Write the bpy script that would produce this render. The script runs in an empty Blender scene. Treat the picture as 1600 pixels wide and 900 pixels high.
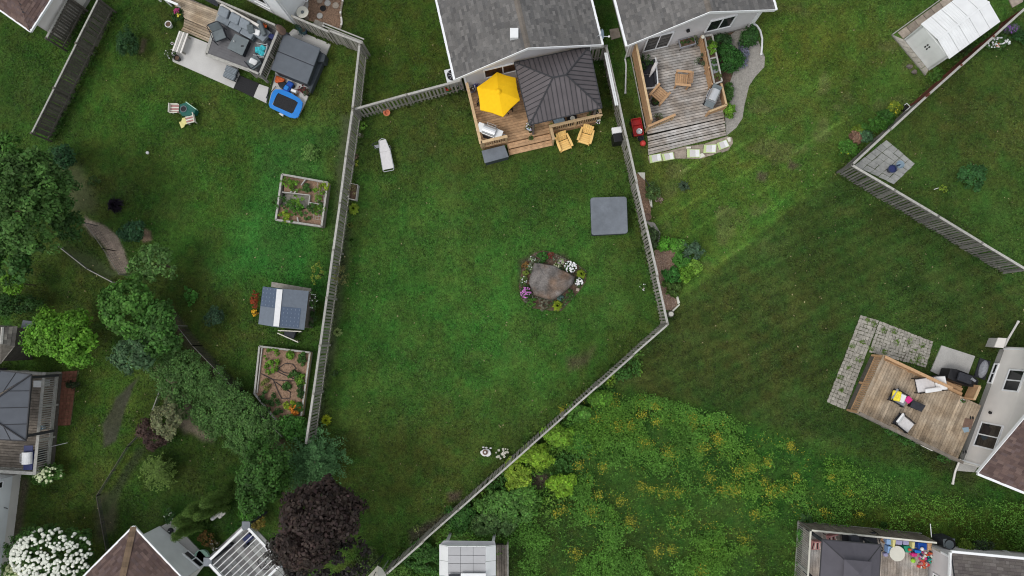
import bpy, math, random
import numpy as np
from mathutils import Vector, Matrix

# ------------------------------------------------------------------ camera, world, sun, exposure
H = 36.0
FPX = 1067.0
NAD = (835.0, 525.0)
_dn = Vector(((NAD[0]-800)/FPX, -(NAD[1]-450)/FPX, -1)).normalized()
RQ = _dn.rotation_difference(Vector((0, 0, -1)))
RM = RQ.to_matrix()
scene = bpy.context.scene
C = scene.collection
cam_d = bpy.data.cameras.new('camera'); cam = bpy.data.objects.new('camera', cam_d); C.objects.link(cam)
cam_d.sensor_width = 36.0; cam_d.lens = 36.0*FPX/1600.0; cam_d.clip_end = 3000; cam_d.clip_start = .5
cam.matrix_world = Matrix.Translation((0, 0, H)) @ RM.to_4x4()
scene.camera = cam
scene.view_settings.view_transform = 'Standard'; scene.view_settings.look = 'None'
scene.view_settings.exposure = 0.0; scene.view_settings.gamma = 1
SUN_EL, SUN_AZ = 60.0, 240.0
w = bpy.data.worlds.new('World'); scene.world = w; w.use_nodes = True
nt = w.node_tree; bg = nt.nodes['Background']
sky = nt.nodes.new('ShaderNodeTexSky'); sky.sky_type = 'NISHITA'; sky.sun_disc = False
sky.sun_elevation = math.radians(SUN_EL); sky.sun_rotation = math.radians(SUN_AZ)
sky.air_density = 1.0; sky.dust_density = 7.0; sky.ozone_density = 1.0
hs = nt.nodes.new('ShaderNodeHueSaturation'); hs.inputs['Saturation'].default_value = .35
nt.links.new(sky.outputs[0], hs.inputs['Color'])
ov = nt.nodes.new('ShaderNodeMix'); ov.data_type = 'RGBA'; ov.inputs[0].default_value = .65   # even overcast layer over the clear sky
nt.links.new(hs.outputs[0], ov.inputs[6]); ov.inputs[7].default_value = (5.0, 5.25, 5.6, 1); nt.links.new(ov.outputs[2], bg.inputs[0])
bg.inputs[1].default_value = .15
sl = bpy.data.lights.new('sun', 'SUN'); sl.energy = .75; sl.angle = math.radians(14); sl.color = (1, .97, .92)
so = bpy.data.objects.new('sun', sl); C.objects.link(so)
_az, _el = math.radians(SUN_AZ), math.radians(SUN_EL)
sd = Vector((math.sin(_az)*math.cos(_el), math.cos(_az)*math.cos(_el), math.sin(_el)))
so.rotation_euler = sd.to_track_quat('Z', 'Y').to_euler()

# ------------------------------------------------------------------ measuring
def P(px, py, z=0.0):
    d = RM @ Vector(((px-800)/FPX, -(py-450)/FPX, -1))
    t = (H-z)/(-d.z)
    return Vector((d.x*t, d.y*t, z))
def K(ox, oy, s):
    return lambda x, y, z=0.0: P(ox+x/s, oy+y/s, z)
_RT = np.array(RM.transposed())
def w2px(X, Y):
    X = np.asarray(X, float); Y = np.asarray(Y, float)
    v = np.stack([X, Y, np.full_like(X, -H)])
    c = np.tensordot(_RT, v, axes=(1, 0))
    return 800+FPX*c[0]/(-c[2]), 450-FPX*c[1]/(-c[2])
rnd = random.Random(5)
rng = np.random.default_rng(7)

# ------------------------------------------------------------------ materials
MATS = {}
def mat(name, col, rough=.75, var=0., noise=(0, 0), noise2=(0, 0), bump=(0, 0), metal=0., attr=False, col2=None, mix=(0, .5, .1), transl=0., spec=.3, coat=0.):
    if name in MATS: return MATS[name]
    m = bpy.data.materials.new(name); m.use_nodes = True; N = m.node_tree.nodes; L = m.node_tree.links
    b = N['Principled BSDF']; b.inputs['Roughness'].default_value = rough; b.inputs['Metallic'].default_value = metal
    b.inputs['Specular IOR Level'].default_value = spec
    if coat: b.inputs['Coat Weight'].default_value = coat
    g = N.new('ShaderNodeNewGeometry')
    if attr:
        a = N.new('ShaderNodeAttribute'); a.attribute_name = 'Col'; cur = a.outputs['Color']
    else:
        a = N.new('ShaderNodeRGB'); a.outputs[0].default_value = (*col, 1); cur = a.outputs[0]
    def nz(scale, detail=4):
        t = N.new('ShaderNodeTexNoise'); t.inputs['Scale'].default_value = scale; t.inputs['Detail'].default_value = detail
        L.new(g.outputs['Position'], t.inputs['Vector']); return t.outputs['Fac']
    def mr(src, a0, a1, b0, b1):
        r = N.new('ShaderNodeMapRange'); L.new(src, r.inputs[0])
        for i, v_ in zip((1, 2, 3, 4), (a0, a1, b0, b1)): r.inputs[i].default_value = v_
        return r.outputs[0]
    if col2 is not None:
        mx = N.new('ShaderNodeMix'); mx.data_type = 'RGBA'
        L.new(mr(nz(mix[0]), mix[1]-mix[2], mix[1]+mix[2], 0, 1), mx.inputs[0]); L.new(cur, mx.inputs[6]); mx.inputs[7].default_value = (*col2, 1); cur = mx.outputs[2]
    def mul(cur, fac):
        v_ = N.new('ShaderNodeVectorMath'); v_.operation = 'SCALE'; L.new(cur, v_.inputs[0]); L.new(fac, v_.inputs['Scale']); return v_.outputs[0]
    for sc, am in (noise, noise2):
        if sc: cur = mul(cur, mr(nz(sc), .3, .7, 1-am, 1+am))
    if var:
        oi = N.new('ShaderNodeObjectInfo'); cur = mul(cur, mr(oi.outputs['Random'], 0, 1, 1-var, 1+var))
    L.new(cur, b.inputs['Base Color'])
    if bump[0]:
        bp = N.new('ShaderNodeBump'); bp.inputs['Strength'].default_value = bump[1]; bp.inputs['Distance'].default_value = .02
        L.new(nz(bump[0], 3), bp.inputs['Height']); L.new(bp.outputs[0], b.inputs['Normal'])
    if transl:
        tr = N.new('ShaderNodeBsdfTranslucent'); L.new(cur, tr.inputs[0]); ms = N.new('ShaderNodeMixShader'); ms.inputs[0].default_value = transl
        out = [n for n in N if n.type == 'OUTPUT_MATERIAL'][0]
        L.new(b.outputs[0], ms.inputs[1]); L.new(tr.outputs[0], ms.inputs[2]); L.new(ms.outputs[0], out.inputs[0])
    MATS[name] = m; return m
mat('ground_grass', (0, 0, 0), .9, noise=(4, .22), noise2=(22, .35), bump=(30, 1.), attr=True, spec=.1)
mat('leaf', (0, 0, 0), .6, attr=True, transl=.25, spec=.25)
mat('painted_attr', (0, 0, 0), .8, attr=True, noise=(30, .12), spec=.2)
mat('gray_wood', (.30, .285, .25), .85, var=.22, noise=(9, .25), noise2=(60, .15), spec=.2)
mat('gray_wood_cap', (.40, .39, .36), .8, var=.1, noise=(9, .18), noise2=(50, .12), spec=.2)
mat('fence_dark', (.17, .165, .15), .85, var=.3, noise=(8, .3), spec=.2)
mat('dark_wood', (.13, .118, .10), .85, var=.2, noise=(8, .25), spec=.2)
mat('new_wood', (.56, .40, .23), .7, var=.1, noise=(7, .14), noise2=(45, .1), spec=.25)
mat('deck_brown', (.47, .295, .165), .65, var=.24, noise=(5, .22), noise2=(40, .15), spec=.3)
mat('deck_gray', (.34, .29, .245), .8, var=.24, noise=(3, .25), noise2=(30, .2), spec=.2, col2=(.46, .44, .42), mix=(.9, .52, .12))
mat('deck_tan', (.35, .265, .18), .8, var=.24, noise=(3, .2), noise2=(30, .2), spec=.2, col2=(.43, .35, .26), mix=(1.1, .5, .12))
mat('deck_old', (.21, .18, .15), .85, var=.16, noise=(4, .25), noise2=(30, .2), spec=.2)
mat('composite', (.15, .148, .155), .8, noise=(5, .1), spec=.2)
mat('red_wood', (.14, .05, .035), .8, var=.15, noise=(8, .2), spec=.2)
mat('cedar', (.50, .31, .17), .7, var=.12, noise=(9, .12), spec=.25)
mat('yellow_plastic', (.94, .62, .22), .55, var=.06, spec=.35)
mat('yellow_fabric', (1., .59, .015), .85, var=.05, noise=(6, .04), spec=.15)
mat('shingle', (0, 0, 0), .9, attr=True, noise=(50, .2), noise2=(.7, .12), spec=.15)
mat('siding', (.62, .60, .595), .6, noise=(1.2, .06), spec=.3)
mat('siding_white', (.78, .80, .81), .6, noise=(1.2, .06), spec=.3)
mat('siding_beige', (.78, .745, .70), .6, noise=(1.2, .06), spec=.3)
mat('white_trim', (.88, .89, .90), .5, spec=.35)
mat('white_metal', (.78, .79, .79), .45, noise=(2, .05), spec=.4)
mat('shed_white', (.80, .82, .81), .5, noise=(1.5, .06), spec=.35)
mat('glass', (.018, .02, .022), .06, spec=.6, noise=(2, .3))
mat('glass_warm', (.07, .035, .02), .1, spec=.5, noise=(2.5, .6))
mat('concrete', (.42, .41, .39), .9, noise=(1.5, .12), noise2=(25, .12), bump=(30, .2), spec=.15)
mat('concrete_pale', (.54, .53, .51), .85, noise=(1.3, .08), noise2=(25, .06), spec=.2)
mat('concrete_dark', (.23, .225, .22), .9, noise=(1.5, .15), noise2=(25, .12), spec=.15)
mat('paver', (.33, .31, .27), .9, var=.16, noise=(7, .2), noise2=(35, .15), spec=.15)
mat('paver_gray', (.34, .345, .33), .9, var=.08, noise=(7, .15), noise2=(35, .1), spec=.15)
mat('joint_soil', (.07, .085, .035), .95, noise=(9, .4), spec=.1)
mat('stone_slab', (.33, .28, .23), .9, var=.2, noise=(5, .2), noise2=(30, .15), bump=(15, .4), spec=.15)
mat('mulch', (.29, .19, .13), .95, noise=(9, .25), noise2=(40, .3), bump=(40, .8), spec=.1)
mat('soil', (.13, .085, .06), .95, noise=(7, .25), noise2=(35, .3), bump=(40, .8), spec=.1)
mat('gravel', (.34, .32, .29), .95, noise=(10, .15), noise2=(60, .3), bump=(60, .8), spec=.15)
mat('tub_cover', (.15, .168, .192), .5, noise=(1.8, .16), noise2=(9, .07), spec=.35)
mat('cover_gray', (.115, .13, .15), .6, noise=(3, .08), spec=.3)
mat('tub_side', (.05, .06, .07), .6, var=.1, spec=.3)
mat('gray_metal', (.125, .11, .115), .45, var=.10, noise=(2, .1), spec=.4)
mat('steel_roof', (.40, .40, .41), .5, var=.03, noise=(2, .06), spec=.4)
mat('slate_roof', (.125, .135, .155), .6, var=.05, noise=(2, .08), spec=.3)
mat('gray_fabric', (.105, .10, .115), .85, var=.05, noise=(3, .06), spec=.15)
mat('seam', (.05, .05, .055), .7, spec=.3)
mat('black', (.012, .012, .014), .5, spec=.35)
mat('charcoal', (.035, .037, .045), .75, noise=(8, .2), spec=.25)
mat('rubber', (.03, .03, .032), .9, noise=(20, .3), spec=.15)
mat('cushion_gray', (.24, .27, .30), .9, noise=(8, .08), spec=.1)
mat('wicker', (.12, .14, .15), .8, noise=(30, .3), spec=.2)
mat('table_gray', (.16, .185, .195), .7, noise=(4, .08), spec=.25)
mat('steel', (.62, .63, .64), .3, metal=.6, spec=.5)
mat('blue', (.01, .20, .62), .45, noise=(5, .06), spec=.4)
mat('blue_dark', (.005, .07, .38), .4, spec=.4)
mat('navy', (.02, .03, .12), .5, spec=.35)
mat('turquoise', (.05, .42, .48), .8, noise=(12, .4), spec=.15)
mat('orange', (.62, .13, .04), .7, noise=(12, .25), spec=.25)
mat('terracotta', (.62, .21, .11), .8, spec=.2)
mat('red', (.42, .02, .02), .45, spec=.4)
mat('redball', (.60, .06, .05), .5, spec=.35)
mat('pink', (.65, .03, .22), .6, spec=.3)
mat('lime', (.35, .72, .05), .5, spec=.3)
mat('lime_pale', (.50, .62, .28), .7, spec=.2)
mat('yellow', (.80, .66, .06), .8, noise=(14, .2), spec=.2)
mat('yellow_pale', (.72, .66, .28), .7, spec=.2)
mat('green_plastic', (.01, .11, .085), .5, noise=(9, .15), spec=.35)
mat('green_toy', (.02, .30, .18), .5, spec=.35)
mat('mint', (.45, .68, .55), .5, spec=.35)
mat('lilac', (.36, .34, .52), .6, spec=.25)
mat('skyblue', (.28, .45, .75), .6, spec=.25)
mat('basin_blue', (.015, .03, .09), .35, spec=.5)
mat('cream', (.70, .68, .59), .6, noise=(2, .04), spec=.3)
mat('white', (.80, .80, .80), .55, noise=(6, .05), spec=.3)
mat('white_fabric', (.66, .64, .64), .85, noise=(9, .06), spec=.15)
mat('cloth_gray', (.30, .31, .34), .85, noise=(12, .2), spec=.15)
mat('rose', (.45, .22, .21), .7, spec=.2)
mat('rock', (.17, .155, .145), .9, noise=(2.2, .4), noise2=(14, .25), bump=(10, .8), spec=.15, col2=(.165, .115, .085), mix=(.75, .54, .08))
mat('bark', (.10, .075, .055), .95, noise=(9, .3), spec=.1)
mat('shed_panel', (.14, .165, .20), .6, var=.12, noise=(6, .08), noise2=(40, .08), spec=.3)
mat('shed_dark', (.075, .105, .16), .55, noise=(6, .08), spec=.35)
mat('shed_dot', (.17, .22, .28), .5, spec=.35)
mat('paving_red', (.17, .075, .05), .9, var=.12, noise=(6, .25), spec=.15)
mat('bluegray', (.30, .40, .48), .5, spec=.35)
mat('brown', (.20, .13, .10), .8, noise=(9, .2), spec=.2)

# ------------------------------------------------------------------ mesh and object helpers
WORLD_ROOTS = set()
def _root(o):
    while o.parent: o = o.parent
    return o
def _off(o):
    if o is None or _root(o).name not in WORLD_ROOTS: return Vector((0, 0, 0))
    t = Vector((0, 0, 0))
    while o: t = t+o.location; o = o.parent
    return t
def link(name, me, m, parent=None):
    o = bpy.data.objects.new(name, me); C.objects.link(o)
    if m is not None and not me.materials: me.materials.append(MATS[m] if isinstance(m, str) else m)
    if parent is not None: o.parent = parent
    return o
def tag(o, label=None, cat=None, group=None, kind=None):
    if label: o['label'] = label
    if cat: o['category'] = cat
    if group: o['group'] = group
    if kind: o['kind'] = kind
    return o
def thing(name, label, cat, loc=None, rot=0., group=None, world=False):
    o = bpy.data.objects.new(name, None); C.objects.link(o); o.empty_display_size = .3
    if loc is not None: o.location = loc
    o.rotation_euler = (0, 0, rot)
    if world: WORLD_ROOTS.add(o.name)
    return tag(o, label, cat, group)
def wthing(name, label, cat, loc, group=None):
    l = Vector(loc); l.z = 0 if len(loc) < 3 else loc[2]
    return thing(name, label, cat, l, 0, group, True)
KIDS = {}
def copy_tree(o, parent=None):
    c = o.copy(); C.objects.link(c); c.parent = parent
    for ch in [x for x in o.children]: copy_tree(ch, c)
    return c
def again(proto, label, loc, rot=0., scale=None):
    c = copy_tree(proto); c.location = loc; c.rotation_euler = (0, 0, rot)
    if scale: c.scale = scale
    if label: c['label'] = label
    return c
def ccw(poly):
    a = sum(poly[i][0]*poly[(i+1) % len(poly)][1]-poly[(i+1) % len(poly)][0]*poly[i][1] for i in range(len(poly)))
    return list(poly) if a > 0 else list(poly)[::-1]
class M:
    def __init__(s): s.v = []; s.f = []; s.c = []
    def _add(s, vs, fs, col=None):
        b = len(s.v); s.v += [tuple(x) for x in vs]; s.f += [tuple(i+b for i in f) for f in fs]
        s.c += [col or (1, 1, 1)]*len(fs); return s
    def prism(s, poly, z0, z1, col=None):
        n = len(poly)
        pz = ccw([(p[0], p[1], i) for i, p in enumerate(poly)])
        a = lambda z, i: z[i] if isinstance(z, (list, tuple)) else z
        vs = [(x, y, a(z0, i)) for x, y, i in pz]+[(x, y, a(z1, i)) for x, y, i in pz]
        fs = [tuple(range(n-1, -1, -1)), tuple(range(n, 2*n))]+[(i, (i+1) % n, n+(i+1) % n, n+i) for i in range(n)]
        return s._add(vs, fs, col)
    def box(s, x0, y0, z0, x1, y1, z1, col=None): return s.prism([(x0, y0), (x1, y0), (x1, y1), (x0, y1)], z0, z1, col)
    def beam(s, p, q, wd, z0, z1, col=None):
        p = Vector(p); q = Vector(q); d = (q-p); d.z = 0; d.normalize(); n = Vector((-d.y, d.x, 0))*wd/2
        return s.prism([(p-n)[:2], (q-n)[:2], (q+n)[:2], (p+n)[:2]], z0, z1, col)
    def plate(s, pts, t, col=None):
        pts = [Vector(p) for p in pts]; nrm = Vector((0, 0, 0))
        for i in range(len(pts)): nrm += pts[i].cross(pts[(i+1) % len(pts)])
        nrm.normalize()
        if nrm.z < 0: pts = pts[::-1]; nrm = -nrm
        n = len(pts); vs = [p-nrm*t for p in pts]+pts
        fs = [tuple(range(n-1, -1, -1)), tuple(range(n, 2*n))]+[(i, (i+1) % n, n+(i+1) % n, n+i) for i in range(n)]
        return s._add(vs, fs, col)
    def stick(s, p, q, r, n=6, r1=None, col=None):
        p = Vector(p); q = Vector(q); d = (q-p).normalized(); a = d.orthogonal().normalized(); b = d.cross(a); r1 = r if r1 is None else r1
        ring = lambda c, rr: [c+(a*math.cos(2*math.pi*i/n)+b*math.sin(2*math.pi*i/n))*rr for i in range(n)]
        fs = [tuple(range(n-1, -1, -1)), tuple(range(n, 2*n))]+[(i, (i+1) % n, n+(i+1) % n, n+i) for i in range(n)]
        return s._add(ring(p, r)+ring(q, r1), fs, col)
    def tube(s, path, r, n=6, col=None):
        for i in range(len(path)-1): s.stick(path[i], path[i+1], r, n, col=col)
        return s
    def cyl(s, x, y, z0, z1, r, r1=None, n=16, col=None): return s.stick((x, y, z0), (x, y, z1), r, n, r1, col)
    def lathe(s, x, y, prof, n=20, col=None):
        vs = []; fs = []
        for r, z in prof: vs += [(x+r*math.cos(2*math.pi*i/n), y+r*math.sin(2*math.pi*i/n), z) for i in range(n)]
        for k in range(len(prof)-1):
            for i in range(n): fs.append((k*n+i, k*n+(i+1) % n, (k+1)*n+(i+1) % n, (k+1)*n+i))
        fs.append(tuple(range(n-1, -1, -1))); fs.append(tuple((len(prof)-1)*n+i for i in range(n)))
        return s._add(vs, fs, col)
    def ball(s, c, r, seg=10, sc=(1, 1, 1), col=None, jit=0., rr=None):
        vs = [(c[0], c[1], c[2]-r*sc[2])]; fs = []; rings = seg//2; R_ = rr or rnd
        for k in range(1, rings):
            t = -math.pi/2+math.pi*k/rings
            for i in range(seg):
                a = 2*math.pi*i/seg; q = r*(1+jit*(R_.random()-.5))
                vs.append((c[0]+q*math.cos(t)*math.cos(a)*sc[0], c[1]+q*math.cos(t)*math.sin(a)*sc[1], c[2]+q*math.sin(t)*sc[2]))
        vs.append((c[0], c[1], c[2]+r*sc[2])); L_ = len(vs)-1
        for i in range(seg): fs.append((0, 1+(i+1) % seg, 1+i)); fs.append((L_, L_-seg+i, L_-seg+(i+1) % seg))
        for k in range(rings-2):
            for i in range(seg): fs.append((1+k*seg+i, 1+k*seg+(i+1) % seg, 1+(k+1)*seg+(i+1) % seg, 1+(k+1)*seg+i))
        return s._add(vs, fs, col)
    def mesh(s, name, off=(0, 0, 0), smooth=False, cols=False):
        me = bpy.data.meshes.new(name); o = off
        me.from_pydata([(v[0]-o[0], v[1]-o[1], v[2]-o[2]) for v in s.v], [], s.f)
        if cols:
            at = me.attributes.new('Col', 'FLOAT_COLOR', 'FACE')
            at.data.foreach_set('color', np.array([(*c, 1.) for c in s.c], dtype=np.float32).ravel())
        if smooth: me.polygons.foreach_set('use_smooth', [True]*len(me.polygons))
        me.update(); return me
    def build(s, name, m, parent=None, smooth=False, cols=False, bevel=0., kind=None, label=None):
        if parent is None:
            me = s.mesh(name, (0, 0, 0), smooth, cols)
        else: me = s.mesh(name, _off(parent), smooth, cols)
        o = link(name, me, m, parent)
        if bevel:
            b = o.modifiers.new('bevel', 'BEVEL'); b.width = bevel; b.segments = 2; b.limit_method = 'ANGLE'; b.angle_limit = math.radians(40)
        if kind: o['kind'] = kind
        if label: o['label'] = label
        return o
def lerp(a, b, t): return Vector(a).lerp(Vector(b), t)
def xy(v, z): return Vector((v[0], v[1], z))
def ang(a, b): return math.atan2(b[1]-a[1], b[0]-a[0])
def rot2(v, a): return Vector((v[0]*math.cos(a)-v[1]*math.sin(a), v[0]*math.sin(a)+v[1]*math.cos(a), v[2] if len(v) > 2 else 0))

# many small leaf faces as one mesh
def leafmesh(name, pos, nrm, size, cols, parent=None, aspect=.6, dirs=None, m='leaf', kind=None, off=None):
    n = len(pos); pos = np.asarray(pos, float); nrm = np.asarray(nrm, float)
    nrm = nrm/np.maximum(1e-6, np.linalg.norm(nrm, axis=1))[:, None]
    t = rng.normal(size=(n, 3)) if dirs is None else np.asarray(dirs, float)
    t = t-nrm*(t*nrm).sum(1)[:, None]; t /= np.maximum(1e-6, np.linalg.norm(t, axis=1))[:, None]
    b = np.cross(nrm, t); s_ = (np.asarray(size)*np.ones(n))[:, None]
    q = np.empty((n, 4, 3)); asp = aspect
    q[:, 0] = pos-t*s_*.5; q[:, 1] = pos+b*s_*asp*.5+nrm*s_*.08; q[:, 2] = pos+t*s_*.5; q[:, 3] = pos-b*s_*asp*.5+nrm*s_*.08
    o_ = off if off is not None else (_off(parent) if parent is not None else Vector((0, 0, 0)))
    q -= np.array(o_)
    me = bpy.data.meshes.new(name); me.vertices.add(4*n); me.loops.add(4*n); me.polygons.add(n)
    me.vertices.foreach_set('co', q.astype(np.float32).ravel()); me.loops.foreach_set('vertex_index', np.arange(4*n, dtype=np.int32))
    me.polygons.foreach_set('loop_start', np.arange(0, 4*n, 4, dtype=np.int32))
    try: me.polygons.foreach_set('loop_total', np.full(n, 4, dtype=np.int32))
    except Exception: pass
    at = me.attributes.new('Col', 'FLOAT_COLOR', 'FACE')
    cc = np.ones((n, 4), dtype=np.float32); cc[:, :3] = np.clip(cols, 0, 1); at.data.foreach_set('color', cc.ravel())
    me.update(calc_edges=True); o = link(name, me, m, parent)
    if kind: o['kind'] = kind
    return o
def sph(n):
    d = rng.normal(size=(n, 3)); return d/np.linalg.norm(d, axis=1)[:, None]
G_DARK = (.022, .055, .016); G_MID = (.035, .085, .022); G_BRIGHT = (.075, .16, .02); G_BLUE = (.035, .075, .045); G_YEL = (.13, .19, .02)
G_OLIVE = (.06, .085, .025); G_PURP = (.018, .012, .014); G_GREY = (.13, .15, .09)
FOL = np.array([1.85, 1.8, 1.4])
def crown_pts(c, r, nclump, nleaf, rc, col, var=.4, flat=.75, low=-.1):
    c = np.array(c); r = np.array(r if hasattr(r, '__len__') else (r, r, r*flat))
    d = sph(nclump*3); d = d[d[:, 2] > low][:nclump]; k = len(d)
    rad = rng.uniform(.62, .98, k)**.7
    az = np.arctan2(d[:, 1], d[:, 0]); ph = rng.uniform(0, 6.28, 3); lob = 1+(.16*np.sin(2*az+ph[0])+.14*np.sin(3*az+ph[1])+.10*np.sin(5*az+ph[2]))*(1 if k > 20 else 0)
    d[:, 2] *= rng.uniform(.75, 1.15, k)
    cc = c+d*r*rad[:, None]*np.stack([lob, lob, np.ones(k)], 1)
    e = sph(k*nleaf).reshape(k, nleaf, 3)*(rng.random((k, nleaf, 1))**.45)
    rcs = rc*rng.uniform(.5, 1.35, (k, 1, 1))
    pos = cc[:, None]+e*rcs*np.array([1, 1, .7])
    nr = e*.7+d[:, None]*.5+np.array([0, 0, .5])+rng.normal(size=e.shape)*.45
    fac = rng.uniform(1-var, 1+var, (k, 1, 1))*rng.uniform(.75, 1.25, (k, nleaf, 1))
    hue = rng.normal(0, .08, (k, nleaf, 3))*.6
    cl = np.array(col)[None, None]*FOL*fac*(1+hue)
    return pos.reshape(-1, 3), nr.reshape(-1, 3), cl.reshape(-1, 3)
def cat3(L_): return [np.concatenate([x[i] for x in L_]) for i in range(3)]
def trunk(root, base, top, r, limbs=5, spread=1.):
    m = M(); b = Vector(base); t = Vector(top); m.stick(b, lerp(b, t, .55), r, 8, r*.75); m.stick(lerp(b, t, .55), t, r*.75, 8, r*.4)
    for i in range(limbs):
        a = 2*math.pi*i/limbs+rnd.random(); s_ = lerp(b, t, rnd.uniform(.4, .7)); m.stick(s_, s_+Vector((math.cos(a)*spread, math.sin(a)*spread, spread*.7)), r*.45, 6, r*.15)
    return m.build('trunk', 'bark', root)
def tree(name, label, cat, px, py, z, rpx, n=60, nl=60, col=G_MID, leaf=.13, rc=.45, group=None, hz=None, base=None, aspect=.6, extra=(), var=.42, flat=.75):
    """crown centre seen at pixel px,py at height z, radius in photo pixels"""
    c = P(px, py, z); sc = (H-z)/FPX
    rx, ry = (rpx if hasattr(rpx, '__len__') else (rpx, rpx)); rx *= sc; ry *= sc
    g = Vector((c.x, c.y, 0)) if base is None else P(base[0], base[1], 0)
    root = wthing(name, label, cat, g, group)
    rz = hz if hz else min(z*.85, max(rx, ry)*flat)
    n = int(n*1.7); nl = int(nl*.62)+1; rc *= .74
    parts = [crown_pts(c, (rx, ry, rz), n, nl, rc, col, var)]
    for (ex, ey, ez, er, en, el, ec) in extra:
        e = P(ex, ey, ez); er_ = er*(H-ez)/FPX; parts.append(crown_pts(e, (er_, er_, er_*flat), int(en*1.6), int(el*.6), rc*.9, ec, var))
    p, nr, cl = cat3(parts)
    k = p[:, 2] > .02; p, nr, cl = p[k], nr[k], cl[k]
    trunk(root, g, (c.x, c.y, max(.15, z+rz*.2)), max(.02, min(.18, rx*.06)), 5 if z > 1.2 else 4, rx*.45)
    leafmesh('crown', p, nr, leaf*rng.uniform(.55, 1.6, len(p)), cl, root, aspect)
    return root
def fronds(c, r, n, segs, wid, rise, col, var=.25, spikes=0, core=.05):
    """radial arching leaves; returns an M with colours"""
    m = M(); c = Vector(c)
    for i in range(n):
        a = 2*math.pi*i/n*1.0+rnd.uniform(-.25, .25); rr = r*rnd.uniform(.6, 1.05); h = rise*rnd.uniform(.6, 1.15); wv = wid*rnd.uniform(.75, 1.2)
        f = rnd.uniform(1-var, 1+var); cc = (col[0]*f, col[1]*f, col[2]*f); d = Vector((math.cos(a), math.sin(a), 0)); s_ = Vector((-d.y, d.x, 0)); pv = None
        for k in range(segs+1):
            t = k/segs; p = c+d*(core+(rr-core)*t)+Vector((0, 0, .02+h*math.sin(math.pi*min(1, t*.8+.05)))); ww = wv*(math.sin(math.pi*(.12+.86*t))**.8)*.5
            cur = (p-s_*ww+Vector((0, 0, ww*.3)), p+s_*ww+Vector((0, 0, ww*.3)))
            if pv: m._add([pv[0], pv[1], cur[1], cur[0]], [(0, 1, 2, 3)], cc)
            pv = cur
    return m
def hosta(label, px, py, rpx, col=G_YEL, n=34, name='hosta', cat='plant', group=None, wid=.14, rise=.22, layers=3):
    c = P(px, py, 0); r = rpx*H/FPX; root = wthing(name, label, cat, c, group)
    m = M()
    for L_ in range(layers):
        q = fronds(c, r*(1-.27*L_), int(n*(1-.2*L_)), 3, wid*r/.4, rise*(1+.35*L_), tuple(x*(1+.15*L_) for x in col)); m._add(q.v, q.f); m.c[-len(q.f):] = q.c
    m.build('leaves', 'leaf', root, cols=True)
    M().cyl(c.x, c.y, 0, .08, .03, .02, 6).build('stem', 'bark', root)
    return root
def shrub(label, px, py, rpx, col=G_MID, n=26, nl=40, leaf=.08, z=None, name='shrub', cat='shrub', group=None, rc=None, fl=None, flcol=(.8, .8, .8), nf=0, fs=.06, aspect=.6, var=.3):
    r = (max(rpx) if hasattr(rpx, '__len__') else rpx)*H/FPX; z = z if z is not None else r*.6
    root = tree(name, label, cat, px, py, z, rpx, n, nl, col, leaf, rc or r*.3, group, aspect=aspect, var=var)
    if nf: blooms(root, px, py, z, rpx, nf, flcol, fs)
    return root
def blooms(root, px, py, z, rpx, nf, col, fs, name='blossoms', ball=True):
    rx, ry = (rpx if hasattr(rpx, '__len__') else (rpx, rpx)); c = P(px, py, z); sc = (H-z)/FPX; m = M()
    for i in range(nf):
        a = rnd.uniform(0, 6.283); q = math.sqrt(rnd.random())*.98; hz = min(z*.85, max(rx, ry)*sc*.75)
        p = Vector((c.x+math.cos(a)*q*rx*sc, c.y+math.sin(a)*q*ry*sc, z+hz*math.sqrt(max(0, 1-q*q))*.95+fs*.3)); f = rnd.uniform(.75, 1.1)
        m.ball(p, fs*rnd.uniform(.7, 1.25), 6, (1, 1, .7), tuple(min(1, x*f) for x in col), .3)
    return m.build(name, 'painted_attr', root, cols=True, kind=None)
def conifer(label, px, py, rpx, h, col, nb=26, layers=5, leaf=.1, name='conifer', cat='tree', group=None, base=None, up=.0):
    g = P(*(base or (px, py)), 0); r = rpx*H/FPX; root = wthing(name, label, cat, g, group)
    top = P(px, py, h); top.z = h; pos = []; nr = []; cl = []; dr = []
    for L_ in range(layers):
        t = L_/layers; rr = r*(1-t)**.85; zc = h*(.12+.8*t); cx = lerp(g, top, zc/h)
        for b in range(int(nb*(1-.5*t))):
            a = rnd.uniform(0, 6.283); ln = rr*rnd.uniform(.75, 1.08); d = np.array([math.cos(a), math.sin(a), up]); s_ = np.array([-d[1], d[0], 0]); f = rnd.uniform(.7, 1.3)
            k = max(8, int(ln/leaf*5)); tt = rng.uniform(.1, 1, k); side = rng.normal(0, 1, k)*(1-tt*.6)*ln*.13
            p = np.array(cx)+d*(tt*ln)[:, None]+s_*side[:, None]; p[:, 2] += rng.normal(0, .02, k)+.12*ln*np.sin(tt*2.2)
            pos.append(p); nr.append(np.array([0, 0, 1.])+d*.35+rng.normal(0, .35, (k, 3))); dr.append(d*.8+s_*np.sign(side)[:, None]*.7+rng.normal(0, .2, (k, 3)))
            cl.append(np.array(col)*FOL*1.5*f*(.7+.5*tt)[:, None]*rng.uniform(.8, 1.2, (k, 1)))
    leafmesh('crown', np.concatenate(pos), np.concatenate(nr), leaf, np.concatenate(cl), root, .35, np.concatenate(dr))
    M().stick(g, top, max(.02, r*.05), 7, .01).build('trunk', 'bark', root)
    return root
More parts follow.
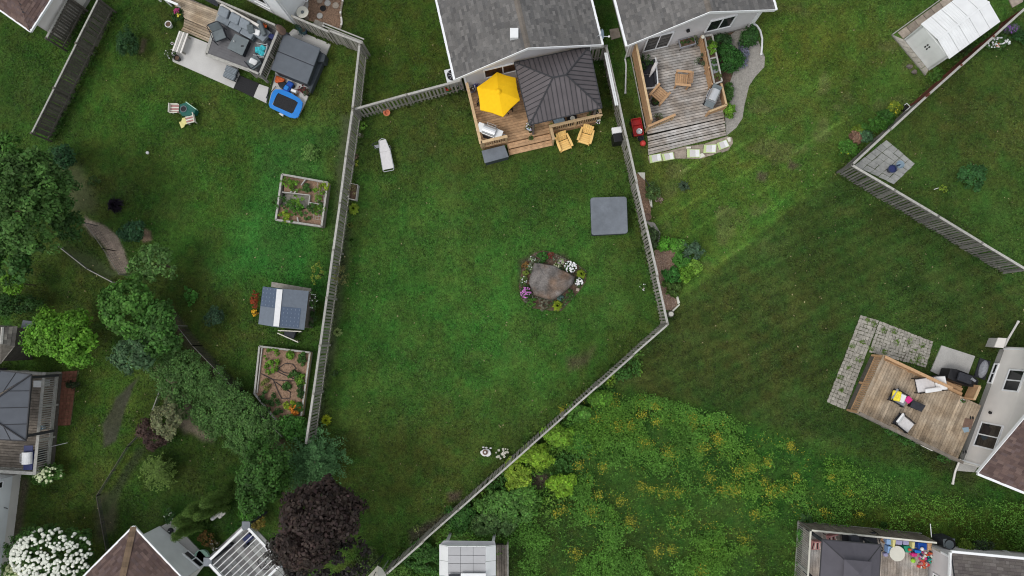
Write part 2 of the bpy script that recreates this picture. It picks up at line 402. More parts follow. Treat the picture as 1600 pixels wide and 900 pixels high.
# ------------------------------------------------------------------ ground
def vnoise(x, y, s, seed):
    r = np.random.default_rng(seed); T = r.random((256, 256))
    X = x/s+1000; Y = y/s+1000; xi = np.floor(X).astype(int); yi = np.floor(Y).astype(int); fx = X-xi; fy = Y-yi
    fx = fx*fx*(3-2*fx); fy = fy*fy*(3-2*fy)
    g = lambda i, j: T[i % 256, j % 256]
    return (g(xi, yi)*(1-fx)+g(xi+1, yi)*fx)*(1-fy)+(g(xi, yi+1)*(1-fx)+g(xi+1, yi+1)*fx)*fy
def fbm(x, y, s, seed, o=4): return sum(vnoise(x, y, s/2**k, seed+k)*.5**k for k in range(o))/sum(.5**k for k in range(o))
def pmask(px, py, poly, soft=3.):
    """1 inside polygon (photo pixels of the ground), soft edge"""
    px = np.asarray(px); py = np.asarray(py); d = np.full(px.shape, 1e9); ins = np.zeros(px.shape, bool); n = len(poly)
    for i in range(n):
        ax, ay = poly[i]; bx, by = poly[(i+1) % n]; ex, ey = bx-ax, by-ay; t = np.clip(((px-ax)*ex+(py-ay)*ey)/(ex*ex+ey*ey+1e-9), 0, 1)
        d = np.minimum(d, np.hypot(px-ax-t*ex, py-ay-t*ey))
        if by != ay: ins ^= ((ay > py) != (by > py)) & (px < ex*(py-ay)/ey+ax)
    sd_ = np.where(ins, d, -d); return np.clip(.5+sd_/(2*soft), 0, 1)
# regions in ground pixels: (polygon, colour, softness, edge noise px)
REG = [
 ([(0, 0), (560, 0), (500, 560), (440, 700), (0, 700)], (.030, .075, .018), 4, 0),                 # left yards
 ([(90, 60), (540, 90), (530, 420), (420, 480), (260, 300), (170, 250)], (.038, .098, .022), 40, 30),
 ([(400, 210), (520, 200), (500, 460), (330, 420), (390, 330)], (.030, .125, .032), 25, 25),
 ([(0, 340), (210, 470), (240, 620), (190, 900), (0, 900)], (.032, .078, .018), 10, 10),
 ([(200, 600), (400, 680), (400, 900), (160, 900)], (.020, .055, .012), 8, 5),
 ([(30, 560), (230, 560), (210, 760), (110, 740)], (.036, .092, .020), 20, 15),
 ([(560, 165), (950, 140), (1045, 505), (600, 900), (480, 900), (480, 690)], (.036, .088, .022), 2, 0),   # main yard
 ([(570, 300), (980, 300), (1010, 500), (760, 640), (560, 640), (530, 480)], (.034, .108, .026), 60, 50),
 ([(560, 0), (700, 0), (700, 130), (560, 160)], (.034, .088, .018), 2, 0),
 ([(940, 0), (1600, 0), (1320, 275), (1060, 510), (1040, 500), (950, 100)], (.044, .108, .027), 2, 0),   # upper right lawn
 ([(1000, 250), (1230, 230), (1260, 300), (1090, 430), (1040, 400)], (.048, .112, .026), 30, 20),
 ([(1180, 20), (1350, 20), (1330, 130), (1200, 130)], (.050, .115, .024), 40, 30),
 ([(1312, 262), (1050, 480), (960, 600), (1130, 640), (1330, 700), (1600, 780), (1600, 436)], (.030, .066, .020), 4, 1),   # darker mown lawn
 ([(1325, 268), (1600, 10), (1600, 430)], (.038, .086, .024), 3, 0),
 ([(950, 600), (1110, 640), (1240, 690), (1600, 770), (1600, 1000), (600, 1000), (700, 850)], (.026, .085, .020), 8, 6),   # meadow
 ([(1380, 790), (1600, 800), (1600, 900), (1250, 900), (1260, 810)], (.040, .095, .018), 15, 10),
]
BARE = [
 ([(135, 335), (150, 345), (185, 372), (208, 425), (190, 432), (160, 390), (130, 350)], (.24, .19, .16), 2, 12),
 ([(225, 355), (236, 360), (238, 374), (226, 378), (218, 368)], (.22, .15, .11), 2, 3),
 ([(238, 575), (262, 560), (300, 640), (345, 660), (330, 690), (285, 680), (262, 640)], (.17, .14, .105), 5, 8),
 ([(395, 680), (445, 690), (440, 715), (395, 705)], (.16, .12, .09), 4, 6),
 ([(250, 480), (268, 482), (330, 560), (400, 640), (446, 685), (430, 700), (380, 650), (300, 565)], (.075, .07, .04), 5, 5),
 ([(215, 590), (195, 635), (180, 690), (160, 700), (157, 665), (180, 622)], (.055, .052, .040), 2, 4),
 ([(530, 180), (556, 180), (548, 330), (530, 520), (505, 660), (495, 655), (515, 480)], (.06, .075, .035), 6, 8),
 ([(100, 380), (130, 390), (190, 430), (170, 440), (120, 410)], (.06, .08, .035), 6, 8),
 ([(60, 250), (125, 255), (150, 330), (110, 330), (70, 290)], (.075, .085, .04), 10, 10),
 ([(150, 770), (185, 770), (180, 830), (150, 850)], (.06, .06, .035), 6, 8),
 ([(230, 700), (215, 700), (150, 800), (165, 805)], (.04, .055, .022), 3, 4),
 ([(222, 60), (230, 62), (226, 82), (218, 84)], (.15, .12, .08), 2, 3),
 ([(30, 745), (44, 748), (30, 850), (18, 900), (8, 900)], (.10, .085, .06), 4, 3),
 ([(812, 405), (840, 394), (880, 398), (912, 428), (905, 440), (870, 476), (840, 474), (815, 455)], (.07, .06, .04), 4, 5),
 ([(1235, 250), (1252, 258), (1240, 266), (1232, 262)], (.10, .09, .05), 3, 3),
 ([(1184, 268), (1200, 270), (1196, 284), (1182, 280)], (.10, .09, .05), 3, 3),
 ([(700, 770), (722, 768), (718, 782), (702, 784)], (.12, .09, .065), 4, 4),
 ([(885, 560), (930, 545), (920, 565), (890, 580)], (.085, .085, .04), 6, 6),
 ([(830, 735), (862, 740), (850, 770), (815, 758)], (.085, .065, .05), 4, 6),
 ([(1420, 640), (1520, 715), (1520, 760), (1440, 700)], (.045, .055, .02), 10, 8),
 ([(640, 830), (720, 790), (700, 810), (640, 850)], (.08, .07, .05), 4, 5),
]
NOGRASS = []   # ground pixels polygons covered by beds, slabs, decks
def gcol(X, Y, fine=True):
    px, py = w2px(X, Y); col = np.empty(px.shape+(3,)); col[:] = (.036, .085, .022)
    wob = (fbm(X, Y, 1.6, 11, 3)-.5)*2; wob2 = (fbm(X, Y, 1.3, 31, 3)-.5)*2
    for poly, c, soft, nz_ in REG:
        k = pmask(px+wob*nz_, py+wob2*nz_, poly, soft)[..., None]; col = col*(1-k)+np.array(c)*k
    # blotches of clover and thinner turf
    a = fbm(X, Y, 3.2, 3, 4); b = fbm(X, Y, .9, 17, 3); c_ = fbm(X, Y, 6., 51, 3)
    col *= (.84+.34*a)[..., None]; col *= (.72+.56*b)[..., None]
    e = np.clip((c_-.5)*5, -1, 1)[..., None]; col *= 1+e*np.array([-.10, .06, .0])
    hue = (fbm(X, Y, .5, 77, 2)-.5)[..., None]; col *= 1+hue*np.array([.55, -.1, .1]); col *= np.array([1.62, 1.22, .85])
    # dry thin turf
    dry = np.clip((fbm(X, Y, 1.1, 91, 4)-.60)*9, 0, 1); dm = pmask(px, py, [(960, 0), (1600, 0), (1320, 280), (1060, 480)], 30)*.4+.08
    dr = (dry*dm)[..., None]; col = col*(1-dr)+np.array([.14, .15, .055])*dr
    # mowing tracks in the darker lawn and light tracks in the upper right lawn
    m_ = pmask(px, py, REG[12][0], 15); u = (px*.42+py*.91)/15; st = np.sin(u*2*np.pi/1.3+wob*.8)*.10+np.clip(vnoise(u*2.2, px*.006, 1, 5)-.68, 0, 1)*.9
    col *= (1+st*m_)[..., None]
    m2 = pmask(px, py, [(1000, 250), (1320, 60), (1330, 260), (1080, 450)], 25); u2 = (px*.55+py*.83)/11
    s2 = np.clip(vnoise(u2*1.4, (px*.83-py*.55)*.012, 1, 8)-.7, 0, 1)*2.2; col *= (1+s2*m2*.8)[..., None]
    m3 = np.clip(1-np.abs((py-270)*(1060-1310)-(px-1310)*(480-270)+0)/np.hypot(250, 210)/16, 0, 1)*((px > 1055) & (px < 1310)); col = col*(1+.16*m3[..., None]*np.array([1.3, 1, .8]))
    for poly, c, soft, nz_ in BARE:
        k = pmask(px+wob*nz_, py+wob2*nz_, poly, soft)[..., None]; k = k*(.75+.25*b[..., None]); col = col*(1-k)+np.array(c)*(.8+.4*b[..., None])*k
    return col, px, py
def build_ground():
    xs = np.concatenate([[-1500, -500, -150, -70, -45], np.arange(-33, 33.01, .11), [45, 70, 150, 500, 1500]])
    ys = np.concatenate([[-1500, -500, -150, -60, -35], np.arange(-21, 24.01, .11), [35, 60, 150, 500, 1500]])
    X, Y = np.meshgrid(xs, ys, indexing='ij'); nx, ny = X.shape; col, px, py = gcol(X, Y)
    Z = (fbm(X, Y, 2.5, 41, 2)-.5)*.03; far = (abs(X) > 34) | (abs(Y) > 25); Z[far] = 0
    co = np.stack([X, Y, Z-.02], -1).reshape(-1, 3).astype(np.float32)
    idx = np.arange(nx*ny).reshape(nx, ny); q = np.stack([idx[:-1, :-1], idx[1:, :-1], idx[1:, 1:], idx[:-1, 1:]], -1).reshape(-1, 4).astype(np.int32)
    me = bpy.data.meshes.new('ground'); me.vertices.add(len(co)); me.loops.add(q.size); me.polygons.add(len(q))
    me.vertices.foreach_set('co', co.ravel()); me.loops.foreach_set('vertex_index', q.ravel()); me.polygons.foreach_set('loop_start', np.arange(0, q.size, 4, dtype=np.int32))
    try: me.polygons.foreach_set('loop_total', np.full(len(q), 4, dtype=np.int32))
    except Exception: pass
    at = me.attributes.new('Col', 'FLOAT_COLOR', 'POINT'); cc = np.ones((nx*ny, 4), np.float32); cc[:, :3] = col.reshape(-1, 3); at.data.foreach_set('color', cc.ravel())
    me.update(calc_edges=True); o = link('ground', me, 'ground_grass'); o['kind'] = 'structure'
def build_grass():
    n = 700000
    X = rng.uniform(-31, 30, n); Y = rng.uniform(-16.5, 20, n); px, py = w2px(X, Y)
    keep = (px > -20) & (px < 1620) & (py > -20) & (py < 920)
    for poly in NOGRASS: keep &= pmask(px, py, poly, .5) < .5
    wob = (fbm(X, Y, 1.6, 11, 3)-.5)*2; wob2 = (fbm(X, Y, 1.3, 31, 3)-.5)*2
    for poly, c, soft, nz_ in BARE[:10]: keep &= (pmask(px+wob*nz_, py+wob2*nz_, poly, soft) < rng.uniform(.15, .95, n))
    X, Y = X[keep], Y[keep]; nb_ = len(X); ex = []
    for A, B in FLINES:
        m_ = int((B-A).length*110); t = rng.random(m_)[:, None]; ex.append(np.array(A)[None, :2]*(1-t)+np.array(B)[None, :2]*t+rng.normal(0, .09, (m_, 2)))
    ex = np.concatenate(ex); X = np.concatenate([X, ex[:, 0]]); Y = np.concatenate([Y, ex[:, 1]]); col, px, py = gcol(X, Y); n = len(X); tall = np.arange(n) >= nb_; tall &= fbm(X, Y, .9, 71, 2) > .4
    lush = fbm(X, Y, 1.5, 63, 3); size = rng.uniform(.04, .115, n)*(.7+.7*lush)*np.where(tall, 1.7, 1)
    Z = rng.uniform(.0, .03, n)+.25*(lush-.5).clip(0, 1)*.3+np.where(tall, rng.uniform(0, .22, n), 0)
    nr = rng.normal(0, .5, (n, 3))+np.array([0, 0, .9]); f = rng.uniform(.42, 1.75, (n, 1))*(1+rng.normal(0, .06, (n, 3)))
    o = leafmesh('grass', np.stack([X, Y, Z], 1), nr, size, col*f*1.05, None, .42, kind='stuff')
def build_litter():
    n = 900; X = rng.uniform(-26, 26, n); Y = rng.uniform(-14, 17, n); px, py = w2px(X, Y); keep = pmask(px, py, [(0, 0), (1600, 0), (1600, 620), (950, 590), (700, 830), (480, 830), (0, 900)], 2) > .5
    for poly in NOGRASS: keep &= pmask(px, py, poly, 1) < .5
    X, Y = X[keep], Y[keep]; n = len(X); cl = np.array([.36, .30, .17])*rng.uniform(.5, 1.5, (n, 1))
    leafmesh('fallen_leaves', np.stack([X, Y, rng.uniform(.05, .08, n)], 1), rng.normal(0, .3, (n, 3))+np.array([0, 0, 1]), rng.uniform(.05, .12, n), cl, None, .6, kind='stuff')
# weed meadow at the bottom
MEAD = [(945, 603), (1000, 618), (1110, 648), (1160, 660), (1240, 695), (1330, 725), (1450, 770), (1600, 790), (1600, 930), (600, 930), (640, 880), (700, 850), (800, 760), (900, 640)]
def build_meadow():
    n = 135000; a = P(590, 930); b = P(1620, 590)
    X = rng.uniform(a.x, b.x, n); Y = rng.uniform(a.y, b.y, n); px, py = w2px(X, Y); lush = fbm(X, Y, 1.3, 201, 4); wob = (fbm(X, Y, 1.2, 5, 3)-.5)*26
    m_ = pmask(px+wob, py+wob, MEAD, 6); m_ *= 1-.75*pmask(px+wob, py, [(1330, 700), (1600, 760), (1600, 900), (1250, 900)], 40); keep = (m_*np.clip((lush-.43)*5.5, .03, 1)) > rng.random(n)
    for poly in NOGRASS: keep &= pmask(px, py, poly, 1) < .5
    for poly in (BARE[18][0], [(925, 740), (1000, 720), (1010, 790), (930, 790)], [(1120, 800), (1230, 790), (1230, 860), (1130, 860)]): keep &= pmask(px+wob, py+wob, poly, 8) < rng.uniform(.2, 1.1, n)
    X, Y, lush = X[keep], Y[keep], lush[keep]; k = 4; n = len(X)
    X = np.repeat(X, k)+rng.normal(0, .05, n*k); Y = np.repeat(Y, k)+rng.normal(0, .05, n*k); lu = np.repeat(lush, k); n *= k
    z = rng.uniform(.02, .5, n)*(.4+1.4*(lu-.35).clip(0, 1)*1.6)
    g = np.array([.085, .20, .030])*1.35*(.7+.9*fbm(X, Y, .7, 77, 3))[:, None]; br = np.clip((fbm(X, Y, 2.2, 301, 3)-.47)*6, 0, 1)[:, None]; col = g*(1-br*.55)+np.array([.17, .36, .04])*br*.5
    col *= rng.uniform(.6, 1.35, (n, 1))
    leafmesh('meadow_weeds', np.stack([X, Y, z], 1), rng.normal(0, .55, (n, 3))+np.array([0, 0, .8]), rng.uniform(.045, .12, n), col, None, .5, kind='stuff')
    # tangle of vines hanging along the lower side of the diagonal fence
    VB = [(1000, 552), (1000, 585), (945, 625), (915, 680), (905, 740), (885, 800), (850, 835), (720, 838), (650, 880), (610, 900), (640, 862), (860, 670)]
    n = 60000; a = P(600, 905); b = P(1010, 545); X = rng.uniform(a.x, b.x, n); Y = rng.uniform(a.y, b.y, n); px, py = w2px(X, Y); lu = fbm(X, Y, .9, 501, 4); wob = (fbm(X, Y, .8, 505, 3)-.5)*34
    keep = pmask(px+wob, py+wob, VB, 5)*np.clip((lu-.33)*6, 0, 1) > rng.random(n); keep &= pmask(px, py, [(690, 835), (800, 835), (800, 900), (690, 900)], 1) < .5
    keep &= pmask(px+wob*.3, py+wob*.3, BARE[18][0], 6) < .4; A_, B_ = (1043, 507), (606, 895); keep &= ((px-A_[0])*(B_[1]-A_[1])-(py-A_[1])*(B_[0]-A_[0])) > -600
    X, Y, lu = X[keep], Y[keep], lu[keep]; n = len(X); t = np.clip((fbm(X, Y, 1.6, 511, 3)-.42)*6, 0, 1)[:, None]; dn = np.clip((w2px(X, Y)[1]-690)/130, 0, 1)[:, None]*.8
    t *= 1-dn; col = (np.array([.07, .19, .035])*(1-t)+np.array([.25, .40, .04])*t)*rng.uniform(.55, 1.4, (n, 1))
    leafmesh('vine_tangle', np.stack([X, Y, rng.uniform(.25, 1, n)*(.2+1.1*(lu-.3))], 1), rng.normal(0, .5, (n, 3))+np.array([0, 0, .8]), rng.uniform(.08, .17, n), col, None, .65, kind='stuff')
    # goldenrod: yellow sprays where the photograph has them
    spots = [(1024, 635, 9), (1025, 660, 8), (965, 668, 10), (1003, 648, 9), (985, 665, 9), (1007, 692, 10), (1080, 655, 9), (1083, 665, 7), (1120, 682, 9), (1124, 688, 8), (1045, 706, 10), (942, 730, 9), (960, 625, 10), (905, 728, 9), (1155, 738, 10), (1131, 764, 13), (1150, 766, 11), (1205, 768, 12), (1195, 752, 7), (1237, 700, 9), (1176, 732, 8), (1038, 768, 12), (1060, 770, 9), (970, 783, 9), (880, 795, 9), (869, 803, 6), (925, 800, 10), (985, 815, 12), (900, 865, 12), (1028, 860, 10), (1050, 860, 9), (1163, 842, 10), (935, 773, 8), (1110, 746, 9), (1200, 722, 9), (1100, 700, 12), (1225, 765, 8), (1290, 800, 8), (1345, 805, 7), (1003, 760, 9), (1018, 765, 7), (1236, 695, 6), (1180, 805, 9), (1245, 745, 7), (1097, 893, 10), (1300, 745, 6), (1325, 770, 7), (880, 640, 8), (930, 650, 8)]
    pos = []
    for (sx, sy, sr) in spots:
        c = P(sx, sy, .5); k = int(15*sr); r_ = sr*H/FPX; d = rng.normal(0, r_*.5, (k, 2)); pos.append(np.stack([c.x+d[:, 0], c.y+d[:, 1], rng.uniform(.3, .62, k)], 1))
    for i in range(230):
        sx, sy = rnd.uniform(880, 1330), rnd.uniform(610, 880)
        if pmask(np.array([sx]), np.array([sy]), MEAD, 1)[0] < .9 or rnd.random() > 1.15-abs(sy-700)/190: continue
        c = P(sx, sy, .4); k = rnd.randint(3, 16); pos.append(np.stack([c.x+rng.normal(0, .16, k), c.y+rng.normal(0, .16, k), rng.uniform(.2, .5, k)], 1))
    pos = np.concatenate(pos); n = len(pos); cl = np.array([.56, .50, .05])*rng.uniform(.45, 1.25, (n, 1))*np.where(rng.random((n, 1)) < .3, np.array([[.35, .6, .6]]), 1.)
    leafmesh('goldenrod_flowers', pos, rng.normal(0, .5, (n, 3))+np.array([0, 0, 1]), rng.uniform(.03, .085, n), cl, None, .5, kind='stuff')
def bed(name, pts, m='mulch', chips=0, cs=.05, ccol=((.42, .29, .21), (.24, .16, .12)), z=.004, border=None, K_=None, h=.03):
    """sheet of loose material with its loose pieces; pts already world or (x,y) through K_"""
    W = [K_(x, y, 0) for x, y in pts] if K_ else [Vector(p) for p in pts]
    o = M().prism([p[:2] for p in W], -.05, z+h).build(name, m); o['kind'] = 'structure'
    pp = [tuple(float(v_) for v_ in w2px(np.array(p.x), np.array(p.y))) for p in W]; NOGRASS.append(pp)
    if chips:
        xs = [p.x for p in W]; ys = [p.y for p in W]; X = rng.uniform(min(xs), max(xs), chips); Y = rng.uniform(min(ys), max(ys), chips); a, b = w2px(X, Y)
        k = pmask(a, b, pp, .5) > .5; X, Y = X[k], Y[k]; n = len(X); t = rng.random((n, 1)); cl = np.array(ccol[0])*t+np.array(ccol[1])*(1-t)
        leafmesh(name.split('_')[0]+'_pieces', np.stack([X, Y, z+h+rng.uniform(.003, .03, n)], 1), rng.normal(0, .4, (n, 3))+np.array([0, 0, 1]), rng.uniform(.5, 1.5, n)*cs, cl*rng.uniform(.7, 1.3, (n, 1)), None, .45, m='painted_attr', kind='stuff')
    return o

# ------------------------------------------------------------------ builders: fences, decks, roofs, houses
BOARD_CACHE = {}
FLINES = []
def fence(label, a, b, h=1.75, m='gray_wood', cap='gray_wood_cap', bw=.10, pitch=.165, group=None, back=False, name='fence', capw=.11, post=2.4, rails=True, m_of=None, z0=.05, cat='fence'):
    """a, b: top-line pixels; the line stands vertically under them"""
    A = P(a[0], a[1], h); B = P(b[0], b[1], h); A.z = B.z = 0; L_ = (B-A).length; d = (B-A)/L_; n = Vector((-d.y, d.x, 0)); rz = math.atan2(d.y, d.x)
    root = wthing(name, label, cat, A, group); FLINES.append((A, B))
    key = (bw, h, m)
    if key not in BOARD_CACHE:
        BOARD_CACHE[key] = M().box(-bw/2, -.009, z0, bw/2, .009, h-.03).mesh('board')
    me = BOARD_CACHE[key]; k = int(L_/pitch)
    for i in range(k):
        for sgn, o_ in ((-1, 0), (1, .5)) if back else ((-1, 0),):
            p = d*(pitch*(i+.35+o_))+n*sgn*.032; o = link('board', me, m, root); hh = rnd.uniform(-.012, .012)
            o.location = (p.x+rnd.uniform(-.012, .012), p.y+rnd.uniform(-.012, .012), hh*2); o.rotation_euler = (rnd.uniform(-.012, .012), rnd.uniform(-.02, .02), rz+rnd.uniform(-.06, .06))
    if rails:
        for zz in (.3, h-.25): M().beam(A, B, .038, zz, zz+.085).build('rail', m, root)
    np_ = max(1, round(L_/post))
    for i in range(np_):
        p0 = A+d*(L_*i/np_+.01)+n*rnd.uniform(-.02, .02); p1 = A+d*(L_*(i+1)/np_-.01)+n*rnd.uniform(-.02, .02); dz = rnd.uniform(-.012, .012)
        M().beam(p0, p1, capw, h-.027+dz, h+.012+dz).build('cap_board', cap, root)
    for i in range(np_+1):
        p = A+d*(L_*i/np_); M().beam(p-d*.05, p+d*.05, .10, 0, h+.05).build('post', m, root, bevel=.008)
    return root
def boards(root, A, B, Cc, D, z, wd=.14, t=.035, m='deck_brown', gap=.02, name='deck_board', joints=0):
    """boards parallel to A-B laid from A-B to D-C at top height z"""
    n = max(1, round(((Vector(D)-Vector(A)).length+(Vector(Cc)-Vector(B)).length)/2/wd)); w_ = 1/n
    ln = (Vector(D)-Vector(A)).length; g = gap/2/ln
    for i in range(n):
        t0, t1 = i*w_+g, (i+1)*w_-g; q = [lerp(A, D, t0), lerp(B, Cc, t0), lerp(B, Cc, t1), lerp(A, D, t1)]
        cuts = [0, 1]
        if joints: cuts = [0, rnd.uniform(.3, .7), 1]
        for c0, c1 in zip(cuts[:-1], cuts[1:]):
            r_ = [lerp(q[0], q[1], c0+(.001 if c0 else 0)), lerp(q[0], q[1], c1), lerp(q[3], q[2], c1), lerp(q[3], q[2], c0+(.001 if c0 else 0))]
            M().prism([p[:2] for p in r_], z-t, z+rnd.uniform(-.003, .003)).build(name, m, root)
def skirt(root, pts, z, m='deck_brown', name='frame'):
    c = [Vector(p) for p in pts]; ce = sum(c, Vector((0, 0, 0)))/len(c); q = [ce+(p-ce)*.985 for p in c]
    M().prism([p[:2] for p in q], .0, z-.04).build(name, m, root)
def railing(root, A, B, zf, zt, m='new_wood', cap=.13, bal=.11, bm=None, caph=.035, posts=1.6, bw=.035, low=True, zb=None, capm=None):
    A = Vector(A); B = Vector(B); A.z = B.z = 0; L_ = (B-A).length; d = (B-A)/L_; bm = bm or m; zb = zb if zb is not None else zf+.08
    r_ = M().beam(A-d*cap/2, B+d*cap/2, cap, zt-caph, zt).build('rail_cap', capm or m, root)
    if low: M().beam(A, B, .04, zb-.04, zb+.02).build('rail', bm, root)
    k = max(1, int(L_/bal)); me = None; rz = math.atan2(d.y, d.x); off = _off(root)
    mb = M().box(-bw/2, -bw/2, zb, bw/2, bw/2, zt-caph).mesh('baluster')
    for i in range(k):
        p = A+d*(L_*(i+.5)/k)-off; o = link('baluster', mb, bm, root); o.location = (p.x, p.y, -off.z); o.rotation_euler = (0, 0, rz)
    n = max(1, round(L_/posts))
    for i in range(n+1):
        p = A+d*(L_*i/n); M().beam(p-d*.045, p+d*.045, .09, zf-.3 if zf > .3 else 0, zt-caph-.002).build('post', bm, root)
def shingle_plane(root, a, b, c, d, cols, tab=.30, exp=.145, name='shingles', slab=True, slabm='charcoal'):
    """a-b eave, d-c ridge (a under d). quads are raised, overlapping tabs"""
    a, b, c, d = map(Vector, (a, b, c, d)); nrm = (b-a).cross(d-a).normalized()
    if nrm.z < 0: nrm = -nrm
    if slab: M().plate([a, b, c, d], .09).build('roof_deck', slabm, root)
    m = M(); sl_ = max((d-a).length, 1e-3); up = lambda t: (lerp(a, d, t), lerp(b, c, t)); rows = max(1, int(sl_/exp)+1 if False else round(((d-a)-(b-a).normalized()*((d-a).dot((b-a).normalized()))).length/exp)); e = (b-a).normalized()
    for r in range(rows):
        t0 = r/rows; t1 = min(1, (r+1.05)/rows); L0, R0 = up(t0); L1, R1 = up(t1); s0 = 0.; s1 = (R0-L0).dot(e)
        if s1 < .03: continue
        x = -rnd.random()*tab
        # polygon of this course as linear functions of the coordinate along e
        la, ra = 0., s1; lb = (L1-L0).dot(e); rb = (R1-L0).dot(e); vup = (L1-L0)-e*lb
        while x < max(ra, rb):
            x0, x1 = x, x+tab*rnd.choice((.5, .75, 1, 1)); x = x1
            p0, p1 = max(x0, la), min(x1, ra); q0, q1 = max(x0, lb), min(x1, rb)
            if p1-p0 < .01 and q1-q0 < .01: continue
            p0, p1 = min(p0, p1), max(p0, p1); q0, q1 = (q0, q1) if q1 > q0 else (p0, p0+.001)
            cl = rnd.choice(cols); f = rnd.uniform(.85, 1.15); cl = tuple(v_*f for v_ in cl); lift = rnd.uniform(.014, .024)
            v0 = L0+e*(p0+.003)+nrm*lift; v1 = L0+e*(p1-.003)+nrm*lift; v2 = L0+e*q1+vup+nrm*.004; v3 = L0+e*q0+vup+nrm*.004
            m._add([v0, v1, v2, v3, v0-nrm*lift, v1-nrm*lift], [(0, 1, 2, 3), (4, 5, 1, 0)], cl)
    o = m.build(name, 'shingle', root, cols=True); o['kind'] = 'stuff'; return o
GRAY_SH = [(.135, .130, .126), (.147, .142, .137), (.16, .154, .148), (.120, .117, .115), (.172, .165, .158)]
BROWN_SH = [(.115, .078, .068), (.135, .092, .08), (.10, .068, .062), (.15, .105, .092), (.125, .09, .085)]
def lap_wall(root, A, B, z0, z1, m='siding', apex=None, zr=None, lap=.13, name='wall', out=None):
    """lap-siding wall from A to B; apex t and height zr give a gable"""
    A = Vector(A); B = Vector(B); A.z = B.z = 0; d = (B-A).normalized(); L_ = (B-A).length
    n = Vector((-d.y, d.x, 0)) if out is None else Vector(out); zt = zr or z1; mm = M(); z = z0
    core = [A-n*.01, B-n*.01]; 
    def rngx(z):
        if z <= z1 or not zr: return 0, L_
        k = (z-z1)/(zr-z1); return L_*apex*k, L_-L_*(1-apex)*k
    while z < zt-.005:
        zz = min(z+lap, zt); 
        if zr and z < z1 < zz: zz = z1
        a0, a1 = rngx(z); b0, b1 = rngx(zz)
        q = [A+d*a0+n*.028+Vector((0, 0, z)), A+d*a1+n*.028+Vector((0, 0, z)), A+d*b1+n*.008+Vector((0, 0, zz)), A+d*b0+n*.008+Vector((0, 0, zz))]
        mm._add(q+[A+d*a0+n*.008+Vector((0, 0, z)), A+d*a1+n*.008+Vector((0, 0, z))], [(0, 1, 2, 3), (4, 5, 1, 0)]); z = zz
    # solid core behind
    pts = [(0, z0), (L_, z0), (L_, z1)]+([(L_*apex, zr)] if zr else [])+[(0, z1)]
    f = [A+d*x-n*.002+Vector((0, 0, z_)) for x, z_ in pts]; bk = [p-n*.12 for p in f]; k = len(f)
    mm._add(f+bk, [tuple(range(k)), tuple(range(2*k-1, k-1, -1))]+[(i, (i+1) % k, k+(i+1) % k, k+i) for i in range(k)])
    return mm.build(name, m, root)
def window(root, A, d, n, x0, x1, z0, z1, panes=2, glass='glass', name='window', fr=.07, vertical=True):
    """window in a wall through A along d (outward normal n) between x0..x1, z0..z1"""
    A = Vector(A); A.z = 0; o_ = lambda x, y, z: A+d*x+n*y+Vector((0, 0, z)); m = M()
    def slab(xa, xb, za, zb, ya, yb, mm):
        q = [o_(xa, ya, za), o_(xb, ya, za), o_(xb, yb, za), o_(xa, yb, za)]; r_ = [Vector((p.x, p.y, zb)) for p in q]
        mm._add(q+r_, [(0, 1, 2, 3), (7, 6, 5, 4), (0, 4, 5, 1), (1, 5, 6, 2), (2, 6, 7, 3), (3, 7, 4, 0)])
    slab(x0, x1, z0, z0+fr, .0, .075, m); slab(x0, x1, z1-fr, z1, .0, .075, m); slab(x0, x0+fr, z0+fr, z1-fr, .0, .07, m); slab(x1-fr, x1, z0+fr, z1-fr, .0, .07, m)
    for i in range(1, panes): xm = x0+(x1-x0)*i/panes; slab(xm-fr*.4, xm+fr*.4, z0+fr, z1-fr, .0, .065, m)
    w_ = m.build(name, 'white_trim', root)
    for i in range(panes):
        a = x0+fr+(x1-x0-2*fr)*i/panes+.01; b = x0+fr+(x1-x0-2*fr)*(i+1)/panes-.01; g = M(); slab(a, b, z0+fr, z1-fr, .03, .045, g); g.build('pane', glass, w_)
    return w_
def gutter(root, a, b, z, m='white_trim', name='gutter', wd=.11):
    M().beam(a, b, wd, z-.10, z+.01).build(name, m, root)
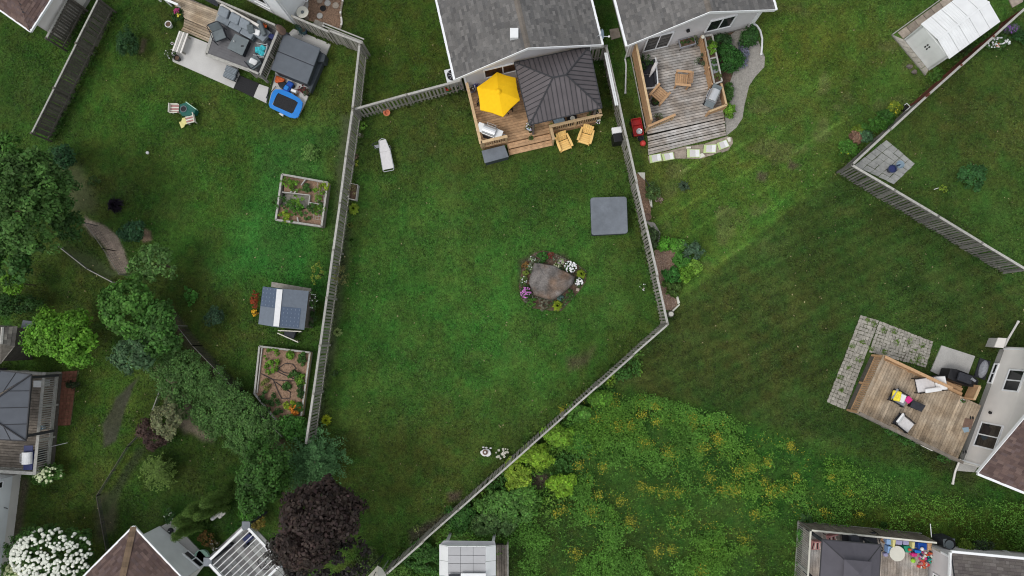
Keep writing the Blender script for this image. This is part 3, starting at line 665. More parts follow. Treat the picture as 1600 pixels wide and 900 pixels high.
def gable_house(label, e1, e2, ze, zr, depth, over=.4, side=.4, sid='siding', cols=GRAY_SH, name='house', Kf=None, z0=0., back=Vector((0, 1, 0)), group=None, found=.35):
    """e1,e2: the front eave corners of the roof as seen (pixels); ridge runs back. returns root and wall frame"""
    E1 = Kf(e1[0], e1[1], ze); E2 = Kf(e2[0], e2[1], ze); E1.z = E2.z = 0; u = (E2-E1).normalized(); W_ = (E2-E1).length; v = Vector((-u.y, u.x, 0))
    if v.dot(back) < 0: v = -v
    root = wthing(name, label, 'house', (E1+E2)/2, group); Z = lambda p, z: Vector((p.x, p.y, z)); mid = (E1+E2)/2
    F1, F2, FM = Z(E1, ze), Z(E2, ze), Z(mid, zr); dv = v*depth
    rf = M(); th = .06
    for a, b in ((F1, FM), (F2, FM)): rf.plate([a, a+dv, b+dv, b], .1)
    R_ = rf.build('roof', 'charcoal', root)
    for a, b in ((F1, FM), (F2, FM)): shingle_plane(R_, a, a+dv, b+dv, b, cols, slab=False)
    rc = M()
    k = int(depth/.22)
    for i in range(k):
        p = FM+v*(.22*i); f = rnd.uniform(.8, 1.15)
        for s_ in (-1, 1):
            e = (F1 if s_ < 0 else F2)-FM; e.normalize(); rc._add([p+Vector((0, 0, .035)), p+v*.23+Vector((0, 0, .03)), p+v*.23+e*.15+Vector((0, 0, .028)), p+e*.15+Vector((0, 0, .033))], [(0, 1, 2, 3)], tuple(x*f for x in (.17, .15, .13)) if cols is GRAY_SH else tuple(x*f for x in (.17, .12, .09)))
    rc.build('ridge_cap', 'shingle', R_, cols=True)
    # walls
    sl_ = (zr-ze)/(W_/2); A = E1+u*side+v*over; B = E2-u*side+v*over; zw = ze+sl_*side-.1; w2 = (B-A).length; zrw = zr-.1
    lap_wall(root, A, B, z0+found, zw, sid, .5, zrw, out=-v)
    for p, o_ in ((A, -u), (B, u)): lap_wall(root, p, p+v*(depth-over), z0+found, zw, sid, out=o_)
    M().prism([p[:2] for p in (A+u*.03+v*.03, B-u*.03+v*.03, B-u*.03+dv, A+u*.03+dv)], 0, z0+found).build('foundation', 'concrete', root)
    for p in (A, B): M().beam(p-u*.05-v*.035, p+u*.05-v*.035, .05, z0+found-.02, zw-.02).build('corner_trim', 'white_trim', root)
    # trim: fascia on rakes, gutters on eaves
    for a in (F1, F2):
        s_ = (FM-a).normalized(); t = M(); t._add([a-v*.03+Vector((0, 0, .03)), FM-v*.03+Vector((0, 0, .03)), FM-v*.03-Vector((0, 0, .16)), a-v*.03-Vector((0, 0, .16)), a+Vector((0, 0, .03)), FM+Vector((0, 0, .03)), FM-Vector((0, 0, .16)), a-Vector((0, 0, .16))], [(0, 1, 2, 3), (4, 5, 1, 0), (7, 6, 5, 4), (3, 2, 6, 7)]); t.build('fascia', 'white_trim', root)
        o_ = -u if a is F1 else u; g = M().beam(a+o_*.055-v*.02, a+o_*.055+dv, .11, ze-.09, ze+.02).build('gutter', 'white_trim', root)
        for i in range(int(depth/.55)): M().beam(a+o_*.0+v*(.3+.55*i), a+o_*.13+v*(.3+.55*i), .025, ze+.021, ze+.034).build('bracket', 'white_metal', g)
    return root, A, u, v, w2, zw, zrw
def downspout(label, pts, r=.045, m='white_metal'):
    root = wthing('downspout', label, 'drain pipe', xy(pts[0], 0)); M().tube(pts, r, 8).build('pipe', m, root)
    e = Vector(pts[-1]); q = Vector(pts[-2]); d = (e-q).normalized(); M().stick(e-d*.12, e, r*1.25, 8).build('end_collar', m, root); return root
# ------------------------------------------------------------------ builders: small objects (local coordinates, front = +y)
def adirondack(label, loc, rot, m='yellow_plastic', group=None):
    r = thing('adirondack_chair', label, 'chair', loc, rot, group)
    for i in range(5):
        y = -.12+.115*i; M().box(-.27, y, .28+.03*i, .27, y+.10, .305+.03*i).build('seat_slat', m, r)
    for i in range(5):
        x = -.24+.098*i; h = .86-.04*abs(i-2); f = 1.18
        M().plate([(x, -.16, .27), (x+.09, -.16, .27), ((x+.09)*f, -.46, h), (x*f, -.46, h)], .022).build('back_slat', m, r)
    M().box(-.30, -.33, .55, .30, -.29, .60).build('back_rail', m, r)
    for s in (-1, 1):
        M().prism([(s*.27, -.36), (s*.36, -.36), (s*.40, .10), (s*.40, .40), (s*.28, .40), (s*.27, .1)], .53, .56).build('armrest', m, r, bevel=.008)
        M().box(min(s*.29, s*.32), .28, 0, max(s*.29, s*.32), .38, .53).build('leg', m, r)
        M().plate([(s*.275, .42, .36), (s*.30, .42, .36), (s*.30, -.62, .03), (s*.275, -.62, .03)], .10).build('side_rail', m, r)
    M().box(-.27, .40, .30, .27, .43, .42).build('apron', m, r)
    return r
def cedar_chair(label, loc, rot, m='cedar', group=None):
    r = thing('wooden_armchair', label, 'chair', loc, rot, group)
    for i in range(6): M().box(-.30, -.26+.11*i, .34, .30, -.165+.11*i, .37).build('seat_slat', m, r)
    for i in range(6):
        z = .42+.085*i; y = -.28-.028*i; M().box(-.30, y-.02, z, .30, y, z+.07).build('back_slat', m, r)
    for s in (-1, 1):
        a, b = sorted((s*.30, s*.42)); M().box(a, -.42, .60, b, .40, .63).build('armrest', m, r, bevel=.006)
        for y in (-.30, .33):
            c_ = s*.35; M().box(c_-.045, y-.03, 0, c_+.045, y+.03, .60).build('leg', m, r)
    return r
def grill(label, loc, rot, body='steel', lid='steel', w=.62, sh=.38, group=None, shelf=None, cover=False, name='barbecue_grill'):
    r = thing(name, label, 'barbecue', loc, rot, group); shelf = shelf or body
    M().box(-w/2, -.25, .12, w/2, .25, .72).build('cabinet', 'charcoal', r, bevel=.01)
    M().box(-w/2-.01, -.27, .72, w/2+.01, .27, .90).build('firebox', body, r, bevel=.01)
    l = M(); n = 8; pr = [(-.25+.0, .90)]+[(-.25*math.cos(math.pi*i/n), .90+.24*math.sin(math.pi*i/n)**.7) for i in range(1, n)]+[(.25, .90)]
    vs = [(-w/2, y, z) for y, z in pr]+[(w/2, y, z) for y, z in pr]; k = len(pr)
    l._add(vs, [tuple(range(k)), tuple(range(2*k-1, k-1, -1))]+[(i, k+i, k+i+1, i+1) for i in range(k-1)]+[(0, k-1, 2*k-1, k)]); L_ = l.build('lid', lid, r, bevel=.008)
    M().tube([(-w*.35, .27, .98), (-w*.35, .33, .99), (w*.35, .33, .99), (w*.35, .27, .98)], .014, 6).build('handle', 'steel', L_)
    for s in (-1, 1):
        a, b = sorted((s*(w/2+.015), s*(w/2+sh))); M().box(a, -.24, .84, b, .24, .885).build('side_shelf', shelf, r, bevel=.012)
    for i in range(4): M().stick((-w*.32+w*.21*i, .27, .80), (-w*.32+w*.21*i, .31, .80), .024, 8).build('knob', 'black', r)
    for s in (-1, 1):
        for y in (-.2, .2): M().stick((s*(w/2-.05)-.015, y, .07), (s*(w/2-.05)+.015, y, .07), .07, 10).build('wheel', 'rubber', r)
    M().box(-w/2+.02, -.22, .07, w/2-.02, .22, .115).build('base_shelf', 'charcoal', r)
    return r
def armchair(label, loc, rot, frame='black', seat='cushion_gray', group=None, pad=None, w=.62, name='patio_chair', high=.85):
    r = thing(name, label, 'chair', loc, rot, group)
    M().box(-w/2+.04, -.25, .36, w/2-.04, .30, .46).build('seat_cushion', seat, r, bevel=.035)
    M().plate([(-w/2+.05, -.24, .42), (w/2-.05, -.24, .42), (w/2-.07, -.42, high), (-w/2+.07, -.42, high)], .10).build('back_cushion', seat, r, bevel=.035)
    for s in (-1, 1):
        M().tube([(s*w/2, .30, .02), (s*w/2, .28, .60), (s*w/2, -.30, .62), (s*(w/2-.02), -.40, high)], .022, 6).build('arm', frame, r)
        M().stick((s*w/2, -.34, .02), (s*w/2, -.28, .60), .02, 6).build('leg', frame, r)
    M().box(-w/2, -.28, .32, w/2, .30, .36).build('seat_frame', frame, r)
    M().tube([(-w/2+.02, -.40, high), (-w*.3, -.45, high+.04), (w*.3, -.45, high+.04), (w/2-.02, -.40, high)], .02, 6).build('top_rail', frame, r)
    return r
def pot(label, loc, r=.16, h=.28, m='terracotta', plant=None, pr=.22, cat='plant pot', name='plant_pot', fl=None, nf=0, rim=True, group=None, leaf=.06, pn=220, pz=None, fs=.03):
    o = wthing(name, label, cat, loc, group); z = loc[2]
    M().lathe(loc[0], loc[1], [(r*.7, z), (r, z+h), (r*1.08, z+h), (r*1.08, z+h-.03)] if not rim else [(r*.7, z), (r*.98, z+h-.03), (r*1.1, z+h-.03), (r*1.1, z+h), (r*.9, z+h), (r*.88, z+h-.05)], 18).build('pot', m, o)
    M().cyl(loc[0], loc[1], z+h-.08, z+h-.045, r*.87, n=16).build('potting_soil', 'soil', o)
    if plant:
        p, n_, c_ = crown_pts((loc[0], loc[1], z+h+pr*.35), (pr, pr, pr*.6), 14, max(6, pn//14), pr*.35, plant, .35, low=-.4); leafmesh('leaves', p, n_, leaf, c_, o, .6)
    if nf:
        m_ = M()
        for i in range(nf):
            a = rnd.uniform(0, 6.28); q = pr*math.sqrt(rnd.random())*.9; m_.ball((loc[0]+q*math.cos(a), loc[1]+q*math.sin(a), z+h+pr*.85-q*.3), fs, 6, (1, 1, .7), tuple(x*rnd.uniform(.7, 1.1) for x in fl), .3)
        m_.build('blossoms', 'painted_attr', o, cols=True)
    return o
def hip_roof_panels(root, c4, apexA, apexB, m, wd=.24, t=.03, rib=True, ribm=None, name='roof_panel', ribh=.03, ribw=.022):
    """c4: four eave corners A B C D (3D), ridge apexA (towards A,D) apexB (towards B,C). Panels run up each slope."""
    A, B, Cc, D = [Vector(p) for p in c4]; a, b = Vector(apexA), Vector(apexB)
    for (e0, e1, t0, t1) in ((A, B, a, b), (B, Cc, b, b), (Cc, D, b, a), (D, A, a, a)):
        u = (e1-e0).normalized(); L_ = (e1-e0).length; s0 = (t0-e0).dot(u); s1 = (t1-e0).dot(u); foot = lambda x: e0+u*x
        v = (t0-e0)-u*s0; k = max(1, round(L_/wd))
        def top(x):   # slope fraction available at x
            if x < s0: return x/s0 if s0 > 1e-6 else 1
            if x > s1: return (L_-x)/(L_-s1) if L_-s1 > 1e-6 else 1
            return 1.
        for i in range(k):
            x0, x1 = L_*i/k+.004, L_*(i+1)/k-.004; xs = [x0]+[s for s in sorted({round(s0, 5), round(s1, 5)}) if x0+.01 < s < x1-.01]+[x1]
            pts = [foot(x0), foot(x1)]+[foot(x)+v*max(.01, top(x)) for x in reversed(xs)]
            o = M().plate(pts, t).build(name, m, root)
            if rib and i: 
                x = L_*i/k; tt = top(x); p = foot(x); q = foot(x)+v*tt; nn = u.cross(v).normalized(); nn = nn if nn.z > 0 else -nn
                if tt > .04: M()._add([p-u*ribw/2, p+u*ribw/2, q+u*ribw/2, q-u*ribw/2, p-u*ribw/2+nn*ribh, p+u*ribw/2+nn*ribh, q+u*ribw/2+nn*ribh, q-u*ribw/2+nn*ribh], [(4, 5, 6, 7), (0, 4, 7, 3), (1, 2, 6, 5), (0, 1, 5, 4), (2, 3, 7, 6)]).build('seam_rib', ribm or m, root)
    for p, q in ((A, a), (B, b), (Cc, b), (D, a)):
        M().stick(p+Vector((0, 0, .02)), q+Vector((0, 0, .02)), .04, 6).build('hip_cap', ribm or m, root)
    if (a-b).length > .05: M().stick(a+Vector((0, 0, .02)), b+Vector((0, 0, .02)), .045, 6).build('ridge_cap', ribm or m, root)
    for p, q in ((A, B), (B, Cc), (Cc, D), (D, A)): M().stick(p, q, .035, 4).build('eave_edge', ribm or m, root)
def posts_under(root, corners, zf, inset=.15, m='gray_metal', w_=.12):
    ce = sum([Vector(c) for c in corners], Vector((0, 0, 0)))/4
    for c in corners:
        c = Vector(c); p = c+(ce-c).normalized()*inset; M().box(p.x-w_/2, p.y-w_/2, zf, p.x+w_/2, p.y+w_/2, c.z-.03).build('post', m, root)
def hot_tub(label, pts, z, cover='tub_cover', side='tub_side', fold=True, overh=.06, name='hot_tub', z0=0.):
    """pts: cover corners world xy"""
    ce = sum([Vector(p) for p in pts], Vector((0, 0, 0)))/4; r = wthing(name, label, 'hot tub', (ce.x, ce.y, 0)); q = [Vector((p[0], p[1], 0)) for p in pts]; c0 = Vector((ce.x, ce.y, 0))
    body = [c0+(p-c0)*(1-overh/ (p-c0).length*1.4) for p in q]
    M().prism([p[:2] for p in body], z0, z-.10).build('tub_body', side, r, bevel=.05)
    def rounded(pp, rad=.14):
        out = []
        n = len(pp)
        for i in range(n):
            a, b, c_ = pp[i-1], pp[i], pp[(i+1) % n]; u = (a-b).normalized(); v = (c_-b).normalized()
            for k in range(5):
                t = k/4; out.append((b+u*rad*(1-t)**2+v*rad*t*t)[:2])
        return out
    if fold:
        e1 = lerp(q[0], q[3], .5); e2 = lerp(q[1], q[2], .5); g = (q[3]-q[0]).normalized()*.012
        for pp in ([q[0], q[1], e2-g, e1-g], [e1+g, e2+g, q[2], q[3]]): M().prism([p[:2] for p in pp], z-.10, z).build('cover', cover, r, bevel=.04)
        M().prism([p[:2] for p in (e1-g*3, e2-g*3, e2+g*3, e1+g*3)], z-.05, z-.012).build('fold_seam', 'charcoal', r)
    else:
        M().prism(rounded(q, .16), z-.11, z).build('cover', cover, r, bevel=.03)
        M().prism(rounded([c0+(p-c0)*1.012 for p in q], .16), z-.15, z-.112).build('cover_skirt', 'charcoal', r)
    return r
def cushion(root, c, a, w_, l, h, m, tilt=0, z=.0, name='cushion', label=None):
    b = M().box(-w_/2, -l/2, -h/2, w_/2, l/2, h/2); R = Matrix.Rotation(a, 3, 'Z') @ Matrix.Rotation(tilt, 3, 'X'); b.v = [tuple(R @ Vector(v)+Vector(c)) for v in b.v]
    o = b.build(name, m, root, bevel=min(h*.45, .06)); 
    if label: o['label'] = label
    return o
def flat(root, name, m, pts, z0, z1, bevel=0., label=None): return M().prism([p[:2] for p in pts], z0, z1).build(name, m, root, bevel=bevel, label=label)
def nograss(pts, grow=0):
    NOGRASS.append([tuple(float(v_) for v_ in w2px(np.array(float(p[0])), np.array(float(p[1])))) for p in pts])
def pavers(root, A, B, Cc, D, nu, nv, z, m='paver', h=.06, gap=.012, jit=.012, name='paving_stone', skip=()):
    for i in range(nu):
        for j in range(nv):
            if (i, j) in skip: continue
            q = []
            for (a, b, sa, sb) in ((i, j, 1, 1), (i+1, j, -1, 1), (i+1, j+1, -1, -1), (i, j+1, 1, -1)):
                e = lerp(lerp(A, B, a/nu), lerp(D, Cc, a/nu), b/nv); q.append(e)
            ce = sum(q, Vector((0, 0, 0)))/4; q = [ce+(p-ce)*(1-gap/(p-ce).length)+Vector((rnd.uniform(-jit, jit), rnd.uniform(-jit, jit), 0)) for p in q]
            M().prism([p[:2] for p in q], z-h, z+rnd.uniform(-.006, .006)).build(name, m, root)

# ================================================================== THE PLACE
A1 = K(690, 70, 7.5); A2 = K(730, 160, 6.9565); C3 = K(640, 0, 3.334); C3b = K(900, 40, 4.5)
# ---- main house -------------------------------------------------------------
root, WA, wu, wv, wl, zw, zrw = gable_house('bungalow with mottled gray shingle gable roof, white box roof vent and tan ridge', (238, 412), (1000, 232), 2.85, 4.5, 8.5, over=.30, side=.45, Kf=C3)
hn = -wv
window(root, WA+hn*.03, wu, hn, 1.0, 3.0, 1.5, 2.55, 2, 'glass_warm')
c = C3(545, 171, 4.5); v_ = M().box(c.x-.20, c.y-.24, 3.6, c.x+.20, c.y+.24, 4.52).build('roof_vent', 'white_metal', root, bevel=.02)
p = C3(1003, 170, 3.25); d = wthing('satellite_dish', 'small pale satellite dish on the roof corner between the two bungalows', 'satellite dish', (p.x, p.y, 2.4))
M().tube([(p.x-.35, p.y-.05, 2.75), (p.x-.15, p.y-.03, 3.0), (p.x+.02, p.y, 3.05)], .025, 6).build('mast', 'steel', d)
b = M().lathe(0, 0, [(.02, 0), (.16, .02), (.27, .07), (.28, .08)], 18); Rr = Matrix.Rotation(math.radians(68), 3, 'Y') @ Matrix.Scale(.85, 3); b.v = [tuple(Rr @ Vector(v)+Vector((p.x-.02, p.y, 3.1))) for v in b.v]; b.build('dish', 'bluegray', d)
M().stick((p.x+.0, p.y-.08, 3.0), (p.x+.33, p.y-.1, 3.02), .02, 6).build('feed_arm', 'steel', d); M().ball((p.x+.36, p.y-.1, 3.03), .06, 8).build('receiver', 'white', d)
q = C3(212, 390, .75); a = thing('air_conditioner', 'white boxy air conditioner with round black fan beside the gray-roofed bungalow', 'air conditioner', (q.x+.12, q.y, 0), math.radians(14))
M().box(-.38, -.38, 0.02, .38, .38, .72).build('housing', 'siding_white', a, bevel=.02); M().cyl(0, 0, .72, .74, .30, n=24).build('fan_grille', 'black', a)
for i in range(8): M().beam((0, 0, 0), (.28*math.cos(i*.785), .28*math.sin(i*.785), 0), .015, .741, .75).build('grille_bar', 'steel', a)
# deck
RZ = 1.40; DZ = .50
dA = C3(290, 425, RZ); dB = C3(365, 748, RZ); dD = C3(1004, 601, RZ); dE = dD+(dA-dB)*1.0
for p in (dA, dB, dD, dE): p.z = 0
deck = wthing('deck', 'warm brown wooden deck with light railings behind the mottled gray bungalow', 'deck', (dA+dD)/2)
boards(deck, dB, dD, dE, dA, DZ, .14, m='deck_brown', joints=1)
skirt(deck, (dA, dB, dD, dE), DZ, 'deck_brown'); nograss((dA, dB, dD, dE))
ud = (dD-dB).normalized(); vd = (dA-dB).normalized(); Ld = (dD-dB).length
sx0 = (C3(505, 722, RZ)-dB).dot(ud); sx1 = (C3(733, 672, RZ)-dB).dot(ud)
pB = dB+ud*.06+vd*.06; pA = dA+ud*.06
railing(deck, pA, pB, DZ, RZ, 'new_wood', .15, .12); railing(deck, pB+ud*.10, dB+ud*sx0+vd*.06, DZ, RZ, 'new_wood', .15, .12, posts=1.3)
railing(deck, dB+ud*(sx1+.05)+vd*.06, dD+vd*.06-ud*.06, DZ, RZ, 'new_wood', .15, .12); railing(deck, dD-ud*.06+vd*.16, dD-ud*.06+vd*.55, DZ, RZ, 'new_wood', .15, .12, posts=.5)
for k, zz in ((0, .335), (1, .165)):
    for j in range(2):
        a0 = dB+ud*(sx0+.02)-vd*(.02+.30*k+.15*j); a1 = dB+ud*(sx1+.0)-vd*(.02+.30*k+.15*j)
        M().prism([p[:2] for p in (a0, a1, a1-vd*.142, a0-vd*.142)], zz-.035, zz).build('step_board', 'deck_brown', deck)
    a0 = dB+ud*(sx0+.02)-vd*(.03+.30*k); a1 = dB+ud*sx1-vd*(.03+.30*k); M().prism([p[:2] for p in (a0, a1, a1-vd*.25, a0-vd*.25)], 0, zz-.04).build('step_riser', 'deck_brown', deck)
for xx in (sx0-.01, sx1+.01): M().beam(dB+ud*xx, dB+ud*xx-vd*.62, .035, 0, .33).build('step_side', 'deck_brown', deck)
nograss((dB+ud*sx0, dB+ud*sx1, dB+ud*sx1-vd*.65, dB+ud*sx0-vd*.65))
railing(deck, dB+ud*(sx1+.06)-vd*.05, dB+ud*(sx1+.06)-vd*.55, .1, RZ-.15, 'new_wood', .15, .15, posts=.5)
# gazebo
ez = 2.75; g4 = [C3(545, 325, ez), C3(935, 243, ez), C3(1002, 562, ez), C3(625, 652, ez)]
gc = sum(g4, Vector((0, 0, 0)))/4; rl = (g4[1]-g4[0]).normalized()*.32; ap = Vector((gc.x, gc.y, 3.95))
gz = wthing('gazebo', 'charcoal brown ribbed metal hip-roof gazebo standing on the warm brown deck', 'gazebo', (gc.x, gc.y, 0)); hip_roof_panels(gz, g4, ap-rl, ap+rl, 'gray_metal', .235, ribm='seam', ribh=.035); posts_under(gz, g4, DZ, .3)
for i in range(4): M().beam(lerp(g4[i], gc, .06), lerp(g4[(i+1) % 4], gc, .06), .07, ez-.16, ez-.05).build('beam', 'gray_metal', gz)
# yellow umbrella
U = [C3(*q_, 2.15) for q_ in ((455, 375), (552, 405), (575, 520), (487, 608), (368, 572), (350, 455))]; uc = C3(462, 474, 2.62); ub = Vector((uc.x+.02, uc.y, DZ))
um = wthing('patio_umbrella', 'bright yellow six-sided umbrella open over the deck', 'umbrella', ub)
cn = M()
for i in range(6):
    a_, b_ = U[i], U[(i+1) % 6]; mids = lerp(a_, b_, .5)+Vector((0, 0, .01)); mids = lerp(mids, Vector((uc.x, uc.y, 2.15)), .035)
    M()._add([a_, mids, uc], [(0, 1, 2)])._add([mids, b_, uc], [(0, 1, 2)])._add([a_-Vector((0, 0, .09)), mids-Vector((0, 0, .09)), mids, a_], [(0, 1, 2, 3)])._add([mids-Vector((0, 0, .09)), b_-Vector((0, 0, .09)), b_, mids], [(0, 1, 2, 3)]).build('canopy_panel', 'yellow_fabric', um)
    M().stick(a_-Vector((0, 0, .02)), uc-Vector((0, 0, .05)), .012, 5).build('rib', 'steel', um)
M().cyl(ub.x, ub.y, DZ, 2.66, .024, n=8).build('pole', 'steel', um); M().lathe(uc.x, uc.y, [(.16, 2.585), (.10, 2.66), (.04, 2.70)], 12).build('vent_cap', 'yellow_fabric', um)
M().cyl(ub.x, ub.y, DZ, DZ+.07, .26, n=20).build('base', 'charcoal', um)
tb = thing('patio_table', 'round dark table under the yellow umbrella, thin legs showing', 'table', (uc.x+.05, uc.y-.03, DZ)); 
M().cyl(0, 0, .68, .71, .5, n=24).build('tabletop', 'charcoal', tb)
for i in range(4): a = .7+i*1.57; M().tube([(.25*math.cos(a), .25*math.sin(a), .68), (.62*math.cos(a), .62*math.sin(a), 0.0)], .018, 6).build('leg', 'black', tb)
for i, (x_, y_, r_) in enumerate(((503, 600, .15), (395, 585, -.5))):
    q = C3(x_, y_, DZ); ch = (armchair('dark thin-legged chair half hidden beneath the yellow umbrella, nearest the steps', (q.x, q.y+.42, DZ), math.pi+r_, 'black', 'charcoal', 'chairs under the yellow umbrella') if i == 0 else armchair('dark thin-legged chair tucked beneath the yellow umbrella, on its grill side', (q.x, q.y+.45, DZ), math.pi+r_, 'black', 'charcoal', 'chairs under the yellow umbrella'))
# things on the deck
c = A2(245, 312, 1.3); grill('stainless gas grill angled beside the deck railing near the steps', (c.x, c.y, DZ), ang(A2(120, 250), A2(380, 350)), 'steel', 'steel', .68, .34, shelf='white_metal')
c = A2(395, 365, .7); pot('small metallic pot standing at the end of the stainless grill', (c.x, c.y, DZ), .10, .2, 'steel')
c = A1(355, 500, .9); pot('white speckled glazed pot in the deck corner by the yellow umbrella', (c.x-.05, c.y, DZ), .24, .3, 'cloth_gray', (.10, .09, .14), .26, fl=(.7, .7, .72), nf=26)
c = A1(395, 455, .9); pot('blue pot of violet flowers tucked against the bungalow wall', (c.x, c.y+.02, DZ), .13, .3, 'blue_dark', (.10, .09, .25), .16, fl=(.2, .18, .5), nf=12)
c = A2(685, 285, 1.0); bk = pot('white hanging flower basket beside the gazebo post at the deck steps', (c.x, c.y, DZ), .13, .75, 'black', (.06, .09, .04), .26, fl=(.72, .74, .78), nf=34, fs=.035)
c = A2(690, 385, .6); pot('thin leafy pot standing on the top deck step', (c.x, c.y, .336), .07, .15, 'black', G_MID, .13, pn=80)
c = A2(920, 245, 1.0); pot('yellow green potted plant behind the deck rail by the steps', (c.x, c.y, DZ), .11, .3, 'brown', G_YEL, .17, pn=120, fl=(.6, .5, .05), nf=5)
c = A2(1360, 120, 1.1); pot('green leafy pot at the right end of the deck rail', (c.x, c.y+.05, DZ), .14, .35, 'brown', G_MID, .26, pn=260)
c = A2(1425, 100, 1.1); pot('white flowering pot in the far corner of the deck rail beside the leafy one', (c.x, c.y, DZ), .13, .35, 'brown', G_MID, .18, fl=(.8, .8, .8), nf=18)
c = A2(1430, 205, 1.1); pot('basket of small white flowers hung outside the deck railing corner', (c.x, c.y, .75), .10, .2, 'brown', G_MID, .14, fl=(.8, .78, .8), nf=14)
c = A2(1000, 200, 1.1); t_ = thing('side_table', 'glass-topped dark side table with sloping edge under the gazebo eave', 'table', (c.x, c.y+.05, DZ), .35); M().box(-.28, -.2, .46, .28, .2, .5).build('tabletop', 'bluegray', t_, bevel=.01)
for sx in (-1, 1):
    for sy in (-1, 1): M().box(sx*.24-.02, sy*.16-.02, 0, sx*.24+.02, sy*.16+.02, .46).build('leg', 'black', t_)
M().box(-.32, -.24, .44, .32, .24, .46).build('frame', 'black', t_)
c = A2(1145, 175, 1.0); t_ = thing('fire_table', 'square black table holding a pale bowl under the gazebo eave', 'table', (c.x, c.y+.02, DZ), .2); M().box(-.25, -.25, 0, .25, .25, .42).build('body', 'black', t_, bevel=.02); M().lathe(0, 0, [(.05, .42), (.12, .45), (.13, .47), (.10, .46)], 14).build('bowl', 'cream', t_)
# storage box
q = [A2(155, 525, .62), A2(405, 462, .62), A2(452, 590, .62), A2(190, 660, .62)]; bx = wthing('deck_box', 'blue gray storage box with flat lid in front of the brown deck', 'storage box', sum(q, Vector((0, 0, 0)))/4-Vector((0, 0, .62)))
flat(bx, 'lid', 'tub_cover', q, .56, .62, .02); ce = sum(q, Vector((0, 0, 0)))/4; flat(bx, 'body', 'tub_side', [lerp(p, ce, .05) for p in q], 0, .555, .01); nograss([(p.x, p.y) for p in q])
a_ = adirondack('pale yellow plastic garden chair turned toward the steps, nearer the deck stairs', Vector((0, 0, 0)), 0, group='yellow chairs on the lawn')
c = C3(802, 742, .35); a_.location = (c.x, c.y, 0); a_.rotation_euler.z = ang(C3(783, 700), C3(818, 785))-math.pi/2
c = C3(918, 708, .35); again(a_, 'pale yellow plastic garden chair leaning the other way, farther from the stairs', (c.x, c.y, 0), ang(C3(932, 665), C3(905, 750))-math.pi/2)
# ---- gate fence and left fence ------------------------------------------------
Z9 = K(560, 100, 9.0)
fence('gray picket fence joining the long fence to the gray-roofed bungalow', (551, 171), (720, 125.5), 1.5, pitch=.2)
F9 = lambda x, y: (560+x/9, 100+y/9)
c = Z9(395, 680, .3); cs = thing('pumpkin_pot', 'peach clay pot tipped against the foot of the picket fence', 'plant pot', (c.x, c.y, 0)); M().lathe(0, 0, [(.10, 0), (.17, .22), (.19, .24), (.19, .28), (.12, .27), (.11, .15)], 16).build('pot', 'terracotta', cs)
c = Z9(1255, 350, .9); pot('red flower pot hanging on the picket fence by the house corner', (c.x, c.y, .6), .12, .22, 'green_plastic', G_MID, .16, fl=(.55, .02, .02), nf=14)
c = Z9(1430, 320, .5); pot('pot of pink and white flowers on the ground by the deck corner', (c.x, c.y, 0), .14, .3, 'black', G_DARK, .22, fl=(.6, .4, .5), nf=14)
c = Z9(250, 610, .8); pot('small cream flower pot mounted halfway along the picket fence', (c.x, c.y, .6), .07, .12, 'cream', G_MID, .1, pn=60, fl=(.7, .65, .4), nf=5)
fence('long weathered gray shadowbox fence between the raised beds and the open lawn', (551, 172), (478.6, 692), 1.75)
fence('short stretch of weathered fence running up behind the hot tub lawn', (561.5, 70), (551.3, 168), 1.75)
# right fence, gate stub, diagonal
fence('weathered gray fence passing the deck and the plain spa cover', (947.8, 72), (1043.5, 505.5), 1.75)
fence('short fence stub between the gazebo and the neighbouring yard', (921, 75.5), (946, 72), 1.75, post=1.)
fence('weathered fence running diagonally below the open lawn beside the weeds', (1043, 507), (606, 895), 2.0, capw=.085)
p = C3b(240, 375, 1.9); sg = wthing('spare_gutter', 'long white gutter lengths laid along the top of the fence', 'gutter', (p.x, p.y, 1.7))
for dx in (0, .09): M().beam(C3b(203, 190, 1.86)+Vector((dx, 0, 0)), C3b(280, 560, 1.86)+Vector((dx, 0, 0)), .075, 1.80, 1.86).build('gutter_length', 'white_metal', sg)
c = C3b(290, 765, 1.0); sm = thing('smoker_cabinet', 'small black upright cooker with a white lid beside the fence', 'smoker', (c.x, c.y+.02, 0), math.radians(8)); M().box(-.22, -.40, .1, .22, .12, 1.0).build('cabinet', 'black', sm, bevel=.02); M().box(-.25, .04, .85, .25, .36, 1.08).build('lid', 'white', sm, bevel=.03)
for sx in (-1, 1):
    for sy in (-.35, .05): M().box(sx*.18-.02, sy-.02, 0, sx*.18+.02, sy+.02, .12).build('leg', 'black', sm)
# slab between houses
c = [C3(1040, 155), C3(1088, 147), C3(1100, 195), C3(1050, 208)]; o = M().prism([p[:2] for p in c], -.02, .05).build('paving_slab', 'stone_slab', bevel=.01); tag(o, 'single square brown paving slab in the gap between the two bungalows', 'paving slab'); nograss(c)
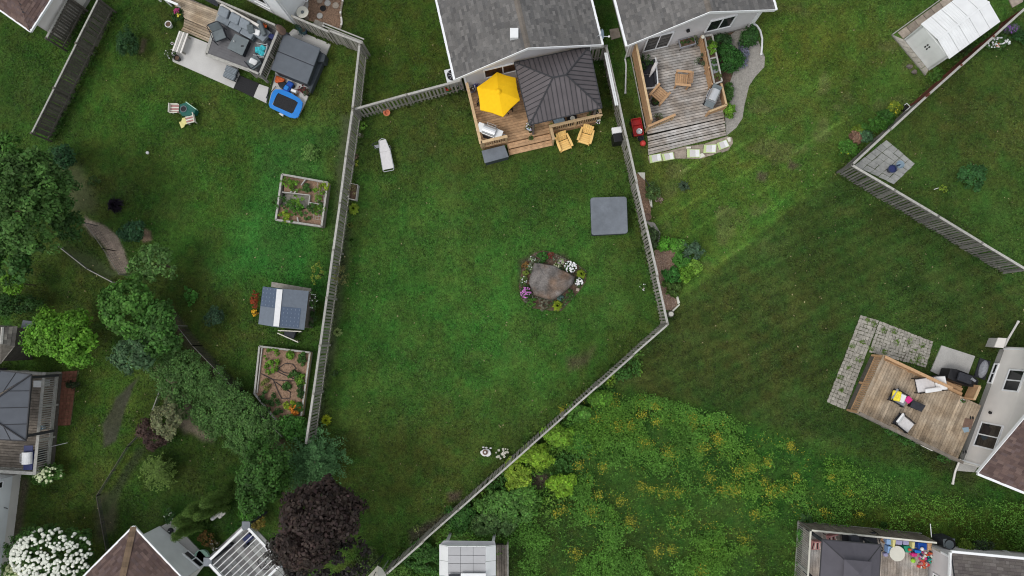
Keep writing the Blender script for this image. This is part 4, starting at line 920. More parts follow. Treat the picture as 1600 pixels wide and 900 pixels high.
# ---- neighbour bungalow (right) ---------------------------------------------------
C4 = K(940, 0, 3.334); D4 = K(960, 50, 6.4286); E4 = K(1060, 20, 6.0)
nb, NA, nu_, nv_, nl_, nzw, nzr = gable_house('bungalow with gray siding and gray shingle roof beyond the deck with red wagon', (135, 237), (905, 50), 2.8, 4.45, 7., over=.42, side=.45, Kf=C4)
nn_ = -nv_
window(nb, NA+nn_*.03, nu_, nn_, .75, 2.15, .52, 2.25, 2, 'glass')
window(nb, NA+nn_*.03, nu_, nn_, 3.95, 5.35, 1.15, 2.45, 2, 'glass')
p = NA+nu_*2.9+nn_*.05; M().stick((p.x, p.y, 2.0), (p.x+nn_.x*.12, p.y+nn_.y*.12, 2.0), .09, 12).build('wall_vent', 'black', nb)
wp = NA-nu_*.12+nn_*.06
downspout('white downspout pipe running down the house corner and along the grass', [Vector((wp.x, wp.y, 2.6)), Vector((wp.x, wp.y, .12)), D4(118, 330, .08), D4(110, 620, .08)])
wp = NA+nu_*(nl_+.1)+nn_*.06
downspout('white curved drain hose looping from the house corner onto the gravel', [Vector((wp.x, wp.y, 2.6)), Vector((wp.x, wp.y, .15)), E4(690, 95, .1), E4(735, 120, .1), E4(768, 170, .1), E4(785, 240, .1), E4(783, 320, .1), E4(775, 400, .1)], .055)
# neighbour deck
nz = .45; NR = [C4(185, 262, nz), C4(255, 660, nz), C4(645, 590, nz), C4(560, 190, nz)]
A_ = C4(160, 235, nz); B_ = C4(240, 700, nz); C_ = C4(640, 612, nz); D_ = C4(545, 165, nz)
nd = wthing('deck', 'weathered gray neighbour deck holding two cedar armchairs', 'deck', (A_+C_)/2*1)
boards(nd, B_, C_, D_, A_, nz, .14, m='deck_gray', joints=1, gap=.026); skirt(nd, (A_, B_, C_, D_), nz, 'dark_wood'); nograss((A_, B_, C_, D_))
# broad steps in front
zst = [.33, .22, .11]; e0 = [C4(240, 705, .45), C4(243, 735, .33), C4(243, 772, .22), C4(244, 808, .11)]; e1 = [C4(640, 612, .45), C4(644, 640, .33), C4(647, 680, .22), C4(650, 705, .11)]
for k in range(3):
    boards(nd, e0[k]+Vector((0, 0, 0)), e1[k], e1[k+1], e0[k+1], zst[k], .15, m='deck_gray', name='step_board', gap=.03)
    flat(nd, 'step_riser', 'dark_wood', [lerp(e0[k], e1[k], .01), lerp(e1[k], e0[k], .01), lerp(e1[k+1], e0[k+1], .01)+Vector((0, .03, 0)), lerp(e0[k+1], e1[k+1], .01)+Vector((0, .03, 0))], 0, zst[k]-.04)
nograss((e0[0], e1[0], e1[3], e0[3]))
# privacy screen on the left side (slatted wood wall with arch braces)
S0 = C4(150, 245, .45); S1 = C4(235, 668, .45); S0.z = S1.z = 0
ps = wthing('privacy_screen', 'tall tan wooden privacy screen along the left side of the neighbour deck', 'screen', (S0+S1)/2)
dsn = (S1-S0).normalized(); nsn = Vector((-dsn.y, dsn.x, 0)); Ls = (S1-S0).length
for k in range(12): M().beam(S0, S1, .022, .5+.115*k, .607+.115*k).build('plank', 'cedar', ps)
M().beam(S0, S1, .11, 1.885, 1.925).build('cap_board', 'new_wood', ps); M().beam(S0-nsn*.07, S1-nsn*.07, .03, .35, .48).build('bottom_board', 'gray_wood_cap', ps)
for i in range(5): p = S0+dsn*(Ls*i/4); M().beam(p-dsn*.045+nsn*.03, p+dsn*.045+nsn*.03, .09, 0, 1.88).build('post', 'cedar', ps)
# lower planter/railing on the front-left
R0 = C4(248, 655, 1.25); R1 = C4(380, 598, 1.25); rr_ = wthing('wooden_railing', 'short tan railing at the front corner of the neighbour deck', 'railing', (R0.x, R0.y, 0)); railing(rr_, R0, R1, nz, 1.25, 'new_wood', .12, .12, posts=1.5, capm='cedar')
for (x0_, y0_, x1_, y1_, lb) in ((305, 600, 270, 625, 'a'),): pass
c = C4(300, 608, .95); pot('narrow box of green plants along the short tan railing', (c.x, c.y, nz), .13, .3, 'dark_wood', (.07, .1, .05), .24, pn=200)
# folded umbrella, sofa, cushions
c = D4(330, 390, .9); sf = thing('patio_sofa', 'white framed patio seat with dark navy cushions against the privacy screen', 'sofa', (c.x+.05, c.y-.15, nz), ang(D4(330, 360), D4(350, 600))-math.pi/2+math.pi/2*0)
for (y0_, y1_) in ((-.72, -.02), (.02, .68)): M().box(-.30, y0_*-1 if False else y0_, .30, .30, y1_, .43).build('seat_cushion', 'navy' if False else 'charcoal', sf, bevel=.04)
M().box(-.42, -.78, .12, .34, .74, .29).build('frame', 'white', sf, bevel=.02); M().box(-.46, -.78, .29, -.38, .74, .62).build('backrest', 'white', sf, bevel=.02)
for yy in (-.38, .32): M().box(-.37, yy-.3, .44, -.24, yy+.3, .72).build('back_cushion', 'charcoal', sf, bevel=.05)
for sx in (-.38, .3):
    for yy in (-.72, .68): M().box(sx-.03, yy-.03, 0, sx+.03, yy+.03, .12).build('leg', 'white', sf)
q0 = D4(425, 305, 1.7); q1 = D4(352, 450, .9); fu = wthing('folded_umbrella', 'folded white cloth umbrella leaning over the dark patio seat', 'umbrella', (q1.x, q1.y, 0)); 
M().stick(q1, lerp(q1, q0, .5), .03, 10, .10).build('cloth', 'white_fabric', fu); M().stick(lerp(q1, q0, .5), q0, .10, 10, .085).build('upper_cloth', 'white_fabric', fu); M().stick(Vector((q1.x-.1, q1.y-.2, nz)), q0+(q0-q1).normalized()*.06, .02, 6).build('pole', 'steel', fu); M().cyl(q1.x-.1, q1.y-.2, nz, nz+.06, .22, n=16).build('base', 'charcoal', fu)
c = D4(320, 305, 1.0); pot('bushy dark green potted plant in the corner of the privacy screen', (c.x, c.y, nz), .2, .4, 'brown', G_DARK, .42, pn=800, leaf=.07)
cc_ = cedar_chair('light cedar armchair in the middle of the neighbour deck, back turned to the planters', (0, 0, 0), 0, group='cedar armchairs on the neighbour deck')
c = D4(690, 470, .95); cc_.location = (c.x, c.y, nz); cc_.rotation_euler.z = ang(D4(730, 475), D4(620, 465))-math.pi/2; c.z = nz
c = D4(455, 625, .95); again(cc_, 'light cedar armchair angled toward the privacy screen beside the dark cushions', (c.x, c.y, nz), ang(D4(420, 670), D4(490, 590))-math.pi/2+math.pi*0)
c = D4(405, 705, .6); pot('dark round planter behind the angled cedar armchair', (c.x, c.y, nz), .2, .25, 'black', G_DARK, .2, pn=200)
c = D4(730, 95, .9); pl = thing('planter_box', 'gray rectangular planter table with round cacti pots by the glass door', 'planter', (c.x, c.y-.05, nz), ang(D4(680, 120), D4(790, 90))); M().box(-.42, -.22, .35, .42, .22, .52).build('box', 'cloth_gray', pl, bevel=.01); M().box(-.38, -.18, .5, .38, .18, .53).build('potting_soil', 'soil', pl)
for sx in (-.36, .36):
    for sy in (-.17, .17): M().box(sx-.02, sy-.02, 0, sx+.02, sy+.02, .35).build('leg', 'dark_wood', pl)
for xx, cl in ((-.24, G_MID), (0, (.02, .04, .02)), (.24, G_MID)):
    p, n_, c_ = crown_pts((xx, 0, .58), (.12, .12, .08), 8, 20, .05, cl, low=-.2); leafmesh('leaves', p, n_, .05, c_, pl)
c = D4(800, 50, 1.0); pot('feathery green pot plant behind the gray planter table', (c.x, c.y+.02, nz), .12, .3, 'brown', (.09, .12, .05), .26, pn=260)
c = E4(218, 435, .9); pot('gray green shrub in a pot by the planter wall', (c.x, c.y, nz), .16, .25, 'charcoal', (.06, .085, .06), .34, pn=420)
c = E4(150, 265, .8); pot('small spiky gray potted plant right of the planter table', (c.x+.12, c.y-.02, nz), .1, .2, 'steel', (.08, .12, .11), .16, pn=120)
# planter wall (right side of deck): white trough with plants
T = [E4(245, 215, 1.3), E4(318, 205, 1.3), E4(410, 640, 1.3), E4(340, 665, 1.3)]; tr = wthing('planter_trough', 'long white-edged planter trough of greens along the deck side', 'planter', sum(T, Vector((0, 0, 0)))/4-Vector((0, 0, 1.3)))
for i in range(4): M().beam(T[i], T[(i+1) % 4], .07, 1.22, 1.30).build('edge_board', 'gray_wood_cap', tr)
for i in (1, 3): M().beam(T[i], T[(i+1) % 4], .05, .02, 1.22).build('side_panel', 'cedar' if i == 3 else 'gray_wood', tr)
for t0 in (.48,): M().beam(lerp(T[0], T[3], t0), lerp(T[1], T[2], t0), .07, 1.2, 1.295).build('divider', 'gray_wood_cap', tr)
flat(tr, 'potting_soil', 'soil', T, 1.0, 1.12)
flat(tr, 'white_liner', 'cloth_gray', [lerp(T[0], T[3], .50), lerp(T[1], T[2], .5), lerp(T[1], T[2], .78), lerp(T[0], T[3], .78)], 1.13, 1.16)
L_ = [crown_pts(E4(325, 330, 1.3), (.28, .36, .15), 22, 30, .09, G_BRIGHT), crown_pts(E4(340, 490, 1.25), (.16, .35, .08), 22, 14, .06, G_MID), crown_pts(E4(370, 590, 1.25), (.2, .2, .12), 14, 20, .07, G_OLIVE), crown_pts(E4(290, 260, 1.25), (.12, .2, .1), 8, 20, .07, G_DARK)]
p, n_, c_ = cat3(L_); leafmesh('leaves', p, n_, .07, c_, tr)
c = E4(230, 225, 1.45); o = wthing('fence_lamp', 'round white globe lamp on the post by the house wall', 'lamp', (c.x, c.y, 0)); M().ball((c.x, c.y, 1.45), .10, 10).build('globe', 'cream', o); M().box(c.x-.05, c.y-.05, nz, c.x+.05, c.y+.05, 1.36).build('post', 'cedar', o)
gsc = wthing('lattice_screen', 'orange tan slatted screen behind the long planter trough', 'screen', (T[0].x, T[0].y, 0))
q0 = T[0]+Vector((-.12, 0, 0)); q1 = T[3]+Vector((-.12, 0, 0))
for k in range(6): M().beam(q0, q1, .02, .55+.12*k, .64+.12*k).build('slat', 'cedar', gsc)
for t0 in (0, .33, .66, 1): p = lerp(q0, q1, t0); M().box(p.x-.04, p.y-.04, nz-.1, p.x+.04, p.y+.04, 1.3).build('post', 'cedar', gsc)
# low tan rails at the lower right of the deck
q0 = E4(405, 665, 1.2); q1 = E4(452, 862, 1.2); q2 = C4(560, 583, 1.1)
r2 = wthing('wooden_railing', 'tan plank railing wrapping the corner behind the silver grill', 'railing', (q1.x, q1.y, 0))
for a_1, b_1 in ((q0, q1), (q1, q2)):
    M().beam(a_1, b_1, .10, 1.16, 1.20).build('rail_cap', 'new_wood', r2)
    for k in range(5): M().beam(a_1, b_1, .022, .5+.125*k, .61+.125*k).build('plank', 'cedar', r2)
for p in (q0, q1, q2): M().box(p.x-.045, p.y-.045, 0, p.x+.045, p.y+.045, 1.155).build('post', 'cedar', r2)
c = E4(330, 775, 1.4); grill('silver-lidded grill with gray side shelves by the tan plank railing', (c.x, c.y, nz), ang(E4(360, 690), E4(280, 870))+math.pi, 'cloth_gray', 'steel', .62, .32, shelf='table_gray')
# red wagon, bucket, ball
c = C3b(430, 715, .3); wg = thing('garden_wagon', 'dark red garden wagon parked beside the neighbour deck', 'wagon', (c.x, c.y, 0), math.radians(10)); 
M().box(-.25, -.45, .2, .25, .45, .23).build('bed', 'red', wg); 
for a_1, b_1 in (((-.25, -.45), (.25, -.45)), ((.25, -.45), (.25, .45)), ((.25, .45), (-.25, .45)), ((-.25, .45), (-.25, -.45)), ((-.25, .12), (.25, .12))): M().beam((*a_1, 0), (*b_1, 0), .03, .23, .42).build('side', 'red', wg)
for sx in (-.27, .27):
    for sy in (-.3, .3): M().stick((sx-.03, sy, .12), (sx+.03, sy, .12), .12, 12).build('wheel', 'rubber', wg)
M().tube([(0, .45, .25), (0, .75, .12)], .015, 6).build('handle', 'black', wg)
c = C3b(445, 742, .5); o = thing('metal_bucket', 'shiny metal bucket sitting in the red wagon', 'bucket', (c.x, c.y, .231)); M().lathe(0, 0, [(.10, 0), (.15, .24), (.155, .25), (.13, .24), (.09, .04)], 18).build('bucket', 'steel', o)
c = C3b(455, 790, .25); o = thing('plastic_pail', 'dark round pail between the red wagon and the red ball', 'bucket', (c.x, c.y, 0)); M().lathe(0, 0, [(.12, 0), (.16, .24), (.165, .25), (.14, .24), (.10, .04)], 18).build('pail', 'charcoal', o)
c = C3b(470, 828, .16); o = thing('red_ball', 'plain red play ball beside the neighbour deck corner', 'ball', (c.x, c.y, .16)); M().ball((0, 0, 0), .16, 20).build('ball', 'redball', o, smooth=True)
# stepping pavers with green-white covers
ST = K(1000, 200, 10.0)
path = bed('stone_border', [(120, 440), (330, 390), (700, 290), (1000, 250), (1360, 130), (1440, 150), (1450, 240), (1390, 330), (1200, 395), (950, 480), (560, 480), (150, 555)], 'stone_slab', K_=ST, h=.01)
LBL = ['first lime and white cushion pad in the row, at the deck corner', 'second lime and white pad from the deck corner, beside bare slab', 'middle lime and white pad, right of the bare slab', 'lime and white pad set square with darker green edge', 'last lime and white pad, tilted near the gravel path']
for lb, q in zip(LBL, ([(140, 425), (325, 392), (348, 510), (160, 550)], [(335, 405), (520, 370), (542, 485), (370, 515)], [(735, 325), (940, 330), (945, 458), (735, 460)], [(1000, 262), (1200, 250), (1190, 390), (990, 388)], [(1200, 235), (1350, 175), (1405, 285), (1240, 345)])):
    W_ = [ST(x, y, .09) for x, y in q]; o = wthing('seat_pad', lb, 'cushion', (W_[0].x, W_[0].y, .05), 'lime and white pads along the step'); 
    flat(o, 'lime_edge', 'lime_pale', W_, .045, .085, .01)
    f_ = lambda a, b: lerp(lerp(W_[0], W_[1], a), lerp(W_[3], W_[2], a), b); flat(o, 'gray_panel', 'siding', [f_(.2, .08), f_(.62, .08), f_(.62, .92), f_(.2, .92)], .086, .094); flat(o, 'white_panel', 'white', [f_(.63, .08), f_(.93, .08), f_(.93, .92), f_(.63, .92)], .086, .096)
for lb, q in (('bare mauve flat slab in the row of pads', [(545, 370), (720, 330), (725, 465), (560, 475)]), ('long bare slab above the middle pads', [(800, 285), (990, 255), (985, 320), (820, 325)]), ('peach natural stone in the step border', [(1260, 345), (1385, 300), (1385, 345), (1280, 385)]), ('cream angular stone at the bottom of the border', [(940, 400), (985, 390), (1020, 440), (930, 475)]), ('cream stone at the end of the border by the gravel', [(1360, 150), (1415, 140), (1420, 210), (1380, 215)]), ('tan stone under the square-set pad', [(1030, 405), (1180, 395), (1150, 420), (1040, 445)]), ('small white brick beside the bare slabs', [(720, 292), (800, 290), (800, 318), (730, 322)])):
    o = M().prism([ST(x, y, .07)[:2] for x, y in q], .0, .075).build('border_stone', 'stone_slab' if 'white' not in lb and 'cream' not in lb else 'cream', bevel=.012); tag(o, lb, 'stone')
# gravel path
bed('gravel_path', [(1135, 60), (1160, 40), (1183, 60), (1195, 90), (1194, 105), (1180, 120), (1170, 135), (1163, 165), (1160, 185), (1150, 200), (1135, 212), (1132, 180), (1140, 160), (1140, 130), (1150, 100)], 'gravel', 5000, .03, ((.46, .43, .39), (.22, .21, .20)), K_=lambda x, y, z: P(x, y, z), h=.02)
bed('soil_bed', [(1112, 60), (1170, 42), (1178, 60), (1170, 95), (1155, 110), (1145, 125), (1142, 180), (1132, 190), (1120, 130)], 'soil', 600, .05, ((.2, .14, .1), (.1, .07, .05)), K_=lambda x, y, z: P(x, y, z), h=.01)
tree('shrub', 'dense dark green shrub mass between the planter trough and the lavender', 'shrub', 1139, 92, .55, (17, 24), 60, 70, (.022, .075, .018), .09, .28, base=(1138, 90))
tree('shrub', 'dark green shrub at the house wall right end of the flower bed', 'shrub', 1171, 58, .5, (13, 15), 36, 70, (.022, .065, .018), .09, .26, base=(1171, 60))
tree('shrub', 'dark leafy shrub under the white house window', 'shrub', 1128, 66, .45, (14, 11), 30, 60, (.025, .065, .025), .09, .24, base=(1128, 68))
tree('lavender', 'gray violet lavender spilling onto the gravel path', 'plant', 1161, 86, .3, (8, 19), 36, 50, (.12, .13, .22), .06, .17, base=(1161, 86))
tree('shrub', 'bright green low plant below the silver grill corner', 'shrub', 1139, 172, .4, (8, 11), 24, 50, G_BRIGHT, .09, .2, base=(1139, 173))
tree('shrub', 'mid green foliage strip beside the tan plank railing', 'shrub', 1137, 146, .4, (7, 15), 24, 50, G_MID, .09, .2, base=(1137, 147))
# ---- open lawn: spa cover, boulder with flowers, lounger, ornaments --------------------
C9 = K(780, 260, 3.4615); B8 = K(800, 380, 7.826)
hot_tub('plain slate gray rounded square spa cover standing on the open lawn', [C9(493, 168, .85), C9(690, 162, .85), C9(697, 362, .85), C9(500, 372, .85)][::1], .85, fold=False, name='spa'); nograss([C9(500, 172), C9(688, 170), C9(690, 355), C9(505, 360)])
bed('soil_ring', [(270, 120), (370, 90), (480, 105), (620, 170), (800, 260), (910, 340), (905, 470), (830, 580), (720, 700), (600, 830), (420, 820), (220, 790), (110, 680), (85, 520), (120, 330), (190, 200)], 'soil', 2200, .05, ((.24, .20, .17), (.10, .08, .06)), K_=B8, h=.0)
n__ = 5200; X = rng.uniform(B8(85, 0).x, B8(910, 0).x, n__); Y = rng.uniform(B8(0, 840).y, B8(0, 90).y, n__); a, b = w2px(X, Y); k = (pmask(a, b, NOGRASS[-1], 2) > .7)*np.clip((fbm(X, Y, .35, 88, 3)-.42)*6, 0, 1) > rng.random(n__); X, Y = X[k], Y[k]; t = np.clip((fbm(X, Y, .3, 99, 2)-.4)*5, 0, 1)[:, None]
leafmesh('ring_groundcover', np.stack([X, Y, rng.uniform(.04, .22, len(X))], 1), rng.normal(0, .4, (len(X), 3))+np.array([0, 0, 1]), rng.uniform(.04, .10, len(X)), (np.array([.05, .13, .03])*(1-t)+np.array([.17, .19, .14])*t)*rng.uniform(.5, 1.5, (len(X), 1)), None, .6, kind='stuff')
# boulder: angular outline, domed top
bo = wthing('boulder', 'big brown gray angular boulder ringed by flowers on the lawn', 'rock', B8(480, 450))
out = [(275, 235), (400, 255), (510, 270), (640, 335), (775, 405), (745, 500), (640, 600), (530, 680), (480, 692), (380, 672), (270, 630), (208, 490), (222, 400)]
base = [B8(x, y, .38) for x, y in out]; cen = B8(430, 450, .7); mm = M(); rings = []
for (f, z) in ((.93, -.05), (1.0, .2), (.985, .44), (.93, .54), (.72, .60), (.42, .68), (.14, .74)):
    ring = []
    for i in range(len(base)*4):
        t = i/4; a_, b_ = base[int(t) % len(base)], base[(int(t)+1) % len(base)]; p = lerp(a_, b_, t-int(t)); q = Vector((cen.x, cen.y, 0))+(Vector((p.x, p.y, 0))-Vector((cen.x, cen.y, 0)))*f
        nz_ = (float(fbm(np.array(q.x), np.array(q.y), .35, 9, 3))-.5); ring.append(Vector((q.x+nz_*.05, q.y+nz_*.04, z+nz_*(.22 if z > .3 else .05))))
    rings.append(ring)
n_ = len(rings[0]); vs = [v for r_ in rings for v in r_]+[Vector((cen.x, cen.y, .74))]; fs = []
for k in range(len(rings)-1): fs += [(k*n_+i, k*n_+(i+1) % n_, (k+1)*n_+(i+1) % n_, (k+1)*n_+i) for i in range(n_)]
fs += [((len(rings)-1)*n_+i, (len(rings)-1)*n_+(i+1) % n_, len(vs)-1) for i in range(n_)]; mm._add(vs, fs); mm.build('rock_body', 'rock', bo)
PX8 = lambda x, y: (800+x/7.826, 380+y/7.826)
def small(label, x, y, r, col, nf=0, fl=None, fs=.04, n=16, nl=26, leaf=.07, name='flower_clump', cat='plant', z=None, T=PX8):
    a, b = T(x, y); return shrub(label, a, b, r, col, n, nl, leaf, z=z, name=name, cat=cat, nf=nf, flcol=fl or (.8, .8, .8), fs=fs)
small('round mound of small white flowers on the upper right rim of the boulder', 715, 290, 9.5, G_DARK, 60, (.85, .85, .85), .045, 20, 34)
small('smaller cluster of white flowers near the pointed end of the boulder', 820, 475, 6, G_DARK, 24, (.88, .88, .88), .05)
small('round phlox mound covered in magenta violet flowers beside the boulder', 165, 600, 9, G_DARK, 60, (.55, .20, .52), .04, 20, 34)
small('deep green leafy plant above the boulder', 370, 170, 9, (.03, .10, .02), 0, leaf=.10, nl=40)
small('reddish brown small shrub next to the deep green leafy plant', 468, 150, 5, (.14, .035, .03))
small('pale gray green succulent clump above the white flower mound', 600, 235, 6, (.22, .27, .20), 10, (.5, .4, .45), .03)
small('cream flower sprig touching the top edge of the boulder', 545, 275, 4.5, G_OLIVE, 12, (.75, .75, .5), .04)
small('mixed pink and green sedum at the upper right of the boulder', 640, 240, 4.5, (.16, .11, .13), 10, (.5, .35, .45), .03)
small('white edged hosta sprig at the upper left of the flower ring', 250, 195, 5, (.10, .14, .09), 6, (.8, .8, .8), .03)
small('gray green clump left above the boulder shoulder', 225, 300, 5.5, (.10, .13, .09), 5, (.7, .7, .7), .03)
small('rusty orange low plant at the left side of the boulder', 165, 275, 5.5, (.13, .075, .03), 6, (.35, .2, .05), .03)
small('yellow green wispy plant on the left of the boulder', 160, 375, 5.5, (.10, .14, .03))
small('speckled green and white plant above the violet phlox', 150, 450, 6, (.07, .11, .04), 10, (.7, .75, .7), .03)
small('leafy green plant below the violet phlox', 235, 725, 8, (.04, .11, .02))
small('dusty blue low plant at the bottom edge of the boulder', 590, 670, 5, (.06, .11, .13))
small('loose dark green plant at the lower right of the boulder', 710, 640, 8, (.03, .08, .02), 3, (.8, .8, .8), .02)
small('gray trailing foliage below the boulder', 390, 740, 9, (.10, .10, .09), n=14, nl=18)
hosta('lime yellow hosta directly below the boulder', *PX8(555, 765), 9.5, (.27, .36, .03), 40); hosta('lime yellow hosta by the pointed right end of the boulder', *PX8(845, 380), 8.5, (.24, .33, .03), 36)
o = M().prism([B8(x, y, .1)[:2] for x, y in ((790, 545), (830, 555), (815, 590), (780, 580))], 0, .1).build('edging_stone', 'stone_slab', bevel=.02); tag(o, 'small tan stone beside the white flower cluster', 'stone')
small('sparse white-flowered sprig in the lawn near the right fence', 1005, 448, 6, (.05, .11, .03), 8, (.8, .8, .8), .03, T=lambda x, y: (x, y), n=8, nl=14)
# lounger
C56 = K(560, 130, 5.2917); q0 = C56(195, 460, .5); q1 = C56(240, 690, .4)
c = lerp(q0, q1, .55); lo = thing('sun_lounger', 'lone off-white sun lounger with its metal side frame on the lawn', 'sun lounger', (c.x, c.y, 0), ang(q1, q0)-math.pi/2)
M().prism([(-.26, -.80), (.30, -.80), (.28, .15), (-.25, .15)], .33, .38).build('seat_sling', 'white_fabric', lo)
M().plate([(-.25, .16, .36), (.28, .16, .36), (.18, .72, .62), (-.14, .72, .62)], .035).build('back_sling', 'white_fabric', lo)
M().tube([(-.28, -.80, .34), (-.27, .15, .34), (-.17, .72, .62), (0, .80, .65), (.2, .72, .62), (.30, .15, .34), (.32, -.80, .34), (.28, -.90, .33), (-.24, -.90, .33), (-.28, -.80, .34)], .02, 6).build('frame', 'steel', lo)
for s in (-.27, .31):
    for y in (-.6, .35): M().tube([(s, y-.1, .34), (s, y, 0), (s, y+.1, .34)], .018, 6).build('leg', 'steel', lo)
M().tube([(-.25, .72, .5), (-.62, .70, .3), (-.3, .30, .34)], .022, 6).build('side_arm', 'charcoal', lo); M().box(-.5, .45, .30, -.2, .62, .33).build('side_tray', 'cloth_gray', lo)
# white garden ornament and the cream-flowered plant next to it
Z7 = K(740, 690, 22.5); c = Z7(430, 380, .35); og = wthing('garden_ornament', 'white scalloped shell-like garden ornament standing on the lawn by the diagonal fence', 'ornament', (c.x, c.y, 0))
fan = [Z7(x, y, .35) for x, y in ((225, 360), (250, 440), (310, 500), (370, 525), (430, 515), (490, 540), (560, 515), (620, 450), (600, 370), (540, 290), (450, 270), (350, 280), (270, 330))]
flat(og, 'shell', 'white', fan, .12, .34, .03); M().lathe(c.x-.03, c.y+.02, [(.05, .34), (.13, .36), (.14, .42), (.10, .44), (.08, .40)], 14).build('collar', 'brown', og); M().ball((c.x-.03, c.y+.02, .42), .065, 10).build('knob', 'white', og)
for x, y in ((340, 205), (450, 220), (600, 235)):
    q = Z7(x, y, .3); M().ball((q.x, q.y, .25), .07, 8, (1, .7, 1)).build('finial', 'white_fabric', og)
M().prism([Z7(x, y, .1)[:2] for x, y in ((300, 250), (620, 260), (560, 340), (330, 340))], 0, .14).build('base', 'charcoal', og)
c = Z7(1000, 420, .3); small('cluster of cream lily heads beside the white ornament', 784, 709, 10, G_DARK, 0, n=10, nl=20, T=lambda x, y: (x, y)); rt = bpy.data.objects['flower_clump.%03d' % (len([o for o in bpy.data.objects if o.name.startswith('flower_clump')])-1)]
for x, y, s in ((885, 300, 45), (790, 385, 28), (1035, 260, 40), (1045, 310, 35), (1120, 260, 30), (1200, 270, 24), (1050, 410, 62), (1110, 390, 50), (1180, 350, 36), (1210, 385, 30), (820, 540, 40), (885, 520, 52), (945, 590, 36), (1075, 520, 50), (1000, 440, 48)):
    q = Z7(x, y, .35); d_ = M()
    for k in range(5): a = k*1.257; rr_ = s/22.5*H/FPX*.9; d_.plate([(q.x, q.y, .36), (q.x+rr_*math.cos(a-.45), q.y+rr_*math.sin(a-.45), .38), (q.x+rr_*1.15*math.cos(a), q.y+rr_*1.15*math.sin(a), .37), (q.x+rr_*math.cos(a+.45), q.y+rr_*math.sin(a+.45), .38)], .008)
    d_.build('lily_head', 'cream', rt)
# hostas and plants along the left fence
hosta('bright lime hosta below the wire planter at the long fence', 554, 327, 10.5, (.20, .29, .03), 44)
hosta('pale variegated hosta lower along the long fence', 529, 519, 8, (.22, .30, .10), 32)
hosta('bright yellow hosta farthest down along the long fence', 511, 656, 9.5, (.30, .36, .02), 40)
hosta('small yellow sprig beneath the big lime hosta', 549, 353, 6, (.16, .20, .05), 18); hosta('thin green sprig at the fence near the two sprigs', 551, 376, 6, (.07, .15, .03), 20)
small('yellow green small plant near the top of the long fence', 556, 255, 5, (.16, .2, .03), T=lambda x, y: (x, y), n=8); small('bright leafy plant in the fence corner beside the picket fence', 566, 196, 8, (.08, .17, .03), T=lambda x, y: (x, y))
small('white-blossomed small plant in the corner below the bright leafy one', 564, 212, 4, (.08, .1, .06), 6, (.7, .65, .65), .025, T=lambda x, y: (x, y), n=8); small('pinkish small plant by the fence beneath the corner', 556, 244, 4, (.13, .09, .08), T=lambda x, y: (x, y), n=8)
small('sprawling brown green vine against the long fence by the small shed', 530, 432, (13, 24), (.10, .105, .045), n=26, nl=20, leaf=.06, T=lambda x, y: (x, y), z=.5, name='shrub', cat='shrub')
small('sparse yellow green sapling between the small shed and the fence', 497, 428, (13, 16), (.12, .16, .03), n=16, nl=18, T=lambda x, y: (x, y), z=.9, name='sapling', cat='tree')
small('dark sprig on the lawn edge between two yellow hostas', 523, 583, 5, (.025, .05, .02), T=lambda x, y: (x, y), n=8)
small('pale little flowering weed near the bottom of the diagonal fence', 651, 826, 6, (.12, .17, .06), 5, (.6, .65, .3), .02, T=lambda x, y: (x, y), n=8, nl=10)
V8 = K(430, 260, 8.1786)
q = [V8(955, 215, .35), V8(1055, 235, .35), V8(1030, 430, .35), V8(925, 408, .35)]; o = wthing('planter_box', 'gray open wire planter box with wispy plants against the long fence', 'planter', sum(q, Vector((0, 0, 0)))/4-Vector((0, 0, .35)))
for i in range(4): M().beam(q[i], q[(i+1) % 4], .035, .02, .36).build('side_board', 'gray_wood_cap', o)
flat(o, 'potting_soil', 'soil', [lerp(p, sum(q, Vector((0, 0, 0)))/4, .05) for p in q], .0, .22); p, n_, c_ = crown_pts(V8(985, 300, .4), (.2, .4, .12), 18, 14, .09, (.13, .12, .07)); leafmesh('leaves', p, n_, .06, c_, o)
nograss(q)
# ---- raised vegetable bed (U-shaped with inner recess) ---------------------------------
rb = wthing('raised_bed', 'square weathered raised bed of vegetables with inner recess and lattice strip', 'raised bed', V8(330, 440)); zr_ = .55
O4 = [V8(85, 100, zr_), V8(668, 205, zr_), V8(590, 765, zr_), V8(5, 680, zr_)]
for k, (i, j) in enumerate(((0, 1), (1, 2), (2, 3), (3, 0))):
    for lay in range(3): M().beam(O4[i], O4[j], .06, .02+.165*lay, .18+.165*lay).build('side_board', 'gray_wood', rb)
    M().beam(O4[i], O4[j], .10, .515, zr_).build('cap_board', 'gray_wood_cap', rb)
I4 = [V8(85, 325, zr_), V8(440, 365, zr_), V8(420, 525, zr_), V8(40, 480, zr_)]
for i in (0, 1): 
    M().beam(I4[i], I4[i+1], .045, .02, .53).build('inner_board', 'gray_wood_cap', rb)
ce = sum(O4, Vector((0, 0, 0)))/4; up_ = [O4[0], O4[1], V8(640, 460, zr_), V8(440, 450, zr_), I4[1], I4[0]]
for pl_ in ([O4[0], O4[1], lerp(O4[1], O4[2], .48), I4[1], I4[0]], [I4[1], lerp(O4[1], O4[2], .48), O4[2], V8(270, 730, zr_), V8(280, 560, zr_), I4[2]], [V8(280, 560, zr_), V8(270, 730, zr_), O4[3], I4[3]]): flat(rb, 'potting_soil', 'mulch', [lerp(p, ce, .03) for p in pl_], .0, .34)
flat(rb, 'recess_floor', 'gray_wood', [lerp(p, sum(I4, Vector((0, 0, 0)))/4, .03) for p in I4], 0, .10)
